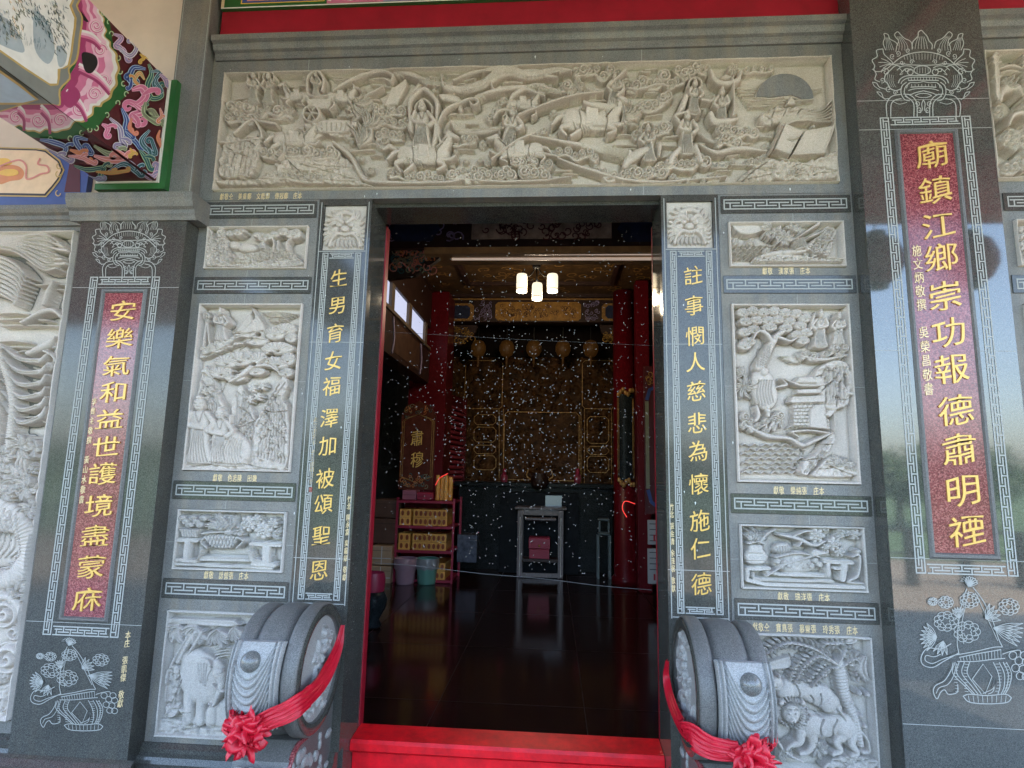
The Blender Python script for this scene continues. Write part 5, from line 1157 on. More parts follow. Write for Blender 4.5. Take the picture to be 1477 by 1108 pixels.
def band(t):
    pts = []
    for k in range(len(OUT)):
        o, i_ = np.array(OUT[k], float), np.array(INN[k], float); pts.append(tuple(o*(1-t)+i_*t))
        if k < len(OUT)-1:
            o2, i2 = np.array(OUT[k+1], float), np.array(INN[k+1], float); m_ = ((o+o2)/2)*(1-t)+((i_+i2)/2)*t; dd_ = ((o+o2)/2-(i_+i2)/2); dd_ /= np.hypot(*dd_)+1e-9
            pts.append(tuple(m_+dd_*(13*(1-t))))
    return [tuple(p) for p in smooth(pts, 4)]+[tuple(p) for p in INN[::-1]]
for c, t in (('gold', -.06), ('white', 0), ('pinkl', .10), ('pink', .30), ('pinkl', .46), ('pink', .60), ('pinkd', .80)): paint(c, band(t), False)
for (x, y, d) in ((478, 130, 1), (500, 250, -1), (520, 400, 1), (470, 470, -1), (392, 545, 1), (300, 600, -1), (190, 600, 1), (80, 585, -1)):
    sp_ = [(x+34*(1-k/22*.85)*math.cos(d*k*.42), y+34*(1-k/22*.85)*math.sin(d*k*.42)) for k in range(23)]
    paint('pinkl', [(x+38*math.cos(a), y+38*math.sin(a)) for a in np.linspace(0, 6, 12)]); stroke('pink', sp_, 13, False); stroke('white', [(a+2, b-2) for a, b in sp_], 4, False)
for (p, q) in (((385, 150), (500, 215)), ((392, 320), (545, 440)), ((330, 450), (430, 575)), ((205, 522), (250, 635)), ((90, 522), (120, 618))):
    mx, my = (p[0]+q[0])/2, (p[1]+q[1])/2
    for j, c in enumerate(('white', 'pinkl', 'pink', 'pinkd')): stroke(c, [(p[0], p[1]+j*13), (mx+14, my-12+j*13), (q[0], q[1]+j*11)], 14)
paint('black', [(408, 265), (470, 275), (485, 320), (455, 365), (420, 350)]); paint('black', [(400, 50), (415, 100), (440, 108), (405, 60)])
paint('pinkd', [(310, 500), (360, 430), (400, 480), (350, 540)])
fr = [(-80, -80), (395, -80), (385, 30), (412, 90), (400, 190), (385, 300), (345, 345), (350, 395), (300, 450), (300, 525), (250, 520), (120, 520), (-80, 520)]
paint('gold', fr, n=3); paint('grey', [(a-9, b-4) for a, b in fr], n=3)
paint('gold', [(-80, -90), (362, -90), (355, 30), (380, 90), (368, 190), (345, 330), (300, 345), (295, 395), (250, 430), (0, 262), (-80, 210)], n=2)
paint('white', [(-80, -90), (350, -90), (343, 30), (368, 90), (357, 190), (335, 325), (285, 345), (285, 390), (246, 418), (0, 250), (-80, 200)], n=2)
for (c, P) in (('mist', [(170, 60), (240, 120), (270, 250), (235, 320), (170, 240)]), ('mist', [(-60, 70), (50, 110), (120, 250), (60, 250), (-60, 180)]), ('mist', [(280, 230), (330, 260), (320, 320), (290, 330)])): paint(c, P)
def crag(x0, y0, x1, y1, wd, n, cols):               # a rock face built from short ink strokes
    for k in range(n):
        t = RNG.random(); x = x0+(x1-x0)*t+RNG.gauss(0, wd*.4); y = y0+(y1-y0)*t+RNG.gauss(0, wd*.25); L = RNG.uniform(10, 30)
        if x > 335 or y > 230+x*.5 or (y > 250 and x > 285): continue
        stroke(RNG.choice(cols), [(x, y), (x+RNG.uniform(-3, 8), y+L*.5), (x+RNG.uniform(2, 16), y+L)], RNG.uniform(2.5, 8), False, True)
crag(110, -40, 60, 170, 60, 110, ['olive', 'olive', 'ink', 'cream']); crag(250, -40, 320, 260, 70, 140, ['ink', 'mist', 'ink', 'olive']); crag(150, 20, 240, 160, 50, 80, ['teal', 'ink', 'mist']); crag(-20, 40, 40, 190, 60, 60, ['ink', 'mist', 'olive'])
for k in range(70): x = RNG.uniform(-20, 230); y = 150+x*.42+RNG.uniform(-22, 26); stroke(RNG.choice(['teal', 'ink']), [(x, y), (x+2, y-RNG.uniform(10, 28))], 3, False, True)
paint('gold', [(-80, 300), (0, 340), (100, 410), (195, 490), (120, 515), (-80, 515)], False); paint('bluel', [(-80, 312), (0, 355), (95, 422), (180, 490), (115, 505), (-80, 505)], False)
for (c, e_, P, wd) in (('purple', 'pinkl', [(560, 170), (600, 190), (570, 230), (610, 250), (625, 300)], 22), ('purple', 'white', [(580, 235), (640, 280), (675, 240), (650, 200)], 20), ('blue', 'bluel', [(720, 345), (660, 340), (640, 400), (680, 410), (640, 375)], 26),
        ('orange', 'greenl', [(715, 400), (690, 365), (665, 400), (690, 430)], 18), ('teal', 'greenl', [(735, 320), (750, 370), (730, 430), (750, 490), (800, 480), (790, 430)], 24), ('teal', 'bluel', [(745, 360), (800, 355), (770, 400), (800, 450)], 18),
        ('pink', 'pinkl', [(650, 450), (700, 440), (720, 480), (680, 520), (640, 510)], 40), ('pink', 'pinkl', [(660, 520), (700, 560), (650, 580), (690, 620)], 34), ('olive', 'greenl', [(720, 510), (715, 560), (760, 600), (785, 610), (760, 560)], 34), ('blue', 'bluel', [(600, 540), (625, 600), (620, 660), (670, 710), (690, 740)], 28),
        ('salmon', 'orange', [(650, 590), (640, 640), (665, 670)], 16), ('purple', 'white', [(540, 590), (590, 640), (600, 700), (620, 730), (580, 720)], 26), ('pink', 'pinkl', [(500, 620), (530, 640), (520, 670)], 24), ('teal', 'bluel', [(740, 650), (700, 700), (720, 740), (770, 770), (750, 700)], 24), ('teal', 'greenl', [(690, 750), (720, 790), (740, 840)], 24), ('purple', 'pinkl', [(720, 870), (760, 880), (780, 830)], 22),
        ('blue', 'bluel', [(440, 690), (380, 680), (400, 730), (460, 760), (440, 720)], 24), ('blue', 'bluel', [(200, 690), (260, 700), (330, 730), (300, 780)], 22), ('olive', 'greenl', [(470, 720), (540, 760), (580, 760), (540, 800)], 24), ('salmon', 'pinkl', [(470, 770), (540, 790), (620, 790), (580, 760)], 30), ('orange', 'salmon', [(350, 740), (400, 760), (440, 800)], 22), ('purple', 'white', [(220, 730), (290, 770), (350, 800)], 22),
        ('salmon', 'pinkl', [(340, 770), (410, 780), (470, 810)], 18), ('teal', 'greenl', [(370, 820), (440, 840), (520, 830), (500, 860)], 20), ('teal', 'bluel', [(540, 850), (620, 810), (680, 850), (700, 870)], 22), ('gold', 'orange', [(480, 850), (560, 855), (640, 845)], 16), ('purple', 'bluel', [(430, 870), (480, 890), (520, 890)], 16), ('gold', 'yellow', [(690, 270), (710, 290), (690, 305)], 12), ('gold', 'yellow', [(640, 740), (655, 765), (640, 775)], 12), ('orange', 'pinkl', [(790, 540), (800, 580), (780, 600)], 14), ('purple', 'pinkl', [(790, 370), (820, 400), (825, 425)], 20), ('salmon', 'orange', [(790, 650), (780, 690), (795, 730)], 12)):
    scroll(c, e_, P, wd)
paint('maroon', [(-80, 605), (0, 625), (100, 670), (160, 700), (60, 700), (-80, 690)], False)
for c, m_ in PAINT.items(): m_.build('painted_pattern', PT[c], beam)
mb = MB()                                          # end frame where the beam meets the wall
def lring(mbx, x0, x1, z0, z1, t, y0, y1): mbx.box(x1-t, x1, y0, y1, z0, z1); mbx.box(x0, x1-t-.0005, y0, y1, z0, z0+t)
lring(mb, -3.11, -2.565, 3.612, 4.49, .045, -.15, -.09); mb.build('end_frame', PT['green'], beam)
mb = MB(); lring(mb, -3.09, -2.613, 3.657, 4.478, .012, -.165, -.09); mb.build('frame_bead', PT['white'], beam)
mb = MB(); mb.box(-5.6, -2.634, .0, .088, 3.548, 6.25); tag(mb.build('plaster_wall', M['plaster'], loc=(-3.4, 0, 3.55)), 'cream plastered upper wall behind the painted beam at top left', 'wall')
pp = thing('painted_crossbeam', 'blue painted crossbeam with a cream gourd cartouche below the beam at the left edge', 'beam', (-3.7, -.05, 3.56))
mb = MB(); mb.box(-5.2, -3.262, -.05, -.001, 3.548, 3.99); mb.build('board', PT['blue'], pp)
def pq(a, b, off): p = onY(a/3.4625, b/3.4625, -.05-off); return p
def ppoly(c, P, off, sm=False):
    if sm: P = smooth(P, 5, True)
    m_ = MB(); m_.add([pq(a, b, off) for a, b in P], [tuple(range(len(P)-1, -1, -1))]); return m_.build('painted_pattern', PT[c], pp)
ppoly('maroon', [(350, 800), (400, 800), (400, 960), (320, 960)], .002)
ppoly('gold', [(-400, 722), (180, 740), (230, 745), (300, 800), (322, 850), (300, 900), (270, 940), (230, 985), (-400, 975)], .003); ppoly('black', [(-400, 728), (180, 746), (226, 752), (293, 804), (314, 850), (293, 896), (264, 934), (226, 978), (-400, 968)], .004)
ppoly('cream', [(-400, 738), (178, 752), (224, 760), (286, 808), (304, 850), (286, 892), (258, 928), (222, 968), (-400, 958)], .005)
ppoly('orange', [(-20, 850), (30, 825), (90, 830), (120, 860), (105, 895), (50, 905), (0, 920), (-30, 890)], .006, True); ppoly('yellow', [(-10, 865), (30, 845), (80, 848), (90, 870), (40, 880)], .007, True); ppoly('yellow', [(-40, 800), (30, 790), (60, 815), (20, 830), (-40, 830)], .006, True)
m_ = MB(); m_.ribbon([pq(a, b, .008) for a, b in smooth([(0, 830), (50, 810), (100, 800), (130, 830), (130, 890), (160, 890), (200, 870), (240, 860), (235, 830), (190, 820), (200, 790)], 5)], .014); m_.build('painted_pattern', PT['salmon'], pp)
for (a, b) in ((295, 830), (290, 870), (290, 965)): m_ = MB(); m_.ribbon([pq(a+12*math.cos(t), b+14*math.sin(t), .008) for t in np.linspace(0, 4.5, 9)], .008); m_.build('painted_pattern', PT['gold'], pp)

for (x0, x1, lab) in ((-2.364, 2.364, 'long red painted board between the frieze cornice and the painted lintel beam'), (3.235, 5.6, 'short red painted board above the cornice at the top right corner')):
    mb = MB(); mb.box(x0, x1, .0, .05, 4.902, 5.185); tag(mb.build('red_board', M['redboard'], loc=((x0+x1)/2, 0, 4.9)), lab, 'board')
lb = thing('painted_lintel', 'painted beam with gold and blue cartouches at the very top, above the red board', 'beam', (0, -.03, 5.19))
mb = MB(); mb.box(-2.36, 2.36, -.03, .06, 5.187, 5.75); mb.build('timber', PT['green'], lb)
def strip(c, x0, x1, z0, z1, off): m_ = MB(); m_.rect(x0, x1, z0, z1, -.03-off); m_.build('painted_pattern', PT[c], lb)
strip('white', -2.36, 2.36, 5.187, 5.197, .002); strip('cream', -2.36, -2.335, 5.197, 5.75, .002)
strip('yellow', -2.2, -1.52, 5.222, 5.7, .002); strip('blue', -2.19, -1.53, 5.23, 5.7, .003); strip('salmon', -2.15, -1.57, 5.245, 5.7, .004); strip('yellow', -2.1, -1.62, 5.26, 5.7, .005); strip('bluel', -2.07, -1.65, 5.272, 5.7, .006); strip('blue', -2.04, -1.68, 5.285, 5.7, .007)
strip('pink', -1.5, -1.05, 5.20, 5.7, .002); strip('purple', -1.05, 2.36, 5.20, 5.7, .002); strip('black', -1.0, 2.3, 5.215, 5.7, .003); strip('yellow', -.95, 2.25, 5.23, 5.7, .004); strip('bluel', -.93, 2.22, 5.24, 5.7, .005); strip('cream', -.88, 2.17, 5.262, 5.7, .006)
m_ = MB()
for k in range(9): m_.ribbon([(-1.46+k*.05+.04*math.cos(t), -.036, 5.25+(k % 3)*.03+.03*math.sin(t)) for t in np.linspace(k, k+4.6, 9)], .012)
m_.build('painted_pattern', PT['white'], lb)
# ---------------------------------------------------------------- drum stones with red sashes
DYC, DZC, DR = -.375, .43, .365
def drum_xyz(sgn, x, th, R):       # th: angle from the horizontal front (-Y) upwards
    return (sgn*x, DYC-R*math.cos(th), DZC+R*math.sin(th))
def grid_obj(name, F, nu, nv, mtl, parent, flip=False, shade=True):
    mb = MB(); vs = [F(i/(nu-1), j/(nv-1)) for j in range(nv) for i in range(nu)]
    fs = []
    for j in range(nv-1):
        for i in range(nu-1):
            f = (j*nu+i, j*nu+i+1, (j+1)*nu+i+1, (j+1)*nu+i); fs.append(f[::-1] if flip else f)
    mb.add(vs, fs); return mb.build(name, mtl, parent, shade)
XA, XB = 1.065, 1.452
def drum_stone(sgn, label):
    d = thing('drum_stone', label, 'drum stone', (sgn*1.33, DYC, -.62))
    mb = MB(); pr_ = [(.285, XA+.018), (.30, XA), (.352, XA), (.365, XA+.012), (.365, XA+.075), (.352, XA+.088), (.318, XA+.094), (.318, XA+.106), (.338, XA+.112), (.352, XA+.14), (.358, XA+.20), (.352, XB-.135), (.338, XB-.108), (.318, XB-.102), (.318, XB-.092), (.342, XB-.086), (.350, XB-.07), (.350, XB-.018), (.338, XB-.004), (.30, XB)]
    mb.lathe([(R, sgn*x) for R, x in pr_], (0, DYC, DZC), 'x', 72); mb.build('drum_body', M['drum'], d, True)
    mb = MB(); mb.lathe([(.293, sgn*(XA-.002)), (.301, sgn*(XA-.006)), (.347, sgn*(XA-.006)), (.354, sgn*(XA-.001))], (0, DYC, DZC), 'x', 72, cap=False); mb.build('polished_ring', M['polished'], d, True)
    # carved disc facing the doorway
    n, m = 150, 200; rs = np.random.RandomState(3+sgn); R, T = np.meshgrid(np.linspace(.004, .294, n), np.linspace(0, 2*np.pi, m)); Yd, Zd = R*np.cos(T), R*np.sin(T); H = np.zeros_like(R)
    def blob(y, z, r1, r2, h, a):
        c, s = math.cos(a), math.sin(a); q = (((Yd-y)*c+(Zd-z)*s)/r1)**2+((-(Yd-y)*s+(Zd-z)*c)/r2)**2; np.maximum(H, np.where(q < 1, h*np.sqrt(np.maximum(0, 1-q)), 0), out=H)
    for k in range(46):
        y, z = rs.uniform(-.12, .16)+.03, rs.uniform(-.20, .24); blob(y, z, rs.uniform(.03, .06), rs.uniform(.008, .018), rs.uniform(.5, 1), rs.uniform(0, 3.14))
    for k in range(26): blob(rs.uniform(-.2, .2), rs.uniform(-.26, -.08), rs.uniform(.02, .05), rs.uniform(.012, .03), rs.uniform(.4, .8), rs.uniform(0, 3.14))
    for k in range(9): blob(.02+.03*math.sin(k*1.1), -.18+k*.045, .035, .028, 1.1, k)
    H *= (R < .285)
    V = [(sgn*(XA+.016-.030*h), DYC+a, DZC+b) for h, a, b in zip(H.ravel(), Yd.ravel(), Zd.ravel())]
    F = []
    for j in range(m-1):
        for i in range(n-1):
            f = (j*n+i, j*n+i+1, (j+1)*n+i+1, (j+1)*n+i); F.append(f[::-1] if sgn > 0 else f)
    mb = MB(); mb.add(V, F); mb.build('carved_disc', M['drape'], d, True)
    # stone cloth draped over the front, gathered below a pearl
    x0, x1, t0, t1 = XA+.094, XB-.004, .66, -.62
    xp, tp = (x0+x1)/2+.02, .34
    def drape(u, v):
        x = x0+(x1-x0)*u; th = t0+(t1-t0)*v
        s = (x-xp)/(x1-x0)*2; q = (tp-th)
        k = q+.75*s*s-.14
        ed = min(u, 1-u); h = .030
        if .13 < u < .87 and k > 0: h += .0095*(abs(math.sin(k*27))*2-1)*min(1, k*9)*max(0, 1-.4*abs(s))
        if ed < .13: h += .012*math.sin(ed/.13*9.4)+.004
        if .13 <= ed < .17: h -= .010
        e = min(1, min(u, 1-u)*26)*min(1, v*20+.2)
        return drum_xyz(sgn, x, th, DR-.013+h*e)
    grid_obj('stone_drape', drape, 120, 170, M['drape'], d, sgn > 0)
    p = drum_xyz(sgn, xp, tp, DR+.008); mb = MB(); mb.ball(p, .056, n=24, m=14); mb.build('pearl', M['pearlstone'], d, True)
    # pedestal below: carved scrolls and petals
    mb = MB()
    prof = [(-.05, .20), (-.20, .12), (-.36, .085), (-.52, .08), (-.64, .02), (-.70, -.10), (-.72, -.25), (-.70, -.36), (-.76, -.40), (-.78, -.48), (-.78, -.62), (-.0, -.62), (-.0, .20)]
    mb.prism(prof, sgn*(XA+.045), sgn*(XB-.03), 'x'); mb.build('pedestal', M['drum'], d)
    mb = MB(); mb.tube([(sgn*(XA+.045), y, z) for y, z in smooth([(-.10, .12), (-.36, .062), (-.55, .06), (-.66, -.04), (-.69, -.2), (-.68, -.36)], 5)], .016, 6); mb.build('edge_moulding', M['redgranite'], d, True)
    mb = MB(); mc = MB(); rr = random.Random(5)
    for k in range(46):                             # petals and leaves on the front and the doorway side
        u = rr.uniform(.1, .9); z = rr.uniform(-.36, .0)
        mb.ball((sgn*(XA+.05+u*(XB-XA-.12)), -.69-.02*math.cos(z*9), z), rr.uniform(.02, .05), .022, rr.uniform(.02, .04), 8, 6)
        mc.ball((sgn*(XA+.045), rr.uniform(-.62, -.06), rr.uniform(-.55, .02)), .014, rr.uniform(.02, .055), rr.uniform(.015, .04), 8, 6)
    mb.build('pedestal_carving', M['drape'], d, True); mc.build('pedestal_side_carving', M['drape'], d, True)
    return d
drum_stone(-1, 'grey drum stone left of the doorway with carved disc, stone drape and pearl')
drum_stone(1, 'grey drum stone right of the doorway with carved disc, stone drape and pearl')
def sash(sgn, label):
    s = thing('festive_garland', label, 'garland', (sgn*1.3, -.75, .05))
    if sgn < 0:
        path = [onX(u, v, -1.02) for (u, v) in ((494, 902), (489, 930), (478, 958), (462, 985), (446, 1003))]+[onY(430, 1017, -.76), onY(412, 1028, -.79), onY(392, 1036, -.80), onY(372, 1046, -.80)]
        rc = onY(356, 1056, -.80); R = .118; tail = [onY(356, 1046, -.80), onY(341, 1036, -.77), onY(335, 1022, -.70), onY(335, 1012, -.62)]
    else:
        path = [onX(u, v, 1.02) for (u, v) in ((964, 952), (962, 975), (966, 1000), (974, 1025), (984, 1045), (996, 1058))]+[onY(1010, 1070, -.78), onY(1026, 1078, -.80), onY(1046, 1082, -.81), onY(1064, 1084, -.81)]
        rc = onY(1082, 1094, -.81); R = .115; tail = [onY(1090, 1080, -.81), onY(1106, 1075, -.78), onY(1114, 1068, -.70), onY(1115, 1056, -.62)]
    def cloth(name, pts, w0, w1, up0):
        P = smooth([np.array(p) for p in pts], 8); m = len(P); nv = 44; vs = []
        for i in range(m):
            t = P[min(i+1, m-1)]-P[max(i-1, 0)]; t /= np.linalg.norm(t)
            out = np.array([-sgn*.75, -.6, .0]) if i < m*.5 else np.array([-sgn*.2, -1, 0.]); out -= t*(out@t); out /= np.linalg.norm(out); b = np.cross(t, out)
            f = i/(m-1); w_ = w0+(w1-w0)*min(1, f*3.2)+.02*math.sin(f*3.1)
            for j in range(nv):
                q = j/(nv-1)-.5; h = .0055*math.sin(j*.72+f*3)+.004*math.sin(j*1.55-f*5+1)+.0022*math.sin(j*3.0+f*9)+.016*(1-4*q*q)
                vs.append(P[i]+b*q*w_+out*h)
        fs = [(i*nv+j, i*nv+j+1, (i+1)*nv+j+1, (i+1)*nv+j) for i in range(m-1) for j in range(nv-1)]
        mb = MB(); mb.add(vs, fs); o = mb.build(name, M['silk'], s, True)
        return o
    cloth('ribbon', path, .02, .095, 0); cloth('ribbon_end', tail, .07, .045, 0)
    mb = MB(); rr = random.Random(11+sgn)
    for k in range(26):                             # looped folds of the bow, every loop a bent strip of satin
        z = 1-2*(k+.5)/26; a = k*2.39996; d = np.array([math.sqrt(1-z*z)*math.cos(a), -abs(z)*.75-.1, math.sqrt(1-z*z)*math.sin(a)]); d /= np.linalg.norm(d)
        L = R*rr.uniform(.64, .92); up = np.array([rr.uniform(-1, 1), rr.uniform(-1, 1), rr.uniform(-1, 1)]); sd = np.cross(d, up); sd /= np.linalg.norm(sd); u2 = np.cross(sd, d)
        w_ = R*rr.uniform(.55, .85); n = 11; vs = []
        for i in range(n):
            t = i/(n-1); s_ = math.sin(t*math.pi); ang = t*math.pi
            c = d*L*(1-abs(2*t-1)**2.2)+u2*w_*.30*math.cos(ang)*s_**.4
            for j in range(9):
                q = j/8-.5; vs.append(rc+c+sd*q*w_*2*(.3+.7*s_)+d*(.016*math.cos(q*9+k)*s_)+u2*(.014*math.sin(q*8+k*2)*s_))
        fs = [(i*9+j, i*9+j+1, (i+1)*9+j+1, (i+1)*9+j) for i in range(n-1) for j in range(8)]
        mb.add(vs, fs)
    mb.build('bow', M['silk'], s, True)
    return s
sash(-1, 'red satin sash with a ruffled bow tied round the left drum stone'); sash(1, 'red satin sash with a ruffled bow tied round the right drum stone')

# ---------------------------------------------------------------- threshold and insect net
mb = MB(); mb.prism([(.21, -.235), (.225, -.215), (.43, -.195), (.455, -.21), (.455, -.62), (.28, -.62), (.275, -.315), (.245, -.305), (.21, -.28)], -1.051, 1.051, 'x')
tag(mb.build('threshold', M['redpaint'], loc=(0, .33, -.62)), 'glossy bright red wooden threshold across the foot of the doorway', 'threshold')
net = thing('insect_net', 'fine see-through net hung in the doorway, full of small pale specks', 'net', (0, .50, 3.5))
M['cord'] = mat('cord', (.09, .09, .09), .7); M['speck'] = mat('pale_speck', (.26, .24, .22), .7)
YN = .50
b0, b1 = onY(648, 822, YN), onY(952, 853, YN); k_ = (b1[2]-b0[2])/(b1[0]-b0[0])
zb = lambda x: b0[2]+k_*(x-b0[0])
mb = MB(); mb.tube([(x, YN, zb(x)+.004*math.sin(x*7)) for x in np.linspace(-1.03, 1.03, 30)], .002, 5); mb.build('hem_cord', M['cord'], net)
mb = MB(); p0, p1 = onY(545, 478, YN), onY(948, 499, YN); mb.tube([p0, (p0*.5+p1*.5)-np.array([0, 0, .006]), p1], .0012, 4); mb.build('cross_cord', M['cord'], net)
mb = MB(); rr = random.Random(21)
n = 0
while n < 1500:
    x = rr.uniform(-1.03, 1.03); z = rr.uniform(0.0, 3.55)
    if z < zb(x)+.02: continue
    u, v = proj(x, YN, z); dn = math.exp(-((u-770)/150)**2-((v-610)/130)**2)*.9+.16
    if rr.random() > dn: continue
    n += 1; L = rr.uniform(.003, .010)*(1.6 if rr.random() < .06 else 1); a = rr.uniform(0, 6.28); tw = rr.uniform(.0018, .0036)
    y = YN+rr.uniform(-.012, .012); c, s = math.cos(a), math.sin(a)
    mb.add([(x-c*L, y, z-s*L), (x-s*tw, y-.002, z+c*tw), (x+c*L, y+rr.uniform(-.003, .003), z+s*L), (x+s*tw, y+.002, z-c*tw)], [(0, 1, 2, 3)])
for k in range(70):                                    # specks caught on the stone jambs and lintel
    sg = rr.choice((-1, -1, 1)); L = rr.uniform(.004, .008); y = rr.uniform(.03, .37); z = rr.uniform(.2, 3.5)
    mb.add([(sg*1.049, y-L, z), (sg*1.049, y, z+L*.4), (sg*1.049, y+L, z+.002), (sg*1.049, y, z-L*.4)], [(0, 1, 2, 3)])
o = mb.build('speck', M['speck'], net); o['kind'] = 'stuff'
# ---------------------------------------------------------------- the dim hall behind the doorway
FZL = -.45
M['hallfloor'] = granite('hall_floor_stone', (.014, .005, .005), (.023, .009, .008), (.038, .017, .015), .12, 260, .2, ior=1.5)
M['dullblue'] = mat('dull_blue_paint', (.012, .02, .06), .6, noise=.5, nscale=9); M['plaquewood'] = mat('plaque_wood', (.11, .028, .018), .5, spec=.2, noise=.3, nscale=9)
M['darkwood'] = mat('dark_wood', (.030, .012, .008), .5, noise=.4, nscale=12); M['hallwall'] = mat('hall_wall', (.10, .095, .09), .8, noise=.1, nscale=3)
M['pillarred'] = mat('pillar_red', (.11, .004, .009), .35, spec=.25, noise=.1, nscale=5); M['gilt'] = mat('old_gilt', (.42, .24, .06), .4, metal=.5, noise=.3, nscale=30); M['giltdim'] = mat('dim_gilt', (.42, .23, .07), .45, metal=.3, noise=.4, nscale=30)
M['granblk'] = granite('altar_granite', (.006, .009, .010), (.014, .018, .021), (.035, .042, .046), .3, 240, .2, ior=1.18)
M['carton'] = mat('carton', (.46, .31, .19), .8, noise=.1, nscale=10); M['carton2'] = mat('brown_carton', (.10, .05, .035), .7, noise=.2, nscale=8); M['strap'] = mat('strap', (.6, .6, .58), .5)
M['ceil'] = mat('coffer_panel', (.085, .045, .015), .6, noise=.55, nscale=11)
# each gift box, bucket and lamp casts its own look
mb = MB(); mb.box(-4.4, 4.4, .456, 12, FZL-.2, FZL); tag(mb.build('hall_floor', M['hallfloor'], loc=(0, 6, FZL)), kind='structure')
mb = MB()
for x in (-1.35, 0.2, 1.7): mb.rect
for k in range(6): mb.add([(-4.3, 1.6+k*1.7, FZL+.003), (4.3, 1.6+k*1.7, FZL+.003), (4.3, 1.606+k*1.7, FZL+.003), (-4.3, 1.606+k*1.7, FZL+.003)], [(0, 1, 2, 3)])
for k in range(6): mb.add([(-3.3+k*1.3, .5, FZL+.003), (-3.294+k*1.3, .5, FZL+.003), (-3.294+k*1.3, 11, FZL+.003), (-3.3+k*1.3, 11, FZL+.003)], [(0, 1, 2, 3)])
tag(mb.build('hall_floor_joints', mat('floor_joint', (.035, .022, .022), .4), loc=(0, 6, FZL)), kind='structure')
hw = thing('hall_wall', 'dim grey inner wall of the hall seen past the left jamb', 'wall', (0, 11, FZL))
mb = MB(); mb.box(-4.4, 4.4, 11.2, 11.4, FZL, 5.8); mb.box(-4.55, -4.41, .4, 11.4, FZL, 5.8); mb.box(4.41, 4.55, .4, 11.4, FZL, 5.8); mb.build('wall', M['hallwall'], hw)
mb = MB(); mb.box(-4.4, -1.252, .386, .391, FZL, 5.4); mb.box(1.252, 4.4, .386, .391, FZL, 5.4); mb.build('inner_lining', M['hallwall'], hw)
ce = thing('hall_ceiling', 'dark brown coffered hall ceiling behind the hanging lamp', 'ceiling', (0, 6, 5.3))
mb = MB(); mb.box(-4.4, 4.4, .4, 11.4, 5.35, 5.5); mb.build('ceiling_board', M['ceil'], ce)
mb = MB()
for (x0, x1, y0, y1) in ((-2.3, -2.2, 3, 8), (2.2, 2.3, 3, 8), (-1.45, -1.37, 3, 7.2), (1.37, 1.45, 3, 7.2)): mb.box(x0, x1, y0, y1, 5.27, 5.345)
mb.box(-2.2, 2.2, 7.9, 8.0, 5.27, 5.345); mb.box(-1.37, 1.37, 7.12, 7.2, 5.27, 5.345); mb.build('ceiling_rib', M['darkwood'], ce)
mb = MB(); q = random.Random(17)
for k in range(170):
    a_, b_, R_, s0 = q.uniform(-2.1, 2.1), q.uniform(3.1, 7.8), q.uniform(.07, .15), q.uniform(0, 6)
    mb.ribbon([(a_+R_*(1-t*.7)*math.cos(s0+t*6), b_+R_*(1-t*.7)*math.sin(s0+t*6), 5.345) for t in np.linspace(0, 1, 10)], .03, (0, 0, -1))
mb.build('painted_scroll_pattern', M['giltdim'], ce)
# carved beam just inside the door with the tube lights below it
def curls(mb, x0, x1, z0, z1, y, n, r, seed):
    q = random.Random(seed)
    for k in range(n):
        a, b, R = q.uniform(x0, x1), q.uniform(z0, z1), q.uniform(.5, 1)*r; s0 = q.uniform(0, 6)
        mb.ribbon([(a+R*(1-t*.7)*math.cos(s0+t*6), y, b+R*(1-t*.7)*math.sin(s0+t*6)) for t in np.linspace(0, 1, 10)], r*.22)
fb = thing('carved_beam', 'painted beam inside the door above the tube lights, with a long pale panel', 'beam', (0, 2.6, 4.3))
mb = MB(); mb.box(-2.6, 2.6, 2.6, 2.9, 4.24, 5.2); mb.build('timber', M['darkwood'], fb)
mb = MB(); a, b = onY(681, 322, 2.6), onY(882, 344, 2.6); mb.box(a[0], b[0], 2.585, 2.599, b[2], 4.9); mb.build('pale_panel', mat('pale_painting', (.40, .30, .22), .6, noise=.5, nscale=9), fb)
mb = MB(); curls(mb, a[0]+.1, b[0]-.1, b[2]+.02, 4.7, 2.583, 60, .07, 3); mb.build('figure_pattern', PT['maroon'], fb)
mb = MB(); curls(mb, -2.0, a[0]-.12, b[2], 4.8, 2.596, 50, .08, 4); curls(mb, b[0]+.12, 2.2, b[2], 4.8, 2.596, 40, .08, 5); mb.build('scrollwork', PT['purple'], fb)
mb = MB()
for (u, v) in ((597, 330), (930, 330)):
    p = onY(u, v, 2.59); pts = [(p[0]+.32*c, p[2]+.16*s) for c, s in ((-1, 0), (-.7, -1), (.7, -1), (1, 0), (.7, 1), (-.7, 1))]; mb.add([(x, 2.590, z) for x, z in pts], [tuple(range(6))])
mb.build('medallion', M['dullblue'], fb)
mb = MB(); mb.box(-1.25, 2.5, 2.56, 2.95, 4.155, 4.235); mb.build('gilt_moulding', mat('brown_gilt', (.42, .25, .10), .5, noise=.2, nscale=12), fb)
br = thing('corner_bracket', 'carved painted bracket under the inner beam at the top left of the opening', 'bracket', (-1.6, 2.7, 4.1))
a, b = onY(562, 352, 2.7), onY(643, 398, 2.7); mb = MB(); mb.prism([(a[0], a[2]), (b[0]+.1, a[2]), (b[0]-.1, (a[2]+b[2])/2), (a[0]+.35, b[2]), (a[0], b[2]-.05)], 2.68, 2.76, 'y'); mb.build('board', M['darkwood'], br)
for sd, c in ((8, 'orange'), (9, 'teal'), (10, 'salmon'), (12, 'olive')): mb = MB(); curls(mb, a[0]+.08, b[0]-.15, b[2]+.05, a[2]-.05, 2.672-sd*.0004, 16, .07, sd); mb.build('carving', PT[c], br)
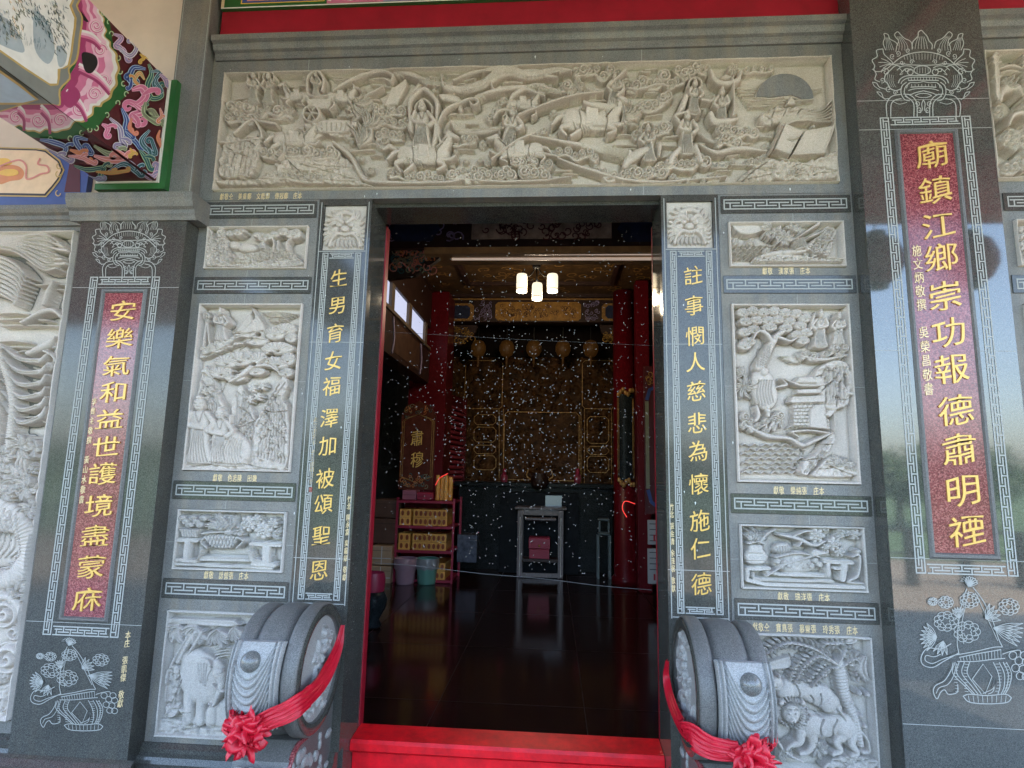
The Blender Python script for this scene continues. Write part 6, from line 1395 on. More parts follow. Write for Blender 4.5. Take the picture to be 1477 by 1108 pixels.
M['tube'] = mat('tube_glass', (.7, .6, .54), .3, emit=(1, .78, .62), es=.03)
for k, (v, lab) in enumerate(((366, 'upper of two long pale tube lights under the inner beam'), (373.5, 'lower of two long pale tube lights under the inner beam'))):
    t = thing('tube_light', lab, 'tube light', (.4, 2.62+.1*k, 4.1), 'tube lights under the inner beam'); p0 = onY(652, v, 2.62+.1*k); p1 = onY(985, v, 2.62+.1*k)
    mb = MB(); mb.tube([p0, p1], .018, 10); mb.build('glass_tube', M['tube'], t, True); mb = MB(); mb.box(p0[0], p1[0], 2.60+.1*k, 2.66+.1*k, p0[2]+.02, p0[2]+.04); mb.build('fitting', M['darkwood'], t)
# hanging lamp with three lit shades
YL = 5.2
lm = thing('pendant_lamp', 'hanging lamp with three lit white cylinder shades in the dark hall', 'lamp', (onY(775, 380, YL)[0], YL, onY(775, 380, YL)[2]))
M['iron'] = mat('black_iron', (.012, .011, .010), .4)
M['shade'] = mat('lit_shade', (.8, .76, .66), .4, emit=(1, .86, .62), es=.11)
mid = onY(774, 384, YL); top = onY(774, 352, YL); mb = MB(); mb.tube([top, mid], .035, 10); mb.ball(mid, .07, n=12, m=8); mb.build('stem', M['iron'], lm, True)
for (u, v0, v1, dy) in ((753, 396, 422, 0), (797, 396, 422, 0), (775, 409, 433, -.35)):
    y = YL+dy; c0, c1 = onY(u, v0, y), onY(u, v1, y); r_ = .088 if dy == 0 else .08
    mb = MB(); mb.tube(smooth([tuple(mid), tuple((mid+c0)/2+np.array([0, 0, -.10])), (c0[0], y, c0[2]+.05)], 6), .014, 6); mb.build('arm', M['iron'], lm, True)
    mb = MB(); h = c0[2]-c1[2]; mb.lathe([(r_*.25, h), (r_*.9, h*.995), (r_, h*.9), (r_*1.02, h*.4), (r_*.97, h*.12)], (c0[0], y, c1[2]), 'z', 24, cap=False); sh = mb.build('lamp_shade', M['shade'], lm, True)
    mb = MB(); mb.lathe([(r_*.985, h*.12), (r_*.95, h*.02), (r_*.3, .0)], (c0[0], y, c1[2]), 'z', 24, cap=False); mb.build('shade_rim', mat('shade_glow', (.8, .76, .66), .4, emit=(1, .93, .80), es=.16), sh, True)
    mb = MB(); mb.lathe([(r_*1.03, h*.19), (r_*1.03, h*.165)], (c0[0], y, c1[2]), 'z', 24, cap=False); mb.build('shade_band', M['gilt'], sh, True)
    pl_ = bpy.data.lights.new('lamp_bulb', 'POINT'); pl_.energy = 1.4; pl_.color = (1, .80, .55); pl_.shadow_soft_size = .08; lo = bpy.data.objects.new('lamp_bulb', pl_); COL.objects.link(lo); lo.parent = lm; lo.location = [(t_-w_)*U for t_, w_ in zip((c0[0], y, c1[2]-.12), worldloc(lm))]
# left side: window strip over a carved beam
XW = -2.22
sw = thing('window_strip', 'row of three bright window panes high on the left side of the hall', 'window', (XW, 5.7, 4.3))
M['pane'] = mat('bright_pane', (.3, .33, .4), .4, emit=(.66, .72, 1.0), es=.07)
mb = MB(); mb.box(XW-.08, XW, 1.2, 7.55, 4.495, 5.3); mb.build('upper_rail', M['darkwood'], sw)
M['frame'] = mat('window_frame', (.16, .12, .085), .5)
for a, b in ((3.6, 4.34), (4.62, 4.79), (5.72, 5.92), (7.02, 7.2)):
    mb = MB(); mb.box(XW-.07, XW+.01, a, b, 4.077, 4.493); mb.build('mullion', M['frame'], sw)
mb = MB(); mb.box(XW-.08, XW+.03, 3.5, 7.5, 4.02, 4.075); mb.build('sill', M['frame'], sw)
for a, b in ((4.34, 4.62), (4.79, 5.72), (5.92, 7.02)): mb = MB(); mb.box(XW-.05, XW-.04, a, b, 4.077, 4.493); mb.build('pane', M['pane'], sw)
sb = thing('side_beam', 'deep carved beam below the bright window panes on the left', 'beam', (XW, 5.0, 3.7))
mb = MB(); mb.box(XW-.28, XW, 1.0, 7.55, 3.36, 4.01); mb.build('timber', M['darkwood'], sb)
mb = MB(); mb.box(XW+.001, XW+.008, 4.9, 6.6, 3.45, 3.95); mb.build('painted_panel', mat('side_panel', (.07, .035, .022), .5, noise=.5, nscale=8), sb)
mb = MB()
for y in (4.8, 6.75): mb.tube([(XW+.01, y+.05*math.sin(z*9), z) for z in np.linspace(3.4, 3.98, 14)], .018, 6)
mb.build('ornament', PT['purple'], sb, True)
def square_pillar(name, lab, u0, u1, y, z1=5.3, mtl='pillarred'):
    p0, p1 = onY(u0, 640, y)[0], onY(u1, 640, y)[0]; t = thing(name, lab, 'pillar', ((p0+p1)/2, y, FZL))
    mb = MB(); mb.box(p0, p1, y, y+(p1-p0), FZL, z1, .02); mb.build('shaft', M[mtl], t); return t, p0, p1
YP = 7.6
t, p0, p1 = square_pillar('red_pillar', 'square red pillar at the left carrying a plaque with two gold characters', 586, 640, YP)
a, b = onY(580, 578, YP), onY(625, 707, YP)
pq_ = thing('gold_plaque', 'long dark plaque with the two gold characters, framed in coloured scrolls', 'plaque', (b[0]-.25, YP-.04, 2))
x0, x1, z0, z1 = a[0]+.02, b[0], b[2], a[2]
mb = MB(); mb.prism([(x0, z0), (x1, z0), (x1, z1-.3), (x1-.1, z1-.1), ((x0+x1)/2+.08, z1-.06), ((x0+x1)/2, z1), ((x0+x1)/2-.08, z1-.06), (x0+.1, z1-.1), (x0, z1-.3)], YP-.05, YP-.002, 'y'); mb.build('board', M['plaquewood'], pq_)
mb = MB()
for o_, w_ in ((.03, .014), (.065, .012)): mb.ribbon([(x0+o_, YP-.053, z0+.25), (x0+o_, YP-.053, z1-.42), (x0+o_+.07, YP-.053, z1-.36), ((x0+x1)/2, YP-.053, z1-.28), (x1-o_-.07, YP-.053, z1-.36), (x1-o_, YP-.053, z1-.42), (x1-o_, YP-.053, z0+.25), ((x0+x1)/2, YP-.053, z0+.14), (x0+o_, YP-.053, z0+.25)], w_)
mb.build('gilt_border', M['giltdim'], pq_)
for c, sd in (('olive', 1), ('teal', 2), ('orange', 6)):
    mb = MB(); curls(mb, x0+.08, x1-.08, z1-.34, z1-.1, YP-.054-sd*.0006, 7, .05, sd); curls(mb, x0+.07, x1-.07, z0+.05, z0+.3, YP-.054-sd*.0006, 9, .06, sd+3); mb.build('scroll_pattern', PT[c], pq_)
mb = MB()
for ch, v in (('肅', 632), ('穆', 663)): write(mb, ch, onY(602.5, v, YP)[0], onY(602.5, v, YP)[2], .25, .29, YP-.052, .02, .1, .01)
mb.build('lettering', mat('bright_gold', (.9, .6, .16), .5), pq_)
# red slatted screen slanting back on the left
ls = thing('slatted_screen', 'red louvred screen on the left side of the altar', 'screen', (-1.85, 8.2, FZL))
def sp3(u, v, y): return onY(u, v, y)
A0, A1 = sp3(630, 585, 7.9), sp3(668, 618, 9.6); 
mb = MB()
for k in range(17):
    f = k/16; z0 = 3.05-f*1.75
    mb.add([(A0[0], 7.9, z0), (A1[0], 9.6, z0), (A1[0]+.06, 9.6, z0-.05), (A0[0]+.06, 7.9, z0-.05), (A0[0]+.02, 7.9, z0-.075), (A1[0]+.02, 9.6, z0-.075)], [(0, 1, 2, 3), (3, 2, 5, 4)])
mb.build('slat', mat('slat_red', (.5, .07, .11), .4), ls)
mb = MB(); mb.add([(A0[0]-.02, 7.9, FZL), (A1[0]-.02, 9.6, FZL), (A1[0]-.02, 9.6, 3.3), (A0[0]-.02, 7.9, 3.3)], [(0, 1, 2, 3)]); mb.box(A1[0]-.03, A1[0]+.07, 9.6, 9.7, FZL, 3.3); mb.build('frame', M['pillarred'], ls)
# right side: round red column with a dark engraved couplet board, square pillar, painted wall
YC = 7.7
cx = onY(901, 640, YC)[0]; rc_ = thing('red_column', 'round red column to the right of the altar holding a curved dark board', 'column', (cx, YC, FZL))
mb = MB(); mb.lathe([(.27, FZL), (.27, FZL+.12), (.22, FZL+.18), (.215, 5.3)], (cx, YC, 0), 'z', 32); mb.build('shaft', M['pillarred'], rc_, True)
bd = thing('couplet_board', 'curved dark board with gilt ends on the round red column', 'board', (cx, YC-.24, 2)); z0, z1 = onY(900, 702, YC)[2], onY(900, 562, YC)[2]
mb = MB(); n = 18
vs = [(cx+.235*math.sin(a), YC-.235*math.cos(a), z) for z in (z0+.12, z1-.12) for a in np.linspace(-.75, .75, n)]
mb.add(vs, [(i, i+1, n+i+1, n+i) for i in range(n-1)]); mb.build('board', M['granblk'], bd, True)
mb = MB()
for a in (-.72, -.6, .6, .72): mb.tube([(cx+.238*math.sin(a), YC-.238*math.cos(a), z) for z in np.linspace(z0+.15, z1-.2, 8)], .006, 5)
for zz, s_ in ((z0+.08, 1), (z1-.08, -1)):
    for k in range(7): a = -.6+k*.2; mb.ball((cx+.24*math.sin(a), YC-.24*math.cos(a), zz+s_*.05*math.cos(k*1.7)), .04, .02, .05, 8, 6)
mb.build('gilt_end', M['giltdim'], bd, True)
sp_, p0, p1 = square_pillar('red_pillar', 'square red pillar just inside the right jamb, beside the white notices', 919, 938, 6.9)
pw = thing('painted_screen', 'maroon painted screen with a green and blue border at the right of the opening', 'screen', (1.9, 6.2, 1.8)); a, b = onY(928, 528, 6.2), onY(960, 742, 6.2)
mb = MB(); mb.box(a[0], a[0]+.8, 6.2, 6.26, b[2], a[2]); mb.build('board', PT['maroon'], pw)
mb = MB(); mb.ribbon([(a[0]+.25, 6.196, a[2]-.35), (a[0]+.10, 6.196, a[2]-.42), (a[0]+.05, 6.196, a[2]-.6)], .06); mb.ribbon([(a[0]+.05, 6.196, b[2]+.4), (a[0]+.10, 6.196, b[2]+.2), (a[0]+.28, 6.196, b[2]+.06)], .06); mb.build('blue_border', PT['blue'], pw)
mb = MB(); mb.ribbon([(a[0]+.05, 6.195, a[2]-.62), (a[0]+.05, 6.195, b[2]+.42)], .06); mb.build('green_border', PT['olive'], pw)
mb = MB(); curls(mb, a[0]+.05, a[0]+.25, a[2]-.34, a[2]-.03, 6.194, 12, .06, 4); mb.build('gilt_scroll', M['giltdim'], pw)
M['paper'] = mat('white_paper', (.42, .42, .42), .7, noise=.06, nscale=20); M['print'] = mat('grey_print', (.10, .10, .11), .8); M['printred'] = mat('red_print', (.4, .03, .04), .8)
for (v0, v1, lab) in ((750, 786, 'upper white printed notice by the right jamb'), (791, 843, 'lower white printed notice by the right jamb')):
    a, b = onY(934, v0, 6.0), onY(951, v1, 6.0); t = thing('notice_board', lab, 'notice', (a[0]+.15, 6.0, b[2]), 'white notices by the right jamb')
    mb = MB(); mb.box(a[0], b[0]+.25, 6.0, 6.03, b[2], a[2], .006); mb.build('board', M['paper'], t); mb = MB()
    for k in range(4): mb.rect(a[0]+.03, b[0]+.2, a[2]-.07-k*.09, a[2]-.055-k*.09, 5.997)
    mb.build('printed_line', M['print'], t); mb = MB(); mb.rect(a[0]+.09, a[0]+.12, b[2]+.06, b[2]+.16, 5.9965); mb.build('red_mark', M['printred'], t)
# back beam with brackets, lanterns, carved altar screen
YB = 8.3
bb = thing('carved_beam', 'painted beam across the back of the hall with a long gold panel', 'beam', (0, YB, 4.9)); a, b = onY(637, 433, YB), onY(919, 465, YB)
mb = MB(); mb.box(a[0]-.5, b[0]+.8, YB, YB+.25, b[2], 5.36); mb.build('timber', M['darkwood'], bb)
def pan(u0, v0, u1, v1, y, d, mtl, name, par, cut=.06):
    p, q = onY(u0, v0, y), onY(u1, v1, y); mb = MB(); mb.prism([(p[0]+cut, q[2]), (q[0]-cut, q[2]), (q[0], q[2]+cut), (q[0], p[2]-cut), (q[0]-cut, p[2]), (p[0]+cut, p[2]), (p[0], p[2]-cut), (p[0], q[2]+cut)], y-d, y-.001, 'y'); return mb.build(name, mtl, par), (p[0], q[0], q[2], p[2])
o, R4 = pan(715, 436, 838, 463, YB, .02, mat('gold_painting', (.40, .20, .035), .5, noise=.35, nscale=10), 'gold_panel', bb)
mb = MB(); curls(mb, R4[0]+.1, R4[1]-.1, R4[2]+.08, R4[3]-.08, YB-.022, 60, .06, 7); mb.build('figure_pattern', mat('brown_figures', (.12, .05, .015), .6), bb)
for (u0, u1) in ((645, 683), (868, 911)):
    pan(u0, 438, u1, 463, YB, .015, M['giltdim'], 'medallion_rim', bb); pan(u0+5, 441, u1-5, 460, YB, .02, M['dullblue'], 'medallion', bb)
mb = MB(); curls(mb, onY(686, 450, YB)[0], onY(708, 450, YB)[0], b[2]+.06, a[2]-.05, YB-.006, 24, .06, 2); curls(mb, onY(842, 450, YB)[0], onY(864, 450, YB)[0], b[2]+.06, a[2]-.05, YB-.006, 24, .06, 3); mb.build('scrollwork', PT['purple'], bb)
mb = MB(); mb.box(a[0]-.45, b[0]+.7, YB-.03, YB-.001, a[2]-.0, a[2]+.03); mb.box(a[0]-.02, a[0]+.03, YB-.03, YB-.001, b[2], a[2]-.005); mb.box(b[0]-.03, b[0]+.02, YB-.03, YB-.001, b[2], a[2]-.005); mb.build('gilt_edge', M['giltdim'], bb)
for (u0, u1, f, lab) in ((638, 688, 1, 'left carved gilt bracket under the back beam'), (865, 918, -1, 'right carved gilt bracket under the back beam')):
    p, q = onY(u0, 469, YB), onY(u1, 499, YB); t = thing('gilt_bracket', lab, 'bracket', ((p[0]+q[0])/2, YB, q[2]))
    pts = [(0, 0), (1, 0), (.95, -.35), (.75, -.6), (.55, -.95), (.3, -1), (0, -.9)]; W_, H_ = q[0]-p[0], p[2]-q[2]
    mb = MB(); mb.prism([((p[0]+x*W_) if f > 0 else (q[0]-x*W_), p[2]+z*H_) for x, z in pts], YB, YB+.1, 'y'); mb.build('board', M['darkwood'], t)
    mb = MB(); curls(mb, p[0]+.1, q[0]-.1, q[2]+.08, p[2]-.06, YB-.004, 26, .08, 5+f); mb.build('gilt_carving', M['gilt'], t)
M['lantern'] = mat('amber_lantern', (.10, .045, .012), .5, emit=(1, .42, .08), es=.0012, noise=.3, nscale=9)
for k, u in enumerate((690, 731, 770, 812, 852)):
    p = onY(u, 503, 9.0); t = thing('hanging_lantern', ('leftmost', 'second', 'middle', 'fourth', 'rightmost')[k]+' of five dim amber lanterns hanging in front of the altar screen', 'lantern', tuple(p), 'amber lanterns in front of the altar')
    mb = MB(); mb.lathe([(.05, -.19), (.12, -.16), (.17, -.05), (.17, .06), (.12, .16), (.05, .19)], tuple(p), 'z', 16); mb.build('body', M['lantern'], t, True)
    mb = MB(); mb.tube([(p[0], p[1], p[2]+.19), (p[0], p[1], 5.3)], .008, 5); mb.build('cord', M['iron'], t); mb = MB(); mb.tube([(p[0], p[1], p[2]-.19), (p[0], p[1], p[2]-.42)], [.03, .012], 8); mb.build('tassel', M['lantern'], t)
YA = 10.2
sc = thing('altar_screen', 'dark carved altar screen with gilt frames behind the altar', 'altar screen', (0, YA, 1.4)); a, b = onY(655, 515, YA), onY(895, 700, YA)
mb = MB(); mb.box(a[0]-.6, b[0]+.7, YA, YA+.2, FZL, 5.2); mb.build('backboard', mat('screen_board', (.012, .006, .005), .5, spec=.1), sc)
def frame_px(u0, v0, u1, v1, y, w_, mb):
    p, q = onY(u0, v0, y), onY(u1, v1, y); c = .07
    mb.ribbon([(p[0]+c, y, p[2]), (q[0]-c, y, p[2]), (q[0], y, p[2]-c), (q[0], y, q[2]+c), (q[0]-c, y, q[2]), (p[0]+c, y, q[2]), (p[0], y, q[2]+c), (p[0], y, p[2]-c), (p[0]+c, y, p[2])], w_)
M['screen_gilt'] = mat('screen_gilt', (.095, .042, .013), .5, spec=.15, noise=.8, nscale=6, tint=(.016, .007, .005))
mb = MB()
for (u0, v0, u1, v1) in ((728, 594, 835, 694), (684, 598, 715, 613), (684, 616, 715, 638), (684, 642, 715, 655), (684, 657, 715, 678), (847, 601, 878, 640), (847, 644, 878, 656), (847, 658, 878, 682), (672, 520, 724, 590), (840, 520, 886, 590)): frame_px(u0, v0, u1, v1, YA-.06, .018, mb)
for u in (720, 726, 838, 843, 882): p = onY(u, 590, YA-.062); q = onY(u, 700, YA-.062); mb.ribbon([p, q], .014)
mb.build('gilt_frame', M['giltdim'], sc)
r = Relief(a[0]-.3, b[0]+.35, b[2], a[2], YA-.01, .022); r.crop(0, 0, 1); q = random.Random(4)     # gilded openwork round the dark middle panel
for k in range(520):
    u, v = q.uniform(655, 895), q.uniform(512, 697)
    if 731 < u < 832 and 597 < v < 692: continue
    t_ = q.random(); R_ = q.uniform(2.2, 5.5)
    if t_ < .4: r.curl(u, v, R_, q.uniform(.5, 1), q.choice((-1, 1)))
    elif t_ < .7: r.leaf(u, v, R_*2.4, R_*.55, q.uniform(0, 6.28), q.uniform(.5, 1), 0, .15, False)
    else: r.blob(u, v, R_*.7, R_, q.uniform(.6, 1))
for u in (684, 700, 715, 847, 862, 878):
    for v in (607, 627, 648, 668): r.figure(u, v+8, 17, .9)
for k in range(16):                                  # dragon and clouds of the middle panel
    u, v = q.uniform(738, 825), q.uniform(610, 688); r.limb([(u, v), (u+q.uniform(-18, 18), v+q.uniform(-12, 8)), (u+q.uniform(-26, 26), v+q.uniform(-14, 14))], [3.2, 2.4, 1], .7)
r.build('carved_panel', M['screen_gilt'], sc, .029, .0)
# altar counter, offering table, burner, candles
YT = 8.9
al = thing('altar_counter', 'long black granite altar counter across the back of the hall', 'altar', (.1, YT, FZL)); a, b = onY(655, 694, YT), onY(884, 694, YT)
mb = MB(); mb.box(a[0], b[0]+.1, YT, YT+1.1, a[2]-.1, a[2], .015); mb.build('top_slab', M['granblk'], al)
mb = MB(); mb.box(a[0]+.1, b[0], YT+.08, YT+1.0, FZL, a[2]-.102); mb.build('base', M['granblk'], al)
p, q = onY(722, 709, YT-.35), onY(834, 836, YT-.35); mb = MB(); mb.box(p[0], q[0], YT-.35, YT+.07, FZL, p[2], .01); mb.build('centre_block', mat('blue_grey_stone', (.012, .015, .019), .55, spec=.1, noise=.25, nscale=5), al)
mb = MB(); mb.box(p[0]+.95, q[0]-.35, YT-.37, YT-.352, p[2]-.28, p[2]-.06); mb.build('steel_plate', mat('steel_plate', (.20, .22, .24), .3, metal=.6), al)
YO = 8.0
ot = thing('offering_table', 'carved offering table with a tall open frame in front of the altar', 'table', (.05, YO, FZL)); p, q = onY(747, 731, YO), onY(812, 836, YO)
M['pearl'] = mat('inlaid_wood', (.13, .105, .11), .35, noise=.3, nscale=30)
mb = MB(); mb.box(p[0]-.06, q[0]+.06, YO, YO+.6, p[2]-.05, p[2], .012); mb.build('tabletop', M['pearl'], ot)
for x in (p[0], q[0]-.1):
    for y in (YO+.02, YO+.48): mb = MB(); mb.box(x, x+.10, y, y+.10, FZL, p[2]-.052, .015); mb.build('leg', M['pearl'], ot)
mb = MB(); mb.box(p[0]+.103, q[0]-.103, YO+.03, YO+.07, p[2]-.16, p[2]-.053); mb.build('apron', M['pearl'], ot); mb = MB(); mb.box(p[0]+.15, q[0]-.15, YO+.02, YO+.06, p[2]-.27, p[2]-.20, .02); mb.build('cross_rail', M['pearl'], ot); mb = MB(); mb.box(p[0]+.103, q[0]-.103, YO+.03, YO+.07, FZL+.02, FZL+.10); mb.build('foot_rail', M['pearl'], ot)
for x in (p[0]+.03, q[0]-.07): mb = MB(); mb.tube([(x+.02, YO+.008, z) for z in (FZL+.04, p[2]-.2)], .008, 5); mb.build('inlay_line', M['strap'], ot)
p, q = onY(763, 779, YO-.1), onY(792, 809, YO-.1); dx = thing('red_box', 'red lidded box standing inside the offering table frame', 'box', ((p[0]+q[0])/2, YO+.2, q[2]))
M['boxred'] = mat('box_red', (.34, .02, .06), .45)
zl = (p[2]+q[2])/2; mb = MB(); mb.box(p[0], q[0], YO+.1, YO+.42, q[2], zl-.002, .01); mb.build('body', M['boxred'], dx); mb = MB(); mb.box(p[0]-.012, q[0]+.012, YO+.09, YO+.43, zl, p[2]+.03, .015); mb.build('lid', M['boxred'], dx); mb = MB(); mb.ball(((p[0]+q[0])/2, YO+.09, zl+.06), .025, .012, .025, 8, 6); mb.build('clasp', M['gilt'], dx)
mb = MB(); mb.box(p[0]-.25, q[0]+.25, YO+.09, YO+.45, q[2]-.06, q[2]-.003); mb.build('shelf', M['darkwood'], ot)
p = onY(778, 706, YT-.2); ib = thing('incense_burner', 'dark round incense burner with ears on the middle of the altar', 'incense burner', (p[0], YT-.15, p[2]))
mb = MB(); mb.lathe([(.10, .0), (.16, .05), (.20, .16), (.19, .26), (.15, .30), (.17, .34)], (p[0], YT-.15, p[2]), 'z', 20); mb.build('bowl', M['darkwood'], ib, True)
for s_ in (-1, 1): mb = MB(); mb.tube(smooth([(p[0]+s_*.18, YT-.15, p[2]+.2), (p[0]+s_*.28, YT-.15, p[2]+.28), (p[0]+s_*.24, YT-.15, p[2]+.42)], 5), .018, 6); mb.build('ear', M['giltdim'], ib, True)
p = onY(777, 688, YT+.1); M['redled'] = mat('red_glow', (.5, .05, .01), .4, emit=(1, .10, .02), es=.12)
t = thing('lotus_lamp', 'glowing orange-red lotus lamp above the incense burner', 'lamp', tuple(p)); mb = MB()
for k in range(9): a_ = k*.7; mb.ball((p[0]+.10*math.cos(a_), YT+.1, p[2]+.03*math.sin(a_*1.3)), .035, .03, .05, 8, 6)
mb.build('petal_glow', M['redled'], t, True); mb = MB(); mb.lathe([(.05, -.12), (.10, -.04)], tuple(p), 'z', 12); mb.build('base', M['giltdim'], t)
for u, lab in ((727, 'left pink candle cup on the altar'), (833, 'right pink candle cup on the altar')):
    p = onY(u, 698, YT+.2); t = thing('candle_cup', lab, 'candle', tuple(p)); mb = MB(); mb.lathe([(.07, 0), (.08, .1), (.07, .2)], tuple(p), 'z', 14); mb.build('cup', mat('pink_glass', (.35, .06, .10), .3), t, True); mb = MB(); mb.lathe([(.045, .2), (.04, .33)], tuple(p), 'z', 10); mb.build('candle', M['boxred'], t, True)
for (pts, lab) in (([(628, 700), (634, 690), (646, 683)], 'curved glowing red light stick above the gift boxes on the left'), ([(904, 746), (898, 735), (899, 726), (904, 723), (916, 727)], 'bent glowing red light stick in front of the round red column')):
    mb = MB(); P = [onY(u, v, 6.8) for u, v in pts]; mb.tube(smooth(P, 5), .007, 6); tag(mb.build('light_stick', mat('neon_red', (.5, .05, .05), .4, emit=(1, .06, .05), es=.12), loc=tuple(P[0])), lab, 'light')
# gift boxes on a red rack, cartons, buckets, stool, wrapped parcel
YR = 7.15
rk = thing('red_rack', 'red metal shelf rack full of boxes on the left of the hall', 'rack', (-1.9, YR, FZL)); xa, xb = onY(574, 760, YR)[0], onY(652, 760, YR)[0]
shz = [onY(610, v, YR)[2] for v in (758.5, 794, 836)]
for z in shz+[onY(610, 722, YR)[2]]: mb = MB(); mb.box(xa, xb, YR-.02, YR+.85, z-.05, z-.003); mb.build('shelf', M['boxred'], rk)
for x in (xa-.045, xb+.005):
    for y in (YR-.02, YR+.82): mb = MB(); mb.box(x, x+.04, y, y+.04, FZL, onY(610, 718, YR)[2]); mb.build('upright', M['boxred'], rk)
M['giftyel'] = mat('gift_yellow', (.80, .42, .10), .5, noise=.12, nscale=20); M['giftred'] = mat('gift_red', (.26, .05, .015), .5)
g0 = thing('gift_box', 'amber', 'box', (0, 0, 0), 'amber gift boxes on the red rack')
mb = MB(); mb.box(-.055, .055, -.38, .38, 0, .148, .004); mb.build('carton', M['giftyel'], g0)
mb = MB(); mb.lathe([(.028, -.3815), (.028, -.383)], (0, 0, 0), 'y', 14); mb.v = [(x, y, z*1.75+.074) for x, y, z in mb.v]; mb.build('red_oval', M['giftred'], g0)
words = ('first', 'second', 'third', 'fourth', 'fifth', 'sixth', 'seventh', 'eighth', 'ninth'); used = False
for si, (z, shn) in enumerate(((shz[0], 'upper'), (shz[1], 'middle'), (shz[2], 'lowest'))):
    for row in range(2):
        cols = [579.5, 587.5]+[599.5+k*6.7 for k in range(7)]
        for ci, u in enumerate(cols):
            if si == 2 and ci < 4: continue
            x = onY(u, 760, YR)[0]; lab = 'amber gift box with red oval, %s from left, %s row, %s rack shelf' % (words[ci], 'top' if row else 'bottom', shn)
            if not used: g0.location = (x*U, (YR+.4)*U, (z+row*.152)*U); g0['label'] = lab; used = True
            else: copy_tree(g0, (x, YR+.4, z+row*.152), lab)
zt = onY(610, 722, YR)[2]
def simple_box(name, lab, cat, u0, v0, u1, v1, y, dp, mtl, strap=None, group=None):
    p, q = onY(u0, v0, y), onY(u1, v1, y); t = thing(name, lab, cat, ((p[0]+q[0])/2, y+dp/2, q[2]), group)
    mb = MB(); mb.box(p[0], q[0], y, y+dp, q[2], p[2], .012); mb.build('body', mtl, t)
    mb = MB(); mb.rect(p[0]+.015, q[0]-.015, p[2]-.09, p[2]-.084, y-.002); mb.build('flap_edge', M['darkwood'], t)
    if strap:
        mb = MB(); xm = (p[0]+q[0])/2; mb.rect(xm-.008, xm+.008, q[2]+.012, p[2]-.012, y-.004); mb.rect(p[0]+.01, q[0]-.01, (p[2]*.35+q[2]*.65)-.008, (p[2]*.35+q[2]*.65)+.008, y-.006); mb.build('strap', M['strap'], t)
    return t
simple_box('carton', 'tied brown carton, lower of the two beside the pink bucket', 'carton', 534, 816, 563, 843, 7.0, .5, M['carton'], True); simple_box('carton', 'tied brown carton, upper of the two beside the pink bucket', 'carton', 537, 787, 564, 815.6, 7.0, .5, M['carton'], True)
simple_box('carton', 'dark reddish carton just above the tied brown cartons', 'carton', 538, 748, 573, 785, 7.15, .5, M['carton2']); simple_box('carton', 'dark open carton topmost at the left of the rack', 'carton', 541, 720, 575, 747.5, 7.2, .5, M['carton2'])
simple_box('packet', 'pink and white packet on top of the rack under the plaque', 'packet', 581, 707, 600, 721.4, YR+.05, .3, mat('pink_packet', (.36, .12, .18), .5)); simple_box('packet', 'bright red packet on top of the rack right of the pink one', 'packet', 602, 710, 624, 721.4, YR+.02, .3, M['boxred'])
t = thing('incense_bundle', 'upright amber bundles of incense on the right end of the rack top', 'incense', (onY(640, 720, YR)[0], YR+.2, zt))
for k in range(4): p = onY(630+k*6, 721, YR+.1); mb = MB(); mb.lathe([(.04, .003), (.042, .02), (.042, .46-.03*(k % 2)), (.03, .48-.03*(k % 2))], (p[0], YR+.15+.05*(k % 2), zt), 'z', 12); mb.build('bundle', M['giftyel'], t, True)
def bucket(lab, u, c1, c2):
    p = onZ(u, 842, FZL); t = thing('plastic_bucket', lab, 'bucket', tuple(p))
    mb = MB(); mb.lathe([(.155, 0), (.165, .03), (.195, .40), (.21, .42), (.21, .45), (.198, .455), (.185, .41), (.15, .03)], tuple(p), 'z', 28); mb.build('pail', c1, t, True)
    mb = MB(); n = 28
    vs = []
    for j, (r_, z) in enumerate(((.214, .46), (.222, .40), (.214, .32), (.205, .27))):
        for k in range(n): a_ = 6.283*k/n; rr_ = r_+.006*math.sin(k*2.7+j*2); vs.append((p[0]+rr_*math.cos(a_), p[1]+rr_*math.sin(a_), p[2]+z+.012*math.sin(k*1.9+j)*(j > 1)))
    mb.add(vs, [(j*n+k, j*n+(k+1) % n, (j+1)*n+(k+1) % n, (j+1)*n+k) for j in range(3) for k in range(n)]); mb.build('bag_liner', c2, t, True)
bucket('pink plastic bucket with a bag liner on the hall floor', 584, mat('pink_plastic', (.42, .26, .32), .4), mat('pink_liner', (.36, .23, .28), .35)); bucket('mint green plastic bucket with a bag liner on the hall floor', 615, mat('mint_plastic', (.16, .40, .32), .4), mat('clear_liner', (.30, .32, .34), .3))
t = simple_box('wrapped_parcel', 'blue and white parcel in clear wrap right of the rack', 'parcel', 660, 771, 687, 812, 7.9, .5, mat('wrapped_blue', (.10, .12, .17), .25, noise=.5, nscale=12))
p, q = onY(863, 748, 8.2), onY(880, 815, 8.2); st = thing('plastic_stool', 'grey-green plastic stools stacked at the right end of the altar', 'stool', ((p[0]+q[0])/2, 8.3, FZL)); M['stool'] = mat('stool_plastic', (.12, .16, .17), .4)
zs = p[2]; W_ = q[0]-p[0]
for dz, nm in ((0, 'seat'), (-.28, 'seat')): mb = MB(); mb.box(p[0], q[0], 8.2, 8.2+W_, zs-.05+dz, zs+dz, .02); mb.build('seat', M['stool'], st)
for x in (p[0]-.02, q[0]-.02):
    for y in (8.2, 8.2+W_-.04): mb = MB(); mb.box(x, x+.04, y, y+.04, FZL, zs-.335); mb.build('leg', M['stool'], st)
mb = MB(); mb.box(p[0]+.01, p[0]+.04, 8.2, 8.23, zs-.278, zs-.052); mb.box(q[0]-.04, q[0]-.01, 8.2, 8.23, zs-.278, zs-.052); mb.build('upper_stool_leg', M['stool'], st)
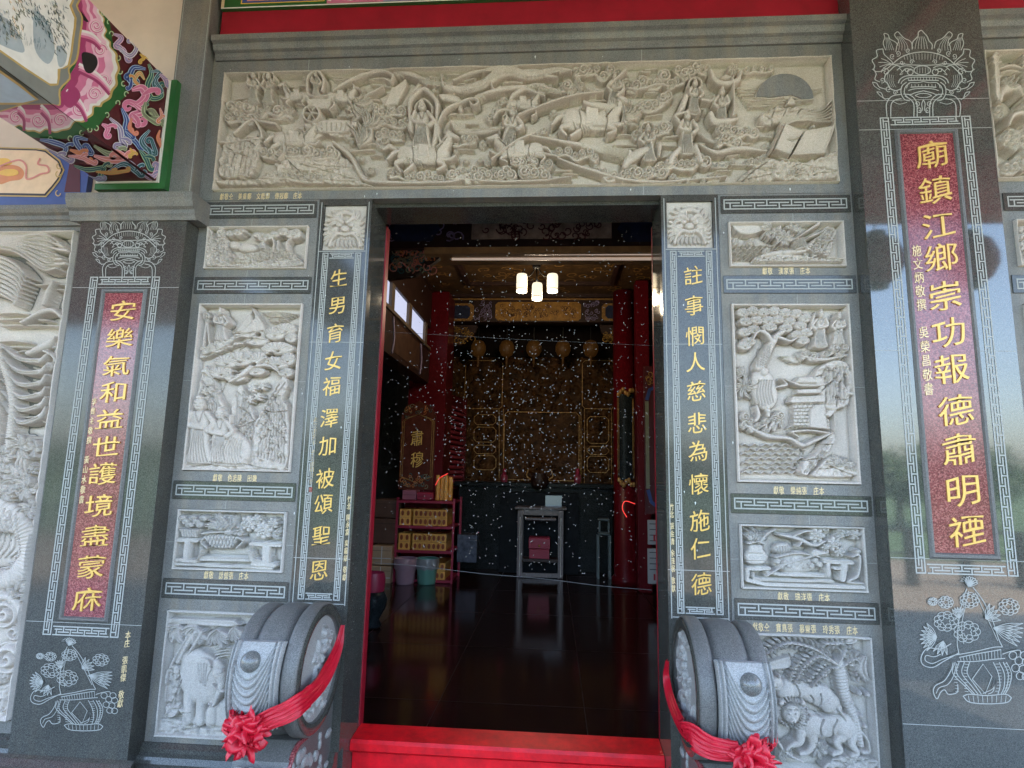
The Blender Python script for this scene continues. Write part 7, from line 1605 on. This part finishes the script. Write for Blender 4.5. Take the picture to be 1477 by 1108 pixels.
# dark vase behind the left jamb
p = onZ(536, 905, FZL); t = thing('floor_vase', 'dark round vase with a red band behind the foot of the left jamb', 'vase', tuple(p)); mb = MB(); mb.lathe([(.10, 0), (.13, .03), (.09, .10), (.17, .25), (.19, .36), (.14, .46)], tuple(p), 'z', 24); mb.build('body', M['granblk'], t, True); mb = MB(); mb.lathe([(.14, .462), (.15, .62), (.13, .70)], tuple(p), 'z', 24, cap=False); mb.build('red_band', M['boxred'], t, True)
# ---------------------------------------------------------------- porch, forecourt and what the polished stone mirrors
mb = MB(); mb.box(-9, 9, -7.4, .5, -.9, -.62); tag(mb.build('porch_floor', mat('porch_paving', (.05, .047, .043), .4, noise=.2, nscale=5), loc=(0, -3, -.62)), kind='structure')
mb = MB(); mb.add([(-200, -400, -.95), (200, -400, -.95), (200, 60, -.95), (-200, 60, -.95)], [(0, 1, 2, 3)]); tag(mb.build('forecourt', mat('forecourt_concrete', (.15, .12, .09), .85, noise=.18, nscale=.6), loc=(0, -20, -.95)), kind='structure')
mb = MB(); mb.add([(-200, -390, -.93), (200, -390, -.93), (200, -17, -.93), (-200, -17, -.93)], [(0, 1, 2, 3)]); tag(mb.build('lawn', mat('lawn_grass', (.045, .085, .03), .9, noise=.4, nscale=1.5), loc=(0, -30, -.93)), kind='structure')
pf = thing('porch_roof', 'dark wooden porch roof over the forecourt side, mirrored in the polished pilasters', 'roof', (0, -3.2, 6.3))
mb = MB(); mb.box(-9, 9, -4.6, .5, 6.32, 6.5); mb.build('ceiling_board', mat('porch_ceiling', (.20, .10, .065), .6, noise=.2, nscale=3), pf)
mb = MB()
for k in range(13): mb.box(-7.8+k*1.3, -7.65+k*1.3, -4.4, -.2, 6.18, 6.318)
mb.build('rafter', M['redboard'], pf)
mb = MB(); mb.box(-9, 9, -4.9, -4.6, 5.36, 6.75); mb.box(-9, -4.7, -4.85, -4.6, 3.75, 5.355); mb.build('eave', M['redboard'], pf)
for k, x in enumerate((4.95, 6.22)):
    t = thing('red_lantern', ('large round red lantern nearer the doorway, hanging from the eave', 'large round red lantern farther from the doorway, hanging from the eave')[k], 'lantern', (x, -4.75, 4.75), 'red lanterns under the eave')
    mb = MB(); mb.lathe([(.14, -.36), (.26, -.27), (.345, -.10), (.35, .05), (.28, .25), (.14, .36)], (x, -4.75, 4.75), 'z', 24); mb.build('paper_body', mat('lantern_red', (.14, .02, .03), .6), t, True)
    mb = MB(); mb.lathe([(.14, .36), (.14, .42)], (x, -4.75, 4.75), 'z', 16); mb.lathe([(.14, -.36), (.13, -.42)], (x, -4.75, 4.75), 'z', 16); mb.tube([(x, -4.75, 5.17), (x, -4.75, 5.36)], .01, 5); mb.build('cap', M['iron'], t)
wl = thing('boundary_fence', 'low dark railing along the edge of the forecourt, opposite the doorway', 'fence', (0, -12, -.95))
mb = MB()
for k in range(42): x = -26+k*1.3; mb.box(x, x+.22, -12.1, -11.9, -.95, .35)
mb.build('post', M['iron'], wl); mb = MB(); mb.box(-26, 28, -12.04, -11.96, .352, .42); mb.box(-26, 28, -12.02, -11.98, -.2, -.14); mb.build('rail', M['iron'], wl)
M['leaf'] = mat('leaf_green', (.045, .085, .025), .6, noise=.5, nscale=2); M['bark'] = mat('bark', (.07, .05, .035), .9, noise=.3, nscale=8)
def tree(x, y, h, r, lab, seed):
    t = thing('tree', lab, 'tree', (x, y, -.95), 'trees across the forecourt'); q = random.Random(seed); mb = MB()
    mb.tube([(x, y, -.95), (x+.1, y, h*.3), (x-.1, y, h*.6)], [.22, .16, .08], 8)
    for k in range(5): a_ = k*1.26; mb.tube([(x, y, h*.3), (x+r*.6*math.cos(a_), y+r*.6*math.sin(a_), h*.65)], [.1, .03], 5)
    mb.build('trunk', M['bark'], t, True); mb = MB(); cl = [(x+q.gauss(0, r*.45), y+q.gauss(0, r*.45), h*.62+q.gauss(0, h*.16), q.uniform(.3, .55)*r) for _ in range(16)]
    vs, fs = [], []
    for k in range(2600):
        c = q.choice(cl); d = Vector((q.gauss(0, 1), q.gauss(0, 1), q.gauss(0, 1))).normalized()*c[3]*q.uniform(.6, 1.05); p = Vector(c[:3])+d; a_ = Vector((q.gauss(0, 1), q.gauss(0, 1), q.gauss(0, 1))).normalized()*.17; b_ = a_.cross(Vector((q.gauss(0, 1), q.gauss(0, 1), q.gauss(0, 1)))).normalized()*.09
        n = len(vs); vs += [p-a_, p+b_, p+a_, p-b_]; fs.append((n, n+1, n+2, n+3))
    mb.add(vs, fs); mb.build('crown', M['leaf'], t)
for k, (x, y, h, r) in enumerate(((-24, -44, 5.0, 3.4), (-15, -40, 5.4, 3.4), (-8, -36, 4.2, 2.6), (0, -36, 3.6, 2.6), (7, -34, 3.4, 2.4), (13, -32, 3.6, 2.4), (19, -30, 3.2, 2.5), (25, -33, 3.8, 2.6), (31, -31, 3.0, 2.4), (38, -34, 4, 3))):
    tree(x, y, h, r, 'leafy green tree, %s from the left in the row across the lawn' % ('first', 'second', 'third', 'fourth', 'fifth', 'sixth', 'seventh', 'eighth', 'ninth', 'tenth')[k], 40+k)
mb = MB(); mb.add([(-200, -120, -1), (200, -120, -1), (200, -120, 1.8), (120, -120, 4.5), (60, -120, 2.4), (0, -120, 4), (-70, -120, 6.6), (-130, -120, 5.5), (-200, -120, 3.6), (-200, -150, -1), (200, -150, -1)], [(0, 1, 2, 3, 4, 5, 6, 7, 8), (0, 9, 10, 1)])
tag(mb.build('hills', mat('hill_green', (.05, .085, .04), .9, noise=.4, nscale=.2), loc=(0, -120, -1)), kind='structure')
for o in list(bpy.data.objects):
    if '_w' in o.keys(): del o['_w']
